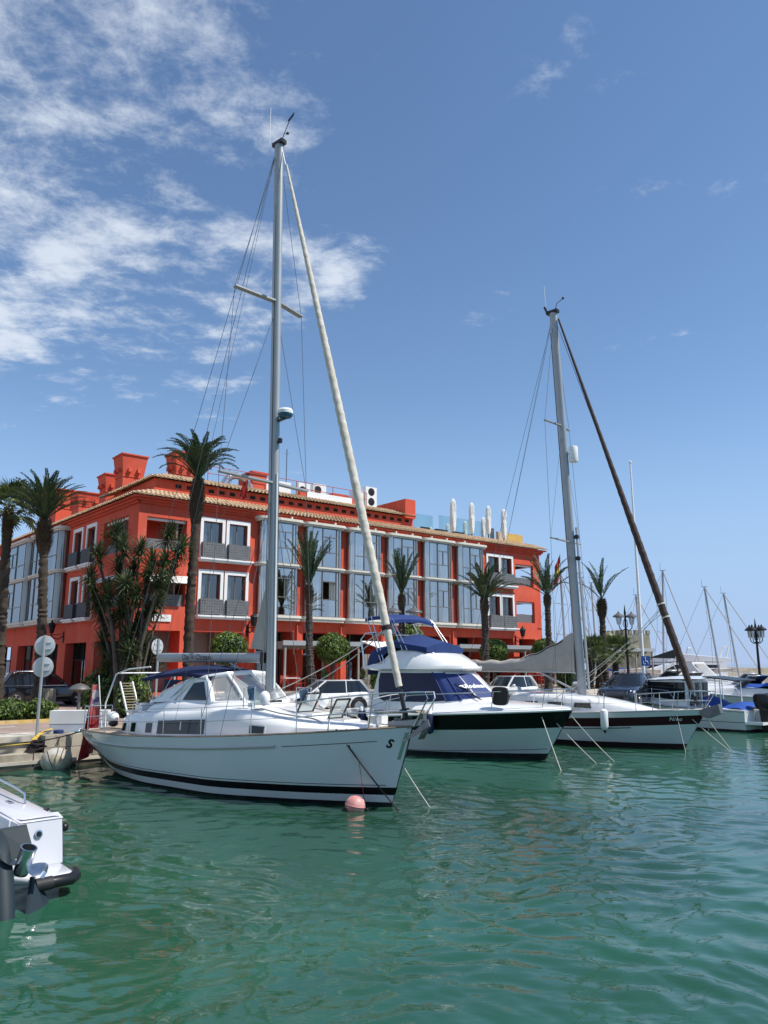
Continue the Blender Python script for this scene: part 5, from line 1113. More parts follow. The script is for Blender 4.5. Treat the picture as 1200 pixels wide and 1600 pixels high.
# pushpit and pulpit, lifelines
US = [.055,.17,.30,.44,.57,.70,.80]
tp = stanchions(H, ya, US, .66)
for sd in (-1,1):
    q0 = H.p(.0,1.13,sd,-.1)+V(.05,0,0); q1 = H.p(.055,H.zs(.055),sd,-.06)
    for h_ in (.66,.36): rail('pushpit_rail', [V(-.75,sd*.35,1.13+h_), q0+V(0,0,h_), H.p(.03,1.15,sd,-.07)+V(0,0,h_), tp[sd][0]-V(0,0,.66-h_)], .014, ya)
    rail('pushpit_post', [V(-.75,sd*.35,1.1), V(-.75,sd*.35,1.79)], .014, ya); rail('pushpit_post', [q0-V(0,0,.03), q0+V(0,0,.66)], .014, ya)
    a0 = tp[sd][-1]; e = V(10.95, sd*.16, 2.42)
    rail('pulpit_rail', [a0, H.p(.88,H.zs(.88),sd,-.03)+V(.05,0,.72), H.p(.95,H.zs(.95),sd,.04)+V(.2,0,.74), e, V(11.0,sd*.13,2.30), V(10.62,sd*.12,1.72)], .017, ya)
    rail('pulpit_lower_rail', [H.p(.80,H.zs(.80),sd,-.05)+V(0,0,.34), H.p(.90,H.zs(.90),sd,-.03)+V(0,0,.36), V(10.7,sd*.15,2.03)], .014, ya)
    for u in (.86,.93): rail('pulpit_post', [H.p(u,H.zs(u),sd,-.05)-V(0,0,.02), H.p(u,H.zs(u),sd,-.02)+V(.15,0,.72)], .015, ya)
b = MB(); b.hexa([(10.35,-.13,2.30),(10.95,-.13,2.34),(10.95,.13,2.34),(10.35,.13,2.30),(10.35,-.13,2.34),(10.95,-.13,2.38),(10.95,.13,2.38),(10.35,.13,2.34)]) if False else b.box(10.35,10.75,-.14,.14,1.985,2.02); b.build('pulpit_step', m_teak, ya, False)
# open deck hatches
for x, w in ((7.2,.52),(8.2,.46)):
    zb = top(x)+.06; M_ = Matrix.Translation((x, 0, zb)) @ Matrix.Rotation(R(-58),4,'Y')
    b = MB(); b.box(x-.05,x+.55,-w/2-.04,w/2+.04,zb-.06,zb+.0); b.build('hatch_base', m_gel, ya, False)
    b = MB(); fr = .035
    for p, q in (((0,-w/2,0),(.52,-w/2,0)),((0,w/2,0),(.52,w/2,0)),((0,-w/2,0),(0,w/2,0)),((.52,-w/2,0),(.52,w/2,0))): b.bar(p, q, fr, .03)
    o = b.build('hatch', m_black, ya, False); o.matrix_basis = M_ @ Matrix.Identity(4)
    b = MB(); b.poly([(.02,-w/2+.02,0),(.50,-w/2+.02,0),(.50,w/2-.02,0),(.02,w/2-.02,0)]); b.build('pane', glassmat('hatch_acrylic', (.50,.62,.60), .30), o, False)
# mast, spreaders, boom
MX, MZ = 5.95, 18.0
mb_ = V(MX,0,2.02); mt = V(MX-.30,0,MZ)
b = MB(); b.tube([mb_.lerp(mt,i/10) for i in range(11)], .115, 14, 0, True, 1.0); 
for i, v_ in enumerate(b.v): c_ = mb_.lerp(mt, (v_[2]-mb_.z)/(mt.z-mb_.z)); b.v[i] = (c_.x+(v_[0]-c_.x)*1.35, v_[1]*.92, v_[2])
b.build('mast', m_alu, ya)
def mp_(z): return mb_.lerp(mt, (z-mb_.z)/(mt.z-mb_.z))
b = MB(); b.bar(mp_(2.3)+V(-.165,0,0), mp_(16.5)+V(-.165,0,0), .03, .03); b.build('mast_track', m_black, ya, False)
b = MB(); b.box(MX-.2,MX+.22,-.2,.2,2.0,2.12); b.build('mast_step', m_black, ya, False)
rail('spinnaker_pole_track', [mp_(2.4)+V(.165,-.03,0), mp_(8)+V(.165,-.03,0)], .018, ya, m_white)
for k in range(5):
    a = R(40+60*k); rail('halyard', [mp_(2.3)+V(.2*cos(a),.17*sin(a)-.03,0), mp_(7)+V(.15*cos(a),.12*sin(a),0), mp_(14+.5*k)+V(.13*cos(a),.1*sin(a),0)], .007, ya, m_rope if k % 2 else m_darkrope)
m_spr = m_alu
def spreader(z, l, sw):
    out_ = {}
    for sd in (-1,1):
        e = mp_(z)+V(-sw,sd*l,.10); b = MB(); b.bar(mp_(z)+V(0,sd*.08,0), e, .17, .05); b.build('spreader', m_spr, ya, False); out_[sd] = e
    return out_
s1 = spreader(7.75, 1.55, .35); s2 = spreader(13.0, 1.25, .30)
for sd in (-1,1):
    cp = V(MX-.25, sd*1.78, 1.35)
    wire('shroud', [mt+V(0,sd*.06,-.3), s2[sd], s1[sd], cp], .0075, ya); wire('lower_shroud', [mp_(7.55), cp+V(-.35,0,0)], .0075, ya); wire('lower_shroud', [mp_(7.55), cp+V(.55,0,0)], .0075, ya); wire('intermediate_shroud', [mp_(12.8), s1[sd]], .007, ya)
wire('backstay', [mt+V(-.1,0,-.05), V(-.75,-.45,1.2)], .0085, ya); wire('backstay', [mt+V(-.1,0,-.05), V(-.75,.45,1.2)], .0085, ya); wire('topping_lift', [mt+V(-.12,0,-.15), V(1.3,0,3.32)], .006, ya)
wire('flag_halyard', [s1[-1].lerp(mp_(7.75),.25), V(4.3,-1.7,1.4)], .004, ya)
# headstay with rolled sail and drum
fs0 = V(10.28,0,1.98); fs1 = mt+V(.28,0,-.55)
spiral_sail('furled_genoa', fs0.lerp(fs1,.035), fs0.lerp(fs1,.985), tabf([(0,.075),(.06,.085),(.15,.105),(.40,.105),(.7,.078),(.9,.052),(1,.03)]), m_sail, ya, 46, 420, .035)
wire('headstay', [V(10.33,0,1.72), mt+V(.12,0,-.1)], .010, ya)
b = MB(); d_ = (fs1-fs0).normalized(); b.lathe([(.12,-.14),(.12,-.12),(.06,-.11),(.06,.04),(.12,.05),(.12,.07)], 14, fs0, 0, d_); b.lathe([(.05,.07),(.05,.5)], 10, fs0, 0, d_); b.build('furling_drum', m_black, ya)
b = MB(); q = fs0.lerp(fs1,.115); b.lathe([(.115,0),(.12,.05),(.115,.10)], 10, q, 0, d_); b.build('sail_tie', m_darkrope, ya)
rail('sheet', sag(q+V(0,0,.05), V(MX+.1,-.25,2.25), .12), .012, ya, m_rope); rail('sheet', sag(q+V(0,0,.05), V(6.9,-.9,2.15), .25), .012, ya, m_rope)
# boom with name
b0 = V(MX-.22,0,3.16); b1 = V(1.05,0,3.20)
b = MB(); P = []
for f in [i/12 for i in range(13)]:
    c_ = b0.lerp(b1,f); P.append([c_+V(0,.11*cos(a)*(abs(cos(a))**-.35 if abs(cos(a)) > .05 else 1),.13*sin(a)) for a in [2*pi*j/14 for j in range(14)]])
b.grid(P,0,False,True); b.poly(P[0]); b.poly(P[-1]); b.build('boom', m_alugrey, ya, True, 30)
b = MB(); b.box(MX-.30,MX-.14,-.13,.13,3.03,3.30); b.build('gooseneck', m_black, ya, False)
text('boom_lettering', 'De V Ocean', .23, m_blackgel, ya, Matrix.Translation((3.0,-.146,3.19)) @ Matrix.Rotation(R(90),4,'X'), 0, .002)
rail('boom_vang', [V(MX-.25,0,2.3), V(4.35,0,3.05)], .045, ya, m_alugrey)
rail('mainsheet', [V(3.6,0,3.06), V(3.7,0,2.75)], .012, ya, m_darkrope)
# storm sail bag hanging between boom and mast
b = MB(); b.prism([V(MX-.33,-.02,3.32),V(MX-.20,-.02,3.32),V(MX-.27,-.02,5.7)], (0,.05,0)); b.prism([V(MX-.80,-.02,3.42),V(MX-.24,-.02,3.34),V(MX-.25,-.02,5.1)], (0,.03,0)); b.build('furled_mainsail_clew', m_greysail, ya, False)
# radar, masthead gear
b = MB(); q = mp_(9.62)+V(.42,0,0); b.lathe([(.02,-.13),(.16,-.11),(.20,-.06),(.205,-.02)], 20, q, 1); b.lathe([(.21,-.02),(.215,.06),(.18,.11),(.04,.13)], 20, q, 0); b.bar(q+V(0,0,-.13), mp_(9.45), .08, .05, 2); b.build('radar_dome', [m_white, mat('radar_base', (.03,.12,.2), .5), m_black], ya)
b = MB(); q = mp_(8.9)+V(.22,0,0); b.lathe([(.02,-.08),(.07,-.06),(.07,.04),(.03,.07)], 10, q); b.build('deck_light', m_black, ya)
b = MB(); b.box(mt.x-.2,mt.x+.22,-.1,.1,MZ,MZ+.12); b.build('masthead', m_black, ya, False)
wire('vhf_antenna', [mt+V(-.28,-.12,.1), mt+V(-.28,-.12,1.35)], .008, ya, m_white)
b = MB(); b.tube([mt+V(.1,0,.1), mt+V(.25,.0,.35), mt+V(.42,0,.62)], .012, 5); b.prism([mt+V(.36,-.01,.66),mt+V(.62,-.01,.80),mt+V(.60,-.01,.72),mt+V(.40,-.01,.60)], (0,.02,0)); b.lathe([(.05,0),(.02,.06)], 8, mt+V(.3,.05,.28)); b.tube([mt+V(.2,.0,.3),mt+V(.45,.0,.22)], .008, 4); b.build('wind_vane', m_black, ya)
# foredeck gear: windlass, anchor, fender bin
b = MB(); b.lathe([(.13,0),(.14,.1),(.10,.14),(.10,.25),(.14,.3),(.05,.34)], 14, (9.55,-.22,1.60)); b.box(9.3,9.62,.0,.22,1.58,1.88); b.build('windlass', m_gel, ya)
b = MB(); b.hexa([(9.9,-.1,1.69),(10.75,-.09,1.73),(10.75,.09,1.73),(9.9,.1,1.69),(9.9,-.1,1.78),(10.82,-.09,1.86),(10.82,.09,1.86),(9.9,.1,1.78)]); b.build('bow_roller', m_alu, ya, False)
b = MB(); b.bar((10.0,0,1.82),(10.85,0,1.80), .06, .07); b.prism([V(10.9,-.02,1.86),V(10.95,-.02,1.72),V(10.55,-.34,1.42),V(10.42,-.30,1.40)], (0,.03,0)); b.prism([V(10.9,.02,1.86),V(10.95,.02,1.72),V(10.55,.34,1.42),V(10.42,.30,1.40)], (0,-.03,0)); b.prism([V(10.92,-.02,1.80),V(10.3,-.1,1.62),V(10.2,0,1.58),V(10.3,.1,1.62)], (0,0,.03)); b.box(10.72,10.82,-.06,.06,1.86,1.98); b.build('anchor', m_galv, ya, False)
rail('anchor_chain', [V(9.6,-.1,1.72),V(9.8,-.05,1.70),V(10.0,0,1.80)], .018, ya, m_steel)
H.patch('stem_guard', m_steel, ya, [(10.36,1.56),(10.43,1.58),(10.20,1.0),(10.14,1.0)])
b = MB(); b.ball((6.7,-.85,2.20), .135, 14, 10, 0, (1,1,1.35)); b.build('ventilator', m_gel, ya); b = MB(); b.ball((7.05,.8,2.1), .13, 14, 10, 0, (1,1,1.3)); b.build('ventilator', m_gel, ya)
# side hatch open beside the mast, granny bars
rail('granny_bar', [V(6.05,-.95,1.98),V(6.05,-.95,2.42),V(6.45,-.95,2.46),V(6.45,-.95,1.98)], .014, ya); b = MB(); b.poly([V(6.1,-.8,2.05),V(6.5,-.78,2.05),V(6.38,-.6,2.42),V(6.02,-.62,2.42)]); b.build('side_hatch', glassmat('hatch_green', (.4,.5,.48), .3), ya, False)
for k, (x, y, z) in enumerate([(6.3,-.92,2.48),(7.35,-.2,2.42)]):
    b = MB()
    for j in range(5): b.tube([V(x+.04*j-.08+.05*cos(a)*.8, y+.03*sin(2*a), z-.16+.17*sin(a)) for a in [2*pi*i/12 for i in range(13)]], .014, 5)
    b.build('coiled_line', m_brope, ya)
rail('coil_bar', [V(7.1,-.2,2.0),V(7.1,-.2,2.45),V(7.6,-.2,2.45),V(7.6,-.2,2.0)], .013, ya)
# folded gangway, outboard, winches, life ring
gw = root('gangway', 'folded slatted gangway standing upright at the stern of the centre yacht', 'gangway', YMB @ V(.95,-.65,1.55), HB)
for s_ in (-.2,.2): b = MB(); b.bar((0,s_,-.05),(-.55,s_,.95), .035, .05); b.build('side_rail', m_white, gw, False)
for i in range(13): b = MB(); f = .06+.9*i/12; b.bar((-.55*f,-.18,-.05+1.0*f),(-.55*f,.18,-.05+1.0*f), .055, .018); b.build('slat', m_teak, gw, False)
b = MB(); b.lathe([(.07,0),(.1,.05),(.08,.1),(.08,.16),(.1,.2),(.03,.22)], 14, (2.35,-1.0,1.92)); b.lathe([(.07,0),(.1,.05),(.08,.1),(.08,.16),(.1,.2),(.03,.22)], 14, (2.35,1.0,1.92)); b.build('winches', m_steel, ya)
b = MB(); b.box(1.1,1.45,-.75,-.35,1.62,1.86); b.lathe([(.16,0),(.15,.05)], 14, (1.28,-.55,1.87)); b.build('stern_locker', m_gel, ya)
b = MB(); b.ball((-.35,-.55,1.45), .2, 14, 10, 0, (1.1,.8,.9)); b.ball((-.30,-.56,1.30), .16, 10, 8, 1, (1.2,.8,.7)); b.build('stern_outboard', [m_gel, m_black], ya)
b = MB(); b.tube([(.5,.3,1.4),(.5,.3,1.95)], .22, 10); b.build('navy_seat_cover', m_navy, ya)
for sd in (-1,1): b = MB(); b.box(1.2,1.5,sd*1.0-.1,sd*1.0+.1,1.68,1.74); b.build('deck_vent', m_gel, ya, False)
# ensign
fl = root('ensign', 'faded red ensign drooping over the stern of the centre yacht', 'flag', YMB @ V(-.86,-.62,1.12), HB); b = MB(); b.tube([(0.05,0,0),(-.12,-.05,1.05),(-.2,-.07,1.55)], .016, 6); b.build('staff', m_white, fl)
P = []
for i in range(14):
    r_ = []
    for j in range(9):
        f = i/13; g = j/8; r_.append(V(-.17-.02*f-.42*g*(.35+.65*f)+.07*sin(g*10+f*5)*(.3+f), -.07-.16*g+.10*sin(g*8+f*3)*(.4+f), 1.28-2.0*f-.22*g*f))
    P.append(r_)
b = MB(); b.grid(P); b.build('cloth', mat('faded_red_cloth', (.36,.025,.03), .85, var=.2, vs=5, c2=(.50,.20,.18), c2s=2.5, c2amt=.6), fl)
b = MB(); b.grid([[P[i][j]+V(.0,-.012,0) for j in range(0,5)] for i in range(1,5)]); b.build('canton', mat('canton_blue', (.10,.11,.22), .85, c2=(.55,.5,.5), c2s=6, c2amt=.9, c2sharp=.03), fl)

# ---------------------------------------------------------------- flybridge motor yacht
ro = V(5.17,25.71,0)-hx*9.2
rm = root('motor_yacht', 'white flybridge motor yacht with black hull band and navy window covers', 'motor yacht', ro, HB)
H2 = Hull(0, 9.2, -.1, 10.25, [(0,1.55),(.3,1.62),(.55,1.45),(.75,1.0),(.9,.45),(1,.02)], [(0,1.72),(.3,1.85),(.55,1.85),(.75,1.6),(.9,1.0),(.97,.48),(1,.06)], [(0,1.12),(.3,1.22),(.6,1.40),(1,1.62)], 1.05)
wl2 = lambda u: .10+.10*u*u
H2.band('antifouling', m_antifoul, rm, lambda u: -.45, wl2, 3); mid2 = lambda u: .62+.42*u**1.2
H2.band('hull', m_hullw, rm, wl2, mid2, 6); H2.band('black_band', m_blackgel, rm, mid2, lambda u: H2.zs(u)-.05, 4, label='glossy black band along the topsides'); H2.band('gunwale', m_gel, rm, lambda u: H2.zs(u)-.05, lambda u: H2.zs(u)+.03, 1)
H2.line('chine', m_antifoul, rm, lambda u: wl2(u)+.02+.42*max(0,u-.55)**1.4, .008, .5, .99, .002)
H2.line('rub_rail', m_gel, rm, lambda u: H2.zs(u)-.02, .045, 0, 1, .01)
H2.deck('side_deck', m_gel, rm, .02, .03, 0, .62)
P = []                                                                   # cambered foredeck
for i in range(25):
    u = .5+.5*i/24; a = H2.p(u, H2.zs(u), 1); cr = .42*max(0,1-((u-.58)/.42))**.8 if u > .58 else .42
    P.append([V(a.x, a.y*q, a.z+.03+cr*max(0,1-abs(q)**3.2)) for q in [-1+j/8 for j in range(17)]])
b = MB(); b.grid(P); b.build('foredeck', m_gel, rm)
# cabin
b = MB(); cs_ = []
wf = tabf([(2.0,1.38),(4.5,1.36),(6.0,1.22),(7.4,.95),(8.0,.7)])
cabz = 2.78
def cab_pt(f, g):  # f around 0..1 starboard aft -> centre front, g height 0..1
    pass
base = [(2.95,-1.42),(3.4,-1.45),(4.5,-1.45),(5.6,-1.40),(6.6,-1.18),(7.45,-.72),(7.75,0)]; tp2 = [(3.3,-1.30),(3.6,-1.30),(4.2,-1.28),(5.0,-1.22),(5.65,-1.02),(6.15,-.6),(6.3,0)]
ring = lambda f, z0=1.42, z1=2.80: [V(a[0]+(c_[0]-a[0])*f, a[1]+(c_[1]-a[1])*f, z0+.22*max(0,(a[0]-5.5)/2.2)*(1-f)+(z1-z0)*f) for a, c_ in zip(base, tp2)]
def full(r_): return r_+[V(p.x,-p.y,p.z) for p in r_[-2::-1]]
b = MB(); b.grid([full(ring(f)) for f in (0,.12,.3,.55,.8,.93,1)]); r0 = full(ring(0)); r1 = full(ring(1)); b.poly([r0[0], r1[0], r1[-1], r0[-1]]); b.build('cabin', m_gel, rm, True, 60)
def sidepane(pts, m_, name, o_=.012):
    b = MB(); 
    rows = [[ring_pt(s_, f, o_) for s_, f in row] for row in pts]; b.grid(rows); return b.build(name, m_, rm)
def ring_pt(s_, f, o_):
    r_ = ring(f); k = min(int(s_), 5); p = r_[k].lerp(r_[k+1], s_-k); tg = (r_[k+1]-r_[k]).normalized(); n_ = V(tg.y,-tg.x,0).normalized(); return p+n_*o_+V(0,0,0)
def cover(s0, s1, name, f0, f1, m_=m_navycov, ff=None):
    rows = []
    for i in range(13):
        s_ = s0+(s1-s0)*i/12; lo = f0 if ff is None else ff(i/12); rows.append([(s_, lo+(f1-lo)*j/5) for j in range(6)])
    sidepane(rows, m_, name)
cover(.35, 3.75, 'side_window_cover', .30, .93, mat('navy_side_cover', (.006,.010,.045), .45, var=.1, vs=2), lambda q: .93-.72*min(1,(q*4.5+.10))**.6 if q < .2 else .22)
cover(3.80, 4.35, 'corner_window_cover', .2, .93); cover(4.40, 6.0, 'windscreen_cover', .24, .90)
b = MB(); b.tube([ring_pt(3.78,.2,.03), ring_pt(3.78,.95,.03)], .02, 6); b.tube([ring_pt(4.37,.2,.03), ring_pt(4.37,.95,.03)], .02, 6); b.build('window_post', m_navycov, rm)
rail('wiper', [ring_pt(5.1,.18,.05), ring_pt(4.55,.66,.05)], .012, rm, m_black); rail('wiper', [ring_pt(5.0,.18,.05), ring_pt(4.55,.55,.06)], .01, rm, m_black)
p_ = ring_pt(5.05,.62,.022); q_ = ring_pt(5.55,.62,.022); ex = (q_-p_).normalized(); up_ = (ring_pt(5.05,.8,.022)-p_); ez = (up_-ex*up_.dot(ex)).normalized(); n_ = ex.cross(ez); c_ = ring_pt(5.40,.55,.03)
Mr = Matrix(((ex.x,ez.x,n_.x,c_.x),(ex.y,ez.y,n_.y,c_.y),(ex.z,ez.z,n_.z,c_.z),(0,0,0,1)))
text('windscreen_lettering', 'Rodman', .25, m_white, rm, Mr, .25, .003, .010)
b = MB(); b.prism([V(-1.12,.03,0),V(-.86,.03,0),V(-.68,.12,0),V(-.95,.10,0)], (0,0,.004)); b.prism([V(-.95,.02,0),V(-.82,.02,0),V(-.66,-.12,0),V(-.80,-.10,0)], (0,0,.004)); o = b.build('swoosh_mark', m_white, rm, False); o.matrix_basis = Mr @ Matrix.Scale(.62, 4)
# flybridge
b = MB(); cs_ = []
for x, w, z0, z1 in ((2.55,1.35,2.82,2.92),(2.9,1.5,2.80,3.05),(3.5,1.55,2.78,3.18),(3.9,1.55,2.78,3.46),(4.4,1.5,2.78,3.55),(4.95,1.42,2.78,3.52),(5.5,1.25,2.78,3.32),(6.1,.98,2.80,3.06),(6.5,.6,2.80,2.86)):
    cs_.append((x, [(w*.9,z0),(w,z0+.06),(w*.985,z0+.14),(w*.90,z1-.08),(w*.82,z1-.01),(w*.5,z1+.02),(0,z1+.03)]))
loft(b, cs_); b.build('flybridge', m_gel, rm, True, 50)
# navy cover over the flybridge helm
P = []
for x, w, z, e in ((2.62,1.15,3.38,.70),(2.95,1.38,3.60,.72),(3.4,1.48,3.70,.55),(3.8,1.47,3.76,.32),(4.15,1.42,4.00,.36),(4.55,1.38,3.88,.32),(5.0,1.30,3.78,.26),(5.35,1.12,3.70,.24)):
    P.append([V(x,-w,z-e-.05),V(x,-w-.02,z-e*.5),V(x,-w*.93,z-.10),V(x,-w*.5,z+.0),V(x,0,z+.10),V(x,w*.5,z),V(x,w*.93,z-.10),V(x,w+.02,z-e*.5),V(x,w,z-e-.05)])
b = MB(); b.grid(P); b.poly(P[0]); b.poly(P[-1]); b.build('helm_cover', mat('blue_canvas_cover', (.011,.033,.13), .75, var=.12, vs=2, bump=.35, bs=4), rm, True, 60)
for sd in (-1,1):
    rail('bimini_pole', [V(3.6,sd*1.5,3.02),V(2.75,sd*1.35,4.72)], .022, rm); rail('bimini_pole', [V(3.72,sd*1.5,3.05),V(2.95,sd*1.33,4.75)], .018, rm); rail('bimini_pole', [V(4.5,sd*1.42,3.5),V(3.75,sd*1.25,4.70)], .02, rm); rail('bimini_pole', [V(4.7,sd*1.4,3.5),V(3.85,sd*1.22,4.66)], .018, rm)
    rail('radar_arch', [V(2.7,sd*1.4,2.95),V(2.5,sd*1.38,3.9),V(2.65,sd*1.3,4.12),V(3.1,sd*1.2,4.16)], .03, rm)
rail('radar_arch_top', [V(2.65,-1.3,4.13),V(2.65,1.3,4.13)], .03, rm)
P = []
for i in range(9):
    x = 2.65+1.25*i/8; z = 4.80+.05*sin(pi*i/8)-.15*max(0,(i-6)/2); P.append([V(x,1.33*q,z-.12*abs(q)**3) for q in [-1+j/4 for j in range(9)]])
b = MB(); b.grid(P)
for r_ in ([p[0] for p in P],[p[-1] for p in P], P[0], P[-1]): b.grid([[p, p-V(0,0,.12)] for p in r_])
b.build('folded_bimini', m_navycov, rm, True, 50)
b = MB(); b.box(2.55,2.85,-.25,.25,4.16,4.42); b.build('instrument_pod', m_white, rm, False)
b = MB(); b.ball((5.42,-.85,3.36), .06, 10, 8); b.build('searchlight', m_white, rm)
for x in (.5,): b = MB(); b.box(-.05,2.3,-1.5,1.5,.9,1.25); b.build('cockpit_well', m_gel, rm, False)
# bow rail
for sd in (-1,1):
    pts = []; 
    for u in (.30,.40,.50,.60,.70,.80,.88,.94,.985): p = H2.p(u,H2.zs(u),sd,-.10); pts.append(p+V(0,0,.20+.42*min(1,(u-.28)/.18)))
    rail('bow_rail', pts, .017, rm)
    for i in (1,3,5,7): rail('rail_post', [H2.p((.30,.40,.50,.60,.70,.80,.88,.94,.985)[i],H2.zs((.30,.40,.50,.60,.70,.80,.88,.94,.985)[i]),sd,-.10)+V(-.12,0,0), pts[i]], .015, rm)
rail('bow_rail_front', [H2.p(.985,H2.zs(.985),-1,-.1)+V(0,0,.62), V(10.15,0,2.24), H2.p(.985,H2.zs(.985),1,-.1)+V(0,0,.62)], .017, rm)
b = MB(); b.box(9.9,10.55,-.1,.1,1.58,1.66); b.build('bow_roller', m_steel, rm, False)
b = MB(); b.box(8.8,9.1,-.9,-.86,1.5,1.56); b.build('deck_cleat', m_steel, rm, False)
# navy fenders hanging, black paddle cover on the rail
for i, x in enumerate((2.2, 3.1, 6.0)):
    b = MB(); u = H2.su(x, 1.1); p = H2.p(u, 1.1, -1, .16); b.lathe([(.03,-.36),(.13,-.30),(.15,-.2),(.15,.2),(.12,.28),(.04,.34)], 12, p, 0); b.lathe([(.11,.29),(.09,.4),(.03,.46)], 10, p, 1); o = b.build('fender', [m_navy, m_white], None); o.matrix_basis = rm.matrix_basis.copy() if False else Matrix.Translation(ro) @ Matrix.Rotation(HB,4,'Z'); tag(o, ('aftmost','middle','forward')[i]+' navy fender hanging on the side of the flybridge motor yacht', 'fender', 'navy fenders of the motor yacht')
b = MB(); b.prism([V(.30*(abs(cos(a))**.55)*(1 if cos(a) > 0 else -1), 0, .29*(abs(sin(a))**.55)*(1 if sin(a) > 0 else -1)) for a in [2*pi*i/24 for i in range(24)]], (0,.09,0)); o = b.build('paddle_cover', m_black, None, True, 40); o.matrix_basis = Matrix.Translation(ro) @ Matrix.Rotation(HB,4,'Z') @ Matrix.Translation((8.35,-1.28,2.0)); tag(o, 'square black padded cover tied to the bow rail of the motor yacht', 'cover')

# ---------------------------------------------------------------- maroon-striped yacht
HC = R(-42); hc = V(cos(HC),sin(HC),0); to = V(10.89,28.95,0)-hc*9.2
tm = root('sailing_yacht', 'white sailing yacht with maroon stripe and dark brown furled sail', 'sailing yacht', to, HC)
H3 = Hull(0, 9.2, -.7, 10.1, [(0,.8),(.15,1.15),(.4,1.5),(.6,1.45),(.8,.85),(.93,.32),(1,.015)], [(0,1.2),(.15,1.5),(.4,1.72),(.6,1.68),(.8,1.15),(.93,.55),(1,.03)], [(0,1.12),(.4,1.15),(.7,1.25),(1,1.42)], .7)
H3.band('antifouling', mat('dark_red_antifouling', (.022,.010,.010), .6, var=.2), tm, lambda u: -.45, lambda u: .18, 3); H3.band('white_line', m_hullw, tm, lambda u: .18, lambda u: .21, 1)
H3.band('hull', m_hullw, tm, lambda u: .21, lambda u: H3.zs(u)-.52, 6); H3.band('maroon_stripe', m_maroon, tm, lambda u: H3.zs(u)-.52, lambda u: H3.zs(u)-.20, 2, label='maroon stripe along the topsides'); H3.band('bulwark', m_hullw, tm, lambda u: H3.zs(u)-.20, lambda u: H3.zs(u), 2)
H3.line('rub_strake', m_blackgel, tm, lambda u: H3.zs(u)-.58, .014, .3, .8, .012); H3.line('toe_rail', m_alu, tm, lambda u: H3.zs(u), .02, 0, 1, -.01)
H3.deck('deck', mat('cream_deck', (.60,.54,.46), .8, var=.06), tm)
skin_text(H3, 'Nino', 9.15, 1.06, .20, tm, m_white, 'hull_lettering', .2)
b = MB(); cs_ = []
t3 = tabf([(2.2,1.55),(2.6,1.85),(4,1.82),(5.5,1.75),(7,1.55),(8.2,1.32)]); w3 = tabf([(2.2,.95),(4,1.12),(6,.95),(8.2,.4)])
for i in range(17):
    x = 2.2+6*i/16; w = w3(x); z = t3(x); cs_.append((x, [(w+.06,1.1),(w,z-.12),(w-.1,z-.02),(w*.5,z+.04),(0,z+.05)]))
loft(b, cs_); b.build('coachroof', m_gel, tm, True, 45)
for x in (3.2,4.3,5.4): b = MB(); b.prism([V(x,-w3(x)-.045,1.35),V(x+.7,-w3(x+.7)-.045,1.35),V(x+.66,-w3(x+.66)-.035,1.55),V(x+.04,-w3(x)-.03,1.55)], (0,.012,0)); b.build('window', m_tint, tm, False)
m3 = V(5.25,0,1.78); m3t = V(4.72,0,18.4); q3 = lambda z: m3.lerp(m3t,(z-m3.z)/(m3t.z-m3.z))
b = MB(); b.tube([m3.lerp(m3t,i/8) for i in range(9)], .14, 14)
for i, v_ in enumerate(b.v): c_ = m3.lerp(m3t,(v_[2]-m3.z)/(m3t.z-m3.z)); b.v[i] = (c_.x+(v_[0]-c_.x)*1.3, v_[1]*.9, v_[2])
b.build('mast', m_alugrey, tm)
rail('mast_side_pole', [q3(2.0)+V(.30,.0,0), q3(8.6)+V(.30,0,0)], .05, tm, m_alu); rail('mast_track', [q3(2.4)+V(-.2,0,0), q3(17.5)+V(-.2,0,0)], .02, tm, m_black)
sp3 = {}
for z, l in ((8.0,1.25),(13.1,1.05)):
    for sd in (-1,1):
        e = q3(z)+V(-.22,sd*l,.08); b = MB(); b.bar(q3(z)+V(0,sd*.1,0), e, .12, .04); b.build('spreader', m_alu, tm, False); sp3[(z,sd)] = e
for sd in (-1,1):
    wire('shroud', [q3(18.2), sp3[(13.1,sd)], sp3[(8.0,sd)], V(5.0,sd*1.6,1.2)], .008, tm); wire('lower_shroud', [q3(7.9), V(4.5,sd*1.6,1.2)], .007, tm); wire('lower_shroud', [q3(7.9), V(5.6,sd*1.58,1.2)], .007, tm); wire('intermediate_shroud', [q3(13.0), sp3[(8.0,sd)]], .006, tm)
    wire('backstay', [q3(18.3), V(-.55,sd*.6,1.15)], .009, tm)
wire('topping_lift', [q3(18.2)+V(-.1,0,0), V(.4,0,2.9)], .006, tm)
f0_ = V(9.75,0,1.62); f1_ = q3(18.3)+V(.17,0,0)
spiral_sail('furled_genoa', f0_.lerp(f1_,.03), f0_.lerp(f1_,.985), tabf([(0,.10),(.08,.14),(.3,.135),(.6,.088),(1,.04)]), m_brownsail, tm, 40, 300, .03); wire('headstay', [V(9.9,0,1.42), q3(18.35)], .012, tm)
b = MB(); b.lathe([(.12,0),(.12,.03),(.06,.04),(.06,.2),(.12,.21),(.12,.24)], 12, f0_, 0, (f1_-f0_).normalized()); b.build('furling_drum', m_black, tm)
for f in (.185,.215): b = MB(); b.lathe([(.165,0),(.17,.03),(.165,.06)], 10, f0_.lerp(f1_,f), 0, (f1_-f0_).normalized()); b.build('sail_tie', m_rope, tm)
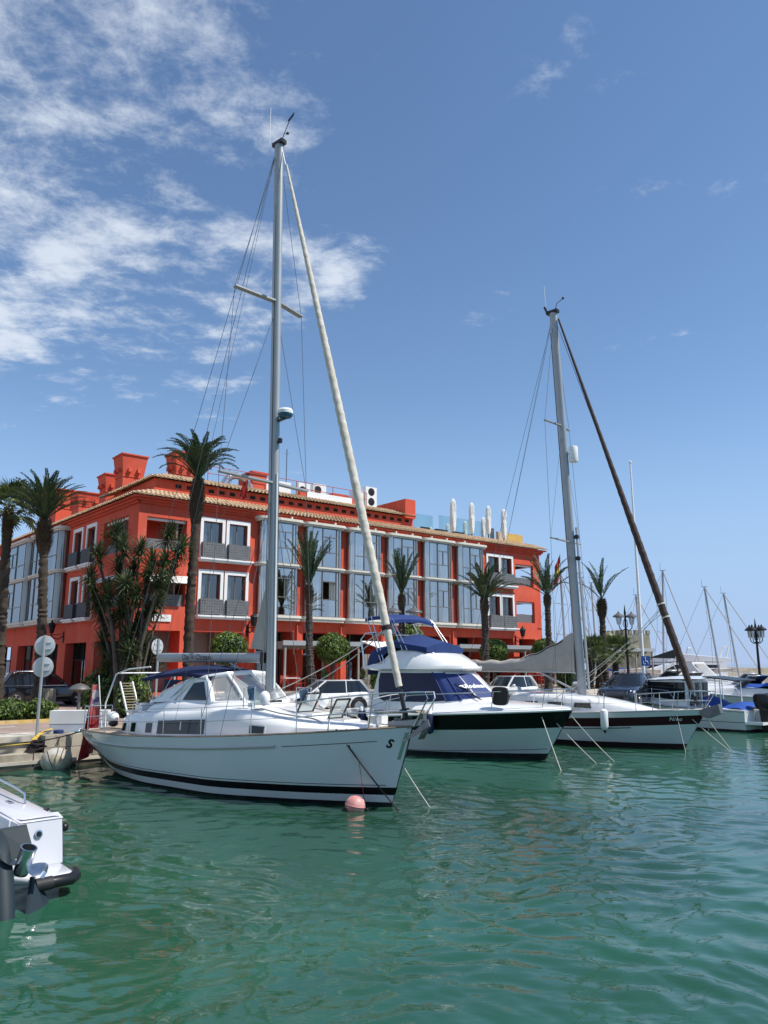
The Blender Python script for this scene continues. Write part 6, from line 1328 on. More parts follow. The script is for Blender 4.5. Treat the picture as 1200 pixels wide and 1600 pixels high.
q_ = f0_.lerp(f1_,.2); rail('sheet', sag(q_, V(4.6,-1.3,1.6), .1), .012, tm, m_rope); rail('sheet', sag(q_+V(0,0,.25), V(4.9,-.6,1.9), .2), .012, tm, m_rope); rail('sheet', sag(q_+V(0,0,.2), V(4.0,1.3,1.7), .3), .012, tm, m_rope)
# boom with draped grey cover
P = []; bm0 = V(5.0,0,2.95); bm1 = V(-.4,0,2.98)
for i in range(22):
    f = i/21; c_ = bm0.lerp(bm1,f); hgt = .20+1.15*max(0,1-f*1.55)**1.7+.04*sin(i*1.7); wd = .12+.07*sin(pi*f)
    P.append([c_+V(0,-wd*.7,-.20-.03*sin(i*1.1)),c_+V(0,-wd-.02*sin(i*2.3),-.02),c_+V(0,-wd*.8,hgt*.45),c_+V(0,-.03,hgt),c_+V(0,.03,hgt),c_+V(0,wd*.8,hgt*.45),c_+V(0,wd,-.02),c_+V(0,wd*.7,-.20)])
b = MB(); b.grid(P,0,False,True); b.poly(P[0]); b.poly(P[-1]); b.build('sail_cover', m_greysail, tm, True, 60)
b = MB(); b.tube([(r_[3]+r_[4])/2+V(0,-.05,-.06) for r_ in P[2:]], .022, 6); b.build('cover_piping', m_maroon, tm)
rail('boom', [V(5.0,0,2.72),V(-.5,0,2.76)], .075, tm, m_alugrey); rail('boom_vang', [V(5.0,0,1.95),V(3.3,0,2.7)], .04, tm, m_alu)
b = MB(); b.lathe([(.05,-.36),(.17,-.34),(.19,-.28),(.19,.26),(.17,.33),(.05,.37)], 16, q3(11.75)+V(.44,0,0)); o = b.build('radar_reflector', m_white, tm); b = MB(); b.bar(q3(11.8), q3(11.8)+V(.4,0,0), .06); b.build('reflector_bracket', m_alu, o, False)
b = MB(); b.box(m3t.x-.3,m3t.x+.25,-.12,.12,18.38,18.52); b.tube([m3t+V(-.3,0,.1), m3t+V(-.42,0,.42)], .05, 6); b.tube([m3t+V(.1,0,.1),m3t+V(.2,0,.4),m3t+V(.5,0,.52)], .014, 5); b.ball(m3t+V(.52,0,.55), .06, 8, 6); b.build('masthead_gear', m_black, tm); wire('vhf_antenna', [m3t+V(-.4,.1,.1), m3t+V(-.45,.1,1.5)], .009, tm, m_white)
for z in (8.3,9.2): b = MB(); b.lathe([(.03,-.1),(.1,-.06),(.1,.06),(.04,.1)], 10, q3(z-1.0)+V(.28,0,0)); b.build('mast_lamp', m_black, tm)
tp3 = stanchions(H3, tm, [.03,.15,.28,.42,.56,.70,.80], .62)
for sd in (-1,1):
    rail('pulpit_rail', [tp3[sd][-1], H3.p(.88,H3.zs(.88),sd,-.02)+V(0,0,.64), H3.p(.95,H3.zs(.95),sd,.06)+V(.15,0,.66), V(10.35,sd*.2,2.05), V(10.3,sd*.18,1.9), V(10.0,sd*.1,1.44)], .016, tm)
    rail('pulpit_lower_rail', [H3.p(.8,H3.zs(.8),sd,-.05)+V(0,0,.32), H3.p(.9,H3.zs(.9),sd,0)+V(0,0,.33), V(10.2,sd*.2,1.72)], .013, tm)
    for u in (.85,.92): rail('pulpit_post', [H3.p(u,H3.zs(u),sd,-.05), H3.p(u,H3.zs(u),sd,0)+V(.12,0,.64)], .014, tm)
b = MB(); b.prism([V(9.9,-.16,1.40),V(10.55,-.14,1.62),V(10.62,-.14,1.30),V(10.2,-.22,1.12),V(9.95,-.18,1.18)], (0,.32,0)); b.build('plough_anchor', m_galv, tm, False)
u = H3.su(6.9,1.0); p = H3.p(u,1.0,-1,.14); b = MB(); b.lathe([(.03,-.40),(.11,-.33),(.14,-.24),(.14,.26),(.12,.33),(.04,.38)], 14, p); b.lathe([(.02,-.48),(.05,-.44),(.06,-.36)], 8, p, 1); b.tube([p+V(0,0,.38), p+V(0,.1,.85)], .01, 5, 1); o = b.build('fender', [m_white, m_black], None); o.matrix_basis = Matrix.Translation(to) @ Matrix.Rotation(HC,4,'Z'); tag(o, 'white fender hanging at the maroon stripe of the right-hand yacht', 'fender')
b = MB(); b.box(.3,1.9,-1.3,1.3,1.1,1.45); b.build('cockpit', m_gel, tm, False)
dg = root('dinghy', 'small grey inflatable dinghy lying behind the motor yacht bow', 'dinghy', Matrix.Translation(to) @ Matrix.Rotation(HC,4,'Z') @ V(1.2,-.9,1.75), HC+.4)
b = MB(); b.tube([V(-1.2,-.6,0),V(.6,-.6,.02),V(1.2,-.3,.12),V(1.35,0,.16),V(1.2,.3,.12),V(.6,.6,.02),V(-1.2,.6,0)], .2, 10); b.build('tubes', mat('grey_hypalon', (.45,.46,.46), .6), dg); b = MB(); b.box(-1.0,1.1,-.5,.5,-.12,-.06); b.box(-1.05,-1.0,-.45,.45,-.15,.25); b.build('floor', m_black, dg, False)
# ---------------------------------------------------------------- sports boat at the left edge (stern quarter only in view)
HS = R(135); so = V(-4.58,11.55,0)       # origin: middle of the transom, shifted to its starboard corner below
sp = root('sports_boat', 'white sports boat stern with swim platform at the left picture edge', 'motorboat', so, HS)
# local x forward (up-left), y to port (towards the viewer), starboard corner at y=0
m_spw = mat('white_topcoat', (.60,.60,.635), .2, coat=.4)
b = MB(); P = []
for x, z in ((0,.90),(.4,.93),(1.2,.97),(2.5,1.04),(5,1.15)):
    P.append([V(x,-.02,-.3),V(x,-.06,.25),V(x,-.04,.62),V(x,.0,z-.06),V(x,.04,z-.01),V(x,.10,z)])
b.grid(P); b.build('starboard_side', m_spw, sp, True, 50)
b = MB(); b.prism([V(0,.10,.90),V(1.2,.10,.97),V(5,.10,1.15),V(5,.62,1.15),V(1.2,.62,.97),V(.16,.62,.90),V(0,.55,.90)], (0,0,.012)); b.build('side_deck', m_spw, sp, False)
b = MB(); P = [[V(-.02-.02*i,y,z) for y, z in ((-.03,.30+.0*i),(.0,.85),(.05,.895),(.12,.911))] for i in range(1)]
b.hexa([(-.10,-.02,.28),(.06,-.02,.28),(.06,.72,.28),(-.10,.66,.28),(-.02,.0,.86),(.1,.0,.9),(.1,.66,.9),(-.02,.60,.86)]); b.prism([V(-.03,-.01,.862),V(.16,-.01,.912),V(.16,.64,.912),V(-.03,.59,.862)], (0,0,.012)); b.build('transom_pod', m_spw, sp, True, 30)
b = MB(); b.hexa([(.06,.67,.28),(1.6,.67,.40),(1.6,.72,.40),(.06,.72,.28),(.1,.63,.905),(1.6,.63,.985),(1.6,.68,.985),(.1,.68,.905)]); b.build('cockpit_side', m_spw, sp, False)
b = MB(); b.box(.06,5,.72,2.5,.25,.34); b.build('cockpit_floor', m_spw, sp, False)
b = MB(); b.prism([V(-.10,.0,.20),V(-.62,.06,.20),V(-.72,.14,.20),V(-.72,.62,.20),V(-.40,.80,.20),V(-.10,.80,.20)], (0,0,.09)); b.build('swim_platform', m_spw, sp, False)
b = MB(); b.tube([V(-.46,-.02,.22),V(-.66,.04,.22),V(-.77,.14,.22),V(-.77,.40,.22)], .075, 12); b.build('platform_fender', m_black, sp); b = MB(); b.tube([V(-.77,.40,.22),V(-.775,.62,.22)], .085, 12); b.build('fender_cap', m_rubber, sp)
b = MB(); b.lathe([(.055,0),(.055,.008),(.04,.012)], 18, (-.06,.33,.70), 0, V(-1,0,.14)); b.lathe([(.038,.0125),(.03,.02)], 14, (-.06,.33,.70), 1, V(-1,0,.14)); b.build('drain_fitting', [m_steel, m_black], sp)
rail('grab_rail', [V(.9,.18,.97),V(.95,.18,1.10),V(1.3,.18,1.15),V(2.6,.18,1.24),V(4,.18,1.32)], .016, sp, m_steel)
b = MB(); b.box(.30,.44,.06,.09,.935,.965); b.lathe([(.015,0),(.015,.05)], 8, (.34,.075,.91)); b.lathe([(.015,0),(.015,.05)], 8, (.40,.075,.91)); b.build('cleat', m_black, sp)
b = MB(); b.box(1.0,1.22,.3,.36,.975,.99); b.build('deck_filler', m_steel, sp, False)
b = MB(); b.ball((.05,-.07,.72), .06, 10, 8); b.build('rub_button', m_black, sp)
b = MB(); b.bar((1.2,.66,.88),(1.7,.66,.9), .02, .03); b.build('locker_catch', m_steel, sp, False)
# outboard leg tilted up, bare propeller hub with exhaust tube
m_ob = mat('outboard_paint', (.018,.030,.038), .55, ior=1.3)
ob = root('outboard_leg', 'blue-grey tilted outboard leg with steel hub at the left edge', 'outboard engine', so + V(0,0,0), HS)
b = MB(); P = []
for i in range(12):
    f = i/11; c_ = V(-.55-.62*f, 1.02+.08*f, .78-.95*f); w = .10+.05*sin(pi*f); l = .30-.10*f+.08*sin(pi*f)
    P.append([c_+V(l*cos(a)*.75, w*sin(a), l*cos(a)*.5) for a in [2*pi*j/14 for j in range(14)]])
b.grid(P,0,False,True); b.poly(P[0]); b.poly(P[-1]); b.build('leg', m_ob, ob)
b = MB(); b.prism([V(-.38,.62,.88),V(-.62,.60,.60),V(-.60,.92,.52),V(-.34,.95,.86)], (.03,0,.03)); b.build('cavitation_plate', m_ob, ob, False); b = MB(); b.prism([V(-.80,.66,.34),V(-.62,.55,.30),V(-.78,.42,.02),V(-.98,.52,-.06),V(-1.1,.80,-.04)], (.02,.03,.0)); b.build('skeg', m_ob, ob, False)
b = MB(); ax_ = V(-.318,-.106,.94).normalized(); c_ = V(-.78,.80,.44); b.lathe([(.085,-.05),(.10,.0),(.098,.26),(.105,.30),(.085,.302),(.08,.1)], 20, c_, 0, ax_); o = b.build('propeller_hub', m_steel, ob); b = MB(); b.lathe([(.078,.12),(.078,.13)], 18, c_, 0, ax_); b.build('hub_bore', m_black, o)
b = MB()
for k in range(2):
    q = k*2.4+.6; a1 = ax_.orthogonal().normalized(); a2 = ax_.cross(a1); d = a1*cos(q)+a2*sin(q); e = a1*-sin(q)+a2*cos(q); P = []
    for i in range(7):
        f = i/6; ww = .13*sin(pi*min(1,.15+f*.82)); P.append([c_+ax_*.1+d*(.09+.24*f)+e*ww+ax_*(.07*f), c_+ax_*.1+d*(.09+.25*f)+e*ww*.2, c_+ax_*.1+d*(.09+.24*f)-e*ww-ax_*(.07*f)])
    b.grid(P)
b.build('propeller_blade', m_steel, ob)

for o in sp.children:
    if o.name.split('.')[0] in ('transom_pod', 'cockpit_side', 'swim_platform', 'side_deck'):
        md_ = o.modifiers.new('soft_edges', 'BEVEL'); md_.width = .035 if o.name.startswith(('transom', 'swim')) else .012; md_.segments = 3; md_.limit_method = 'ANGLE'
        for p_ in o.data.polygons: p_.use_smooth = True
# ---------------------------------------------------------------- cabin boat and cruisers at right
def simple_hull(t, L, B, z0, z1, m_=None, dark=m_antifoul, k=.95, stripe=None):
    h = Hull(0, L*.93, -.05, L, [(0,B*.44),(.4,B*.45),(.7,B*.33),(.9,B*.12),(1,.015)], [(0,B*.48),(.4,B*.5),(.7,B*.43),(.9,B*.22),(1,.04)], [(0,z0),(.5,(z0+z1)/2-.05),(1,z1)], k, 26)
    h.band('antifouling', dark, t, lambda u: -.3, lambda u: .1, 2); h.band('hull', m_ or m_hullw, t, lambda u: .1, lambda u: h.zs(u), 5); h.line('rub_rail', m_steel, t, lambda u: h.zs(u)-.05, .03, 0, 1, .0, 20); h.deck('deck', m_gel, t, .0, .05); 
    if stripe: h.line('stripe', m_blackgel, t, lambda u: stripe, .012, .0, .6, .0, 16)
    return h
HR = R(132)
cbx = root('cabin_boat', 'white pilothouse motorboat with dark wraparound windows behind the maroon-striped yacht', 'motorboat', (17.2,36.6,0), HR)
h4 = simple_hull(cbx, 8.6, 2.9, .95, 1.35, None, m_antifoul, .95, .42)
b = MB(); b.prism([V(-.75,-1.2,.34),V(0,-1.3,.34),V(0,1.3,.34),V(-.75,1.2,.34)], (0,0,.12)); b.build('swim_platform', m_gel, cbx, False)
b = MB(); loft(b, [(2.7,[(1.22,.9),(1.16,2.2),(0,2.25)]),(3.0,[(1.22,.9),(1.15,2.25),(0,2.3)]),(4.6,[(1.12,1.0),(1.0,2.2),(0,2.26)]),(5.9,[(.85,1.25),(.8,1.5),(0,1.62)]),(7.2,[(.4,1.3),(.3,1.36),(0,1.42)])]); b.build('pilothouse', m_gel, cbx, True, 40)
for sd in (-1,1):
    b = MB(); b.prism([V(2.78,sd*1.225,1.30),V(5.55,sd*1.0,1.44),V(4.75,sd*1.03,2.15),V(2.78,sd*1.19,2.15)], (0,sd*.012,0)); b.build('side_window', m_tint, cbx, False)
b = MB(); b.prism([V(5.75,-.78,1.56),V(5.75,.78,1.56),V(4.72,.9,2.16),V(4.72,-.9,2.16)], (.03,0,.03)); b.build('windscreen', m_tint, cbx, False); b = MB(); b.box(2.66,2.69,-.95,.95,1.0,2.12); b.build('rear_door', m_tint, cbx, False); b = MB(); b.box(2.63,2.655,-.03,.03,1.0,2.12); b.build('door_post', m_white, cbx, False)
b = MB(); loft(b, [(1.9,[(1.1,2.32),(0,2.4)]),(2.1,[(1.2,2.32),(0,2.44)]),(3.5,[(1.2,2.30),(0,2.44)]),(4.9,[(1.0,2.24),(0,2.34)])]); loft(b, [(1.9,[(1.1,2.28),(0,2.28)]),(4.9,[(1.0,2.2),(0,2.2)])]); b.build('roof', m_gel, cbx, True, 40)
for sd in (-1,1):
    for x in (1.1,2.0,2.35): rail('roof_post', [(x,sd*1.1,1.0),(x,sd*1.1,2.3)], .025, cbx, m_white)
    rail('bow_rail', [V(3.2,sd*1.3,1.2),V(3.6,sd*1.28,1.75),V(5.5,sd*1.1,1.85),V(7.2,sd*.55,1.95),V(8.1,sd*.08,2.0)], .016, cbx)
    for x, w in ((4.5,1.25),(5.8,1.02),(7.0,.6)): rail('rail_post', [(x,sd*w,1.2),(x,sd*(w-.05),1.85)], .014, cbx)
b = MB(); b.prism([V(.4,-1.2,2.24),V(1.9,-1.1,2.40),V(1.9,1.1,2.40),V(.4,1.2,2.24)], (0,0,.05)); b.build('black_sunshade', m_black, cbx, False)
b = MB(); P = [[V(-.1+2.2*i/6, q*1.15, 1.42+.12*sin(i*1.3)-.25*abs(q)**2-.3*(1-i/6)) for q in [-1+j/4 for j in range(9)]] for i in range(7)]; b.grid(P); b.build('blue_cockpit_cover', m_bluecover, cbx)
def outboard(par, x, y, z, m_=m_black):
    b = MB(); P = []
    for f, w, l in ((0,.16,.22),(.15,.24,.36),(.5,.26,.42),(.8,.25,.40),(.95,.2,.32),(1,.08,.15)): P.append([V(x-.1+l*cos(a)*1.1+.1*f, y+w*sin(a), z+.75*f) for a in [2*pi*j/14 for j in range(14)]])
    b.grid(P,0,False,True); b.poly(P[-1]); b.poly(P[0]); b.build('outboard_cowl', m_, par); b = MB(); b.hexa([(x-.15,y-.07,z-.9),(x+.08,y-.07,z-.9),(x+.08,y+.07,z-.9),(x-.15,y+.07,z-.9),(x-.2,y-.09,z+.05),(x+.15,y-.09,z+.05),(x+.15,y+.09,z+.05),(x-.2,y+.09,z+.05)]); b.build('outboard_leg', m_, par, False)
outboard(cbx, -.55, .55, .95); outboard(cbx, -.55, -.45, .95)
def cruiser(label, loc, hd, L, B, cover=None, arch=True, hl=1.0, dark=False, group=None):
    t = root('sports_cruiser', label, 'motorboat', loc, hd, group); h = simple_hull(t, L, B, hl, hl*1.35)
    b = MB(); loft(b, [(L*.12,[(B*.44,hl),(B*.40,hl+.35),(0,hl+.4)]),(L*.45,[(B*.44,hl+.05),(B*.38,hl+.6),(0,hl+.7)]),(L*.7,[(B*.34,hl+.2),(B*.26,hl+.5),(0,hl+.62)]),(L*.93,[(B*.1,hl*1.3),(B*.05,hl*1.33),(0,hl*1.36)])]); b.build('coaming', m_gel, t, True, 40)
    b = MB(); P = [[V(L*(.50-.0*j)+.35*cos(a)*2-.8*f, B*.37*sin(a)*(1-.12*f), hl+.6+.62*f) for a in [R(-100+200*i/12) for i in range(13)]] for f in (0,1)]; b.grid(P); b.build('windscreen', m_tint, t); b = MB(); b.tube(P[1], .03, 6); b.build('screen_frame', m_steel, t)
    for sd in (-1,1):
        b = MB(); b.lathe([(.16,0),(.15,.02)], 16, (L*.62, sd*(B*.465), hl*.8), 0, (0,sd,0), (1.5,.7)); b.build('porthole', m_tint, t); rail('bow_rail', [V(L*.5,sd*B*.42,hl+.2),V(L*.55,sd*B*.41,hl+.75),V(L*.8,sd*B*.28,hl+.9),V(L*.98,sd*.1,hl*1.35+.6)], .016, t)
    if arch:
        b = MB()
        for sd in (-1,1): b.hexa([(L*.1,sd*B*.44,hl+.2),(L*.22,sd*B*.44,hl+.2),(L*.22,sd*B*.40,hl+.2),(L*.1,sd*B*.40,hl+.2),(L*.24,sd*B*.36,hl+1.75),(L*.31,sd*B*.36,hl+1.75),(L*.31,sd*B*.32,hl+1.75),(L*.24,sd*B*.32,hl+1.75)])
        b.box(L*.24,L*.31,-B*.36,B*.36,hl+1.751,hl+1.88); b.build('radar_arch', m_gel, t, False)
    if cover:
        P = [[V(L*(.12+.42*i/8), B*.43*q*(1-.1*i/8), hl+.55+.35*sin(pi*(.2+.8*i/8)*.9)+.06*sin(i*1.9)-.22*abs(q)**2) for q in [-1+j/5 for j in range(11)]] for i in range(9)]; b = MB(); b.grid(P); b.build('cockpit_cover', cover, t)
    b = MB(); b.prism([V(-.7,-B*.4,.3),V(0,-B*.44,.3),V(0,B*.44,.3),V(-.7,B*.4,.3)], (0,0,.1)); b.build('swim_platform', m_gel, t, False)
    return t
cruiser('white sports cruiser with bright blue cockpit cover at the right edge', (24.2,41.5,0), R(138), 9.5, 3.1, m_bluecover, True, 1.15)
cruiser('white sports cruiser with radar arch behind the blue-covered one', (26.5,46.5,0), R(138), 10, 3.2, None, True, 1.2)
cruiser('white cruiser bow-on behind the pilothouse roof', (23.8,50.5,0), R(136), 9, 3.1, None, False, 1.25)
cruiser('white cruiser behind the brown furled sail foot', (25.5,57.5,0), R(136), 10, 3.2, None, True, 1.3)
bo = root('open_boat', 'white boat with black hooded engine at the right picture edge', 'motorboat', (19.2,35.8,0), R(134)); simple_hull(bo, 7, 2.6, .9, 1.2); outboard(bo, -.3, 0, .85); b = MB(); b.box(.3,3.2,-1.0,1.0,.9,1.15); b.build('sun_pad', m_gel, bo, False)
# far flybridge yacht
def far_yacht(label, loc, hd, L, group):
    t = root('far_motor_yacht', label, 'motor yacht', loc, hd, group); h = simple_hull(t, L, L*.28, 1.6, 2.4); b = MB(); loft(b, [(L*.15,[(L*.12,1.6),(L*.11,3.2),(0,3.3)]),(L*.5,[(L*.12,1.7),(L*.10,3.2),(0,3.3)]),(L*.7,[(L*.08,2.0),(L*.06,2.3),(0,2.4)])]); b.build('saloon', m_gel, t, True, 40)
    for sd in (-1,1): b = MB(); b.prism([V(L*.2,sd*(L*.118),2.3),V(L*.58,sd*(L*.112),2.35),V(L*.5,sd*(L*.108),2.95),V(L*.2,sd*(L*.113),2.95)], (0,sd*.02,0)); b.build('saloon_window', m_tint, t, False)
    b = MB(); loft(b, [(L*.1,[(L*.10,3.3),(L*.10,3.6),(0,3.7)]),(L*.45,[(L*.09,3.3),(L*.08,4.1),(0,4.2)]),(L*.52,[(L*.05,3.3),(L*.05,3.4),(0,3.45)])]); b.build('flybridge', m_gel, t, True, 40); rail('radar_arch', [V(L*.15,-L*.09,3.6),V(L*.12,-L*.08,4.9),V(L*.12,L*.08,4.9),V(L*.15,L*.09,3.6)], .09, t, m_white)
far_yacht('large white motor yacht moored far off at the right edge', at(1165,1050,85).xy.to_3d(), R(170), 15, 'motor yachts far across the basin')
far_yacht('white motor yacht far off left of the two tall masts', at(1098,1050,92).xy.to_3d(), R(150), 11, 'motor yachts far across the basin')
def far_sail(label, px, v, Y, hd=R(-45), L=9.0, lean=0.0, m_=None, furl=True, cov=None):
    p = at(px, 1048, Y); zt = at(px, v, Y).z; t = root('far_sailing_boat', label, 'sailing boat', (p.x-cos(hd)*L*.55, p.y-sin(hd)*L*.55, 0 if Y > 62 else 0), hd, 'sailing boats moored further along the quay')
    simple_hull(t, L, L*.32, 1.0, 1.3); b = MB(); loft(b, [(L*.2,[(L*.11,1.0),(L*.10,1.5),(0,1.55)]),(L*.6,[(L*.1,1.05),(L*.08,1.45),(0,1.5)]),(L*.8,[(L*.04,1.2),(L*.03,1.25),(0,1.28)])]); b.build('coachroof', m_gel, t, True, 40)
    top = V(L*.55-.02*zt+lean,0,zt); rail('mast', [V(L*.55,0,1.4), top], .085, t, m_ or m_alugrey); wire('backstay', [top, V(-.05,0,1.1)], .013, t); wire('forestay', [top, V(L*.97,0,1.3)], .04 if furl else .014, t, m_greysail if furl else None)
    for f in (.45,.72):
        c_ = V(L*.55,0,1.4).lerp(top,f); rail('spreader', [c_+V(-.1,-.9,.05), c_, c_+V(-.1,.9,.05)], .03, t, m_alu)
    for sd in (-1,1): wire('shroud', [top, V(L*.55,0,1.4).lerp(top,.72)+V(-.1,sd*.9,.05), V(L*.55,0,1.4).lerp(top,.45)+V(-.1,sd*.9,.05), V(L*.5,sd*L*.15,1.1)], .012, t)
    b = MB(); b.tube([V(L*.53,0,2.4),V(L*.3,0,2.5),V(L*.06,0,2.45)], [.2,.16,.08], 8); b.build('boom_cover', cov or m_sail, t); b = MB(); b.bar(top+V(-.25,0,.05), top+V(.25,0,.05), .04); b.tube([top+V(-.2,0,.05), top+V(-.2,0,.7)], .012, 4); b.build('masthead', m_black, t)
    return t
far_sail('far sailing boat whose mast shows just left of the right-hand palm pair', 886, 895, 58)
far_sail('far sailing boat with mast directly left of the lone palm', 919, 903, 64, cov=m_greysail)
far_sail('far sailing boat with mast touching the left side of the lone palm', 934, 911, 70)
far_sail('far sailing boat with mast right of the white flagpole', 1004, 930, 72, cov=m_bluecover)
far_sail('far sailing boat with mast crossed by the brown furled sail', 1036, 893, 66, lean=.8)
far_sail('far sailing boat with tall mast at right, left of a similar pair', 1126, 917, 70, R(-30), lean=-.6, cov=m_greysail)
far_sail('far sailing boat with tall mast near the right edge', 1155, 927, 74, R(-30), lean=-.6)

# ---------------------------------------------------------------- mooring lines, buoys, quay things
def rope(label, p, q, s_=.05, r_=.012, m_=m_rope, name='mooring_line'):
    b = MB(); b.tube(sag(p, q, s_), r_, 6); return tag(b.build(name, m_, None), label, 'rope', 'mooring lines running into the water')
YM = Matrix.Translation(yo) @ Matrix.Rotation(HB,4,'Z'); RM = Matrix.Translation(ro) @ Matrix.Rotation(HB,4,'Z'); TM = Matrix.Translation(to) @ Matrix.Rotation(HC,4,'Z')
def g0(u, v, z=-.05):
    a = (u-600)/FPX; b_ = (800-v)/FPX; dz = sin(PITCH)+b_*cos(PITCH); t = (z-CAM_Z)/dz; return V(a*t, (cos(PITCH)-b_*sin(PITCH))*t, z)
rope('dark mooring line from the centre yacht foredeck down to the water', YM @ V(9.05,-.86,1.62), g0(626,1271), .04, .017, m_darkrope)
rope('second dark line joining at a knot on the centre yacht bow', YM @ V(9.25,-.74,1.63), (YM @ V(9.05,-.86,1.62)).lerp(g0(626,1271), .22), .02, .014, m_darkrope)
rope('pale mooring line from the centre yacht stem into the water', YM @ V(10.15,0,.95), g0(673,1264), .02, .016, m_rope)
rope('thin red line from the knot down to the pink buoy', (YM @ V(9.05,-.86,1.62)).lerp(g0(626,1271), .36), g0(571,1262,.02), .0, .007, mat('red_line', (.25,.04,.05), .8))
rope('pale mooring line hanging from the motor yacht bow', RM @ V(9.3,-.45,1.6), g0(878,1208), .03, .013); rope('steeper pale line from the motor yacht bow cleat', RM @ V(9.45,-.4,1.6), g0(934,1195), .05, .013); rope('long pale line from the motor yacht bow running right', RM @ V(10.1,0,1.5), g0(962,1192), .06, .013)
rope('pale mooring line from the right-hand yacht bow, upper of the pair', TM @ V(9.4,-.35,1.35), g0(1143,1175), .05, .014); rope('pale mooring line from the right-hand yacht bow, lower of the pair', TM @ V(10.0,0,1.25), g0(1146,1176), .03, .014); rope('thin vertical line at the right-hand yacht stem', TM @ V(9.2,-.55,1.3), g0(1072,1178), .0, .009); rope('short pale line dropping right of the right-hand yacht stem', TM @ V(10.2,.1,1.2), g0(1100,1172), .0, .010)
bc = g0(555,1266,0); by = root('mooring_buoy', 'pink round mooring buoy floating before the centre yacht bow', 'buoy', bc); b = MB(); b.ball((0,0,.10), .20, 20, 14, 0, (1.08,1,1)); b.build('float', mat('faded_pink_plastic', (.62,.26,.24), .45, var=.12, vs=6, c2=(.68,.40,.36), c2s=5, c2amt=.6), by)
b = MB(); b.lathe([(.215,-.012),(.225,0),(.215,.012)], 20, (0,0,.10), 0, V(.2,0,1)); b.build('seam_ring', mat('buoy_band', (.50,.18,.18), .6), by); b = MB(); b.tube([(.18,0,.06),(.26,-.03,.02),(.28,0,-.05)], .018, 6); b.tube([(-.16,-.1,.06),(-.27,-.08,.02),(-.16,-.16,.02)], .014, 6); b.build('eye', m_darkrope, by)
# big white quay fender ball
fp_ = q2w(.05,-.40,.14); fb = root('ball_fender', 'big dirty white ball fender hanging on the quay wall', 'fender', fp_); b = MB(); b.ball((0,0,.10), .40, 24, 16, 0, (1.12,.9,.92)); b.build('ball', mat('dirty_white_plastic', (.52,.49,.42), .6, var=.12, vs=4, c2=(.36,.29,.18), c2s=3.2, c2amt=.85, c2sharp=.06), fb)
b = MB(); b.tube([V(-.12,-.40,.40),V(-.03,-.40,.15),V(.12,-.36,-.15)], .014, 6); b.tube([V(-.1,.2,.45),V(-.15,.5,.75)], .018, 6); b.build('lashing', m_darkrope, fb)
wb = root('white_quay_block', 'white painted concrete block bench on the quay behind the ensign', 'bench', q2w(.95,.95,QZ+.015), QA-R(36)); b = MB(); b.box(-.60,1.15,-.16,.30,.0,.26); b.build('base', mat('grey_blue_paint', (.42,.45,.50), .7, var=.06), wb, False); b = MB(); b.hexa([(-.60,-.17,.261),(1.15,-.17,.261),(1.15,.32,.261),(-.60,.32,.261),(-.60,-.22,.66),(1.15,-.22,.66),(1.15,.24,.66),(-.60,.24,.66)]); b.build('seat_back', m_white, wb, False)
bl = root('mooring_bollard', 'heap of chain and rope round the quay bollard', 'bollard', q2w(-.25,.30,.44)); b = MB(); b.lathe([(.12,0),(.10,.2),(.14,.24),(.14,.30),(.05,.33)], 12); b.build('bollard', m_iron, bl); rg = random.Random(3); b = MB()
for k in range(9): c_ = V(rg.uniform(-.15,.15),rg.uniform(-.15,.15),.05+.03*k); b.tube([c_+V((.17+.02*sin(k))*cos(a),(.15)*sin(a),.03*sin(2*a+k)) for a in [2*pi*i/14 for i in range(15)]], .028, 6)
for k in range(4): b.tube([V(.05*k-.1,-.2,.2),V(.05*k-.1,-.36,.0),V(.05*k-.1+.02,-.36,-.5-.1*k)], .018, 5)
b.build('rope_turns', m_darkrope, bl)
b = MB(); b.tube(sag(q2w(-.3,.3,.72), q2w(-14,-.05,.46), .05), .016, 6); tag(b.build('yellow_line', m_yrope, None), 'yellow rope running left along the quay ledge', 'rope')
b = MB()
for k in range(4): b.tube(sag(q2w(-.45+.04*k,.3,.80), q2w(.35+.05*k,.9+.1*k,QZ+.12), -.08), .014, 5)
tag(b.build('yellow_rope_bundle', m_yrope, None), 'bundle of yellow ropes between bollard and quay top', 'rope')
b = MB(); b.tube(sag(q2w(-.4,.3,.75), YM @ V(-.7,-1.1,1.15), .05), .02, 6); tag(b.build('stern_line', m_darkrope, None), 'dark stern line from the bollard to the centre yacht', 'rope')
b = MB(); b.tube(sag(q2w(2.6,.6,QZ+.1), YM @ V(-.7,1.0,1.15), .05), .018, 6); tag(b.build('stern_line', m_rope, None), 'pale stern line on the far side of the centre yacht stern', 'rope')
for k, (x, lb) in enumerate(((1.05,'left one of the pair of light blue sandals on the quay edge'),(1.35,'right one of the pair of light blue sandals on the quay edge'))):
    t = root('sandal', lb, 'sandal', q2w(x,.55,QZ+.03), QA+R(-60), 'pair of sandals on the quay'); b = MB(); b.prism([V(.15*cos(a), .06*sin(a)*(1+.25*cos(a)), 0) for a in [2*pi*i/14 for i in range(14)]], (0,0,.03)); b.build('sole', mat('sandal_blue_%d'%k, (.10,.42,.55), .6), t, False); b = MB(); b.tube([V(.06,.06,.02),V(.05,0,.10),V(.06,-.06,.02)], .022, 6); b.build('strap', m_white, t)
b = MB(); 
for k, (x, y) in enumerate(((.3,.5),(.55,.45),(.8,.6),(.45,.75))): b.tube([V(.13*cos(a),.10*sin(a),.02+.02*k) for a in [2*pi*i/12 for i in range(13)]], .03, 6); 
o = b.build('blue_rope_coil', mat('navy_rope', (.02,.04,.14), .8), None); o.location = q2w(.45,.6,QZ+.02); tag(o, 'coil of navy rope on the quay edge', 'rope')
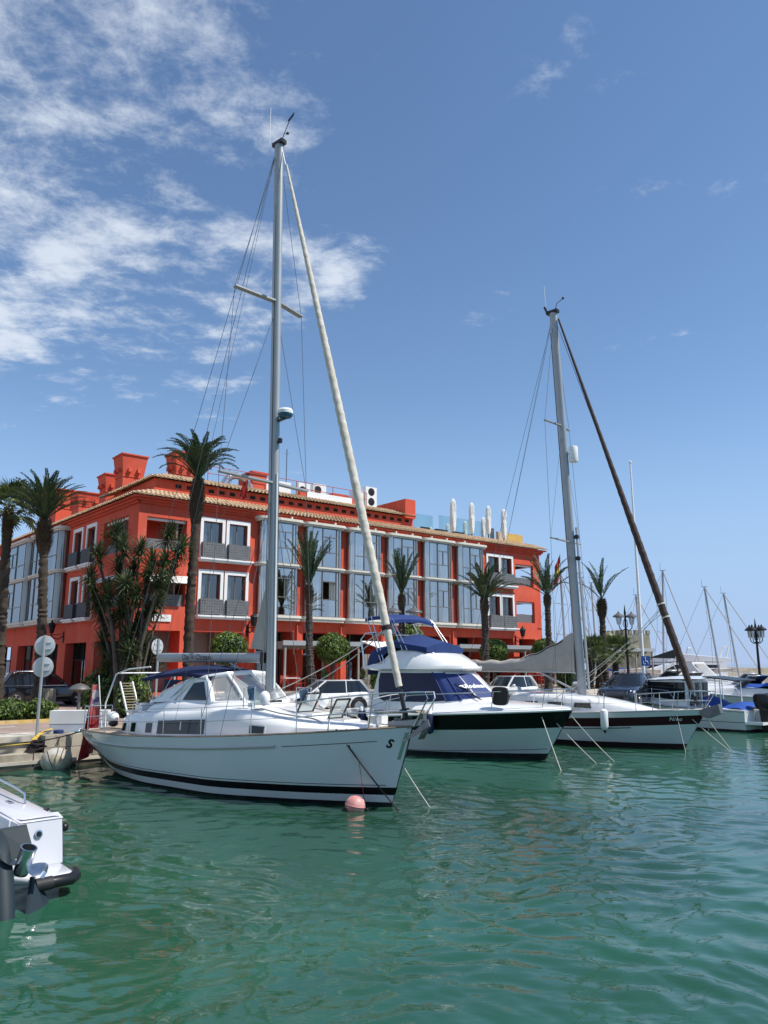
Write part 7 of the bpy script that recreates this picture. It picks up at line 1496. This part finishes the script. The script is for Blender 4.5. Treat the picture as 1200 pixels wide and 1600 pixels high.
# ---------------------------------------------------------------- far shore: stone tower, houses, awning, breakwater
m_stone = mat('tower_stone', (.30,.265,.20), .95, var=.2, vs=.8, bump=.5, bs=2, c2=(.22,.19,.14), c2s=.5, c2amt=.7)
tw = root('stone_tower', 'old square stone tower with battlements beyond the lone palm', 'tower', at(982,1050,150).xy.to_3d()+V(0,0,QZ), R(20)); zt = at(982,992,150).z-QZ
b = MB(); b.hexa([(-3.3,-3.3,0),(3.3,-3.3,0),(3.3,3.3,0),(-3.3,3.3,0),(-3.0,-3.0,zt),(3.0,-3.0,zt),(3.0,3.0,zt),(-3.0,3.0,zt)]); b.build('wall', m_stone, tw, False)
for i in range(5):
    for s_ in (0,1):
        b = MB(); x = -3.0+1.35*i
        if s_ == 0: b.box(x,x+.75,-3.05,-2.6,zt,zt+.8)
        else: b.box(-3.05,-2.6,x,x+.75,zt+.001,zt+.8)
        b.build('merlon', m_stone, tw, False)
for i in range(3): b = MB(); b.box(-1.9+1.5*i,-1.4+1.5*i,-3.22,-3.0,zt*.45,zt*.58); b.build('loophole', m_dark, tw, False)
wl = MB().box(-9,14,-.5,.5,0,3.4).build('curtain_wall', m_stone, None, False); wl.location = at(1000,1050,146).xy.to_3d()+V(0,0,QZ); tag(wl, 'low stone wall running right from the stone tower', 'wall')
t = root('shade_sail', 'dark triangular shade sail beside the parking sign', 'shade sail', at(1030,1060,58).xy.to_3d()+V(0,0,QZ)); z1 = at(1042,1020,58).z-QZ; z0 = at(1022,1028,58).z-QZ
b = MB(); b.prism([V(-.6,0,z0),V(1.35,0,z1+.25),V(1.3,0,z0-.05),V(.9,1.2,z0+.05)], (0,0,.03)); b.build('cloth', m_black, t, False); b = MB(); b.tube([(1.4,0,0),(1.4,0,z1+.35)], .05, 6); b.build('post', m_iron, t)
ho = root('low_white_building', 'low white harbour building right of the stone tower', 'building', at(1055,1050,165).xy.to_3d()+V(0,0,QZ), R(20)); b = MB(); b.box(-9,9,-3,3,0,2.6); b.build('wall', m_white, ho, False); b = MB(); b.box(-9.3,9.3,-3.3,3.3,2.601,2.85); b.build('roof', m_cream, ho, False)
for i in range(7): b = MB(); b.box(-8+2.4*i,-6.9+2.4*i,-3.03,-3.001,.9,2.1); b.build('window', m_tint, ho, False)
land = MB(); rgl = random.Random(8); P = []
for i in range(40):
    x = -220+i*11; r_ = []
    for j, (y, z) in enumerate(((0,-1),(2,.6),(8,.9),(60,.9))): r_.append(V(x, 140+y+rgl.uniform(-1,1), z))
    P.append(r_)
land.grid(P); tag(land.build('far_land', m_stone), kind='structure')
bw_ = MB(); P = []
for i in range(50): 
    x = 120+i*9; P.append([V(x,300+i*1.0,-1),V(x,302+i,1.3+rgl.uniform(-.4,.5)),V(x,306+i,1.6+rgl.uniform(-.4,.4)),V(x,312+i,-1)])
bw_.grid(P); tag(bw_.build('breakwater', m_stone), kind='structure')
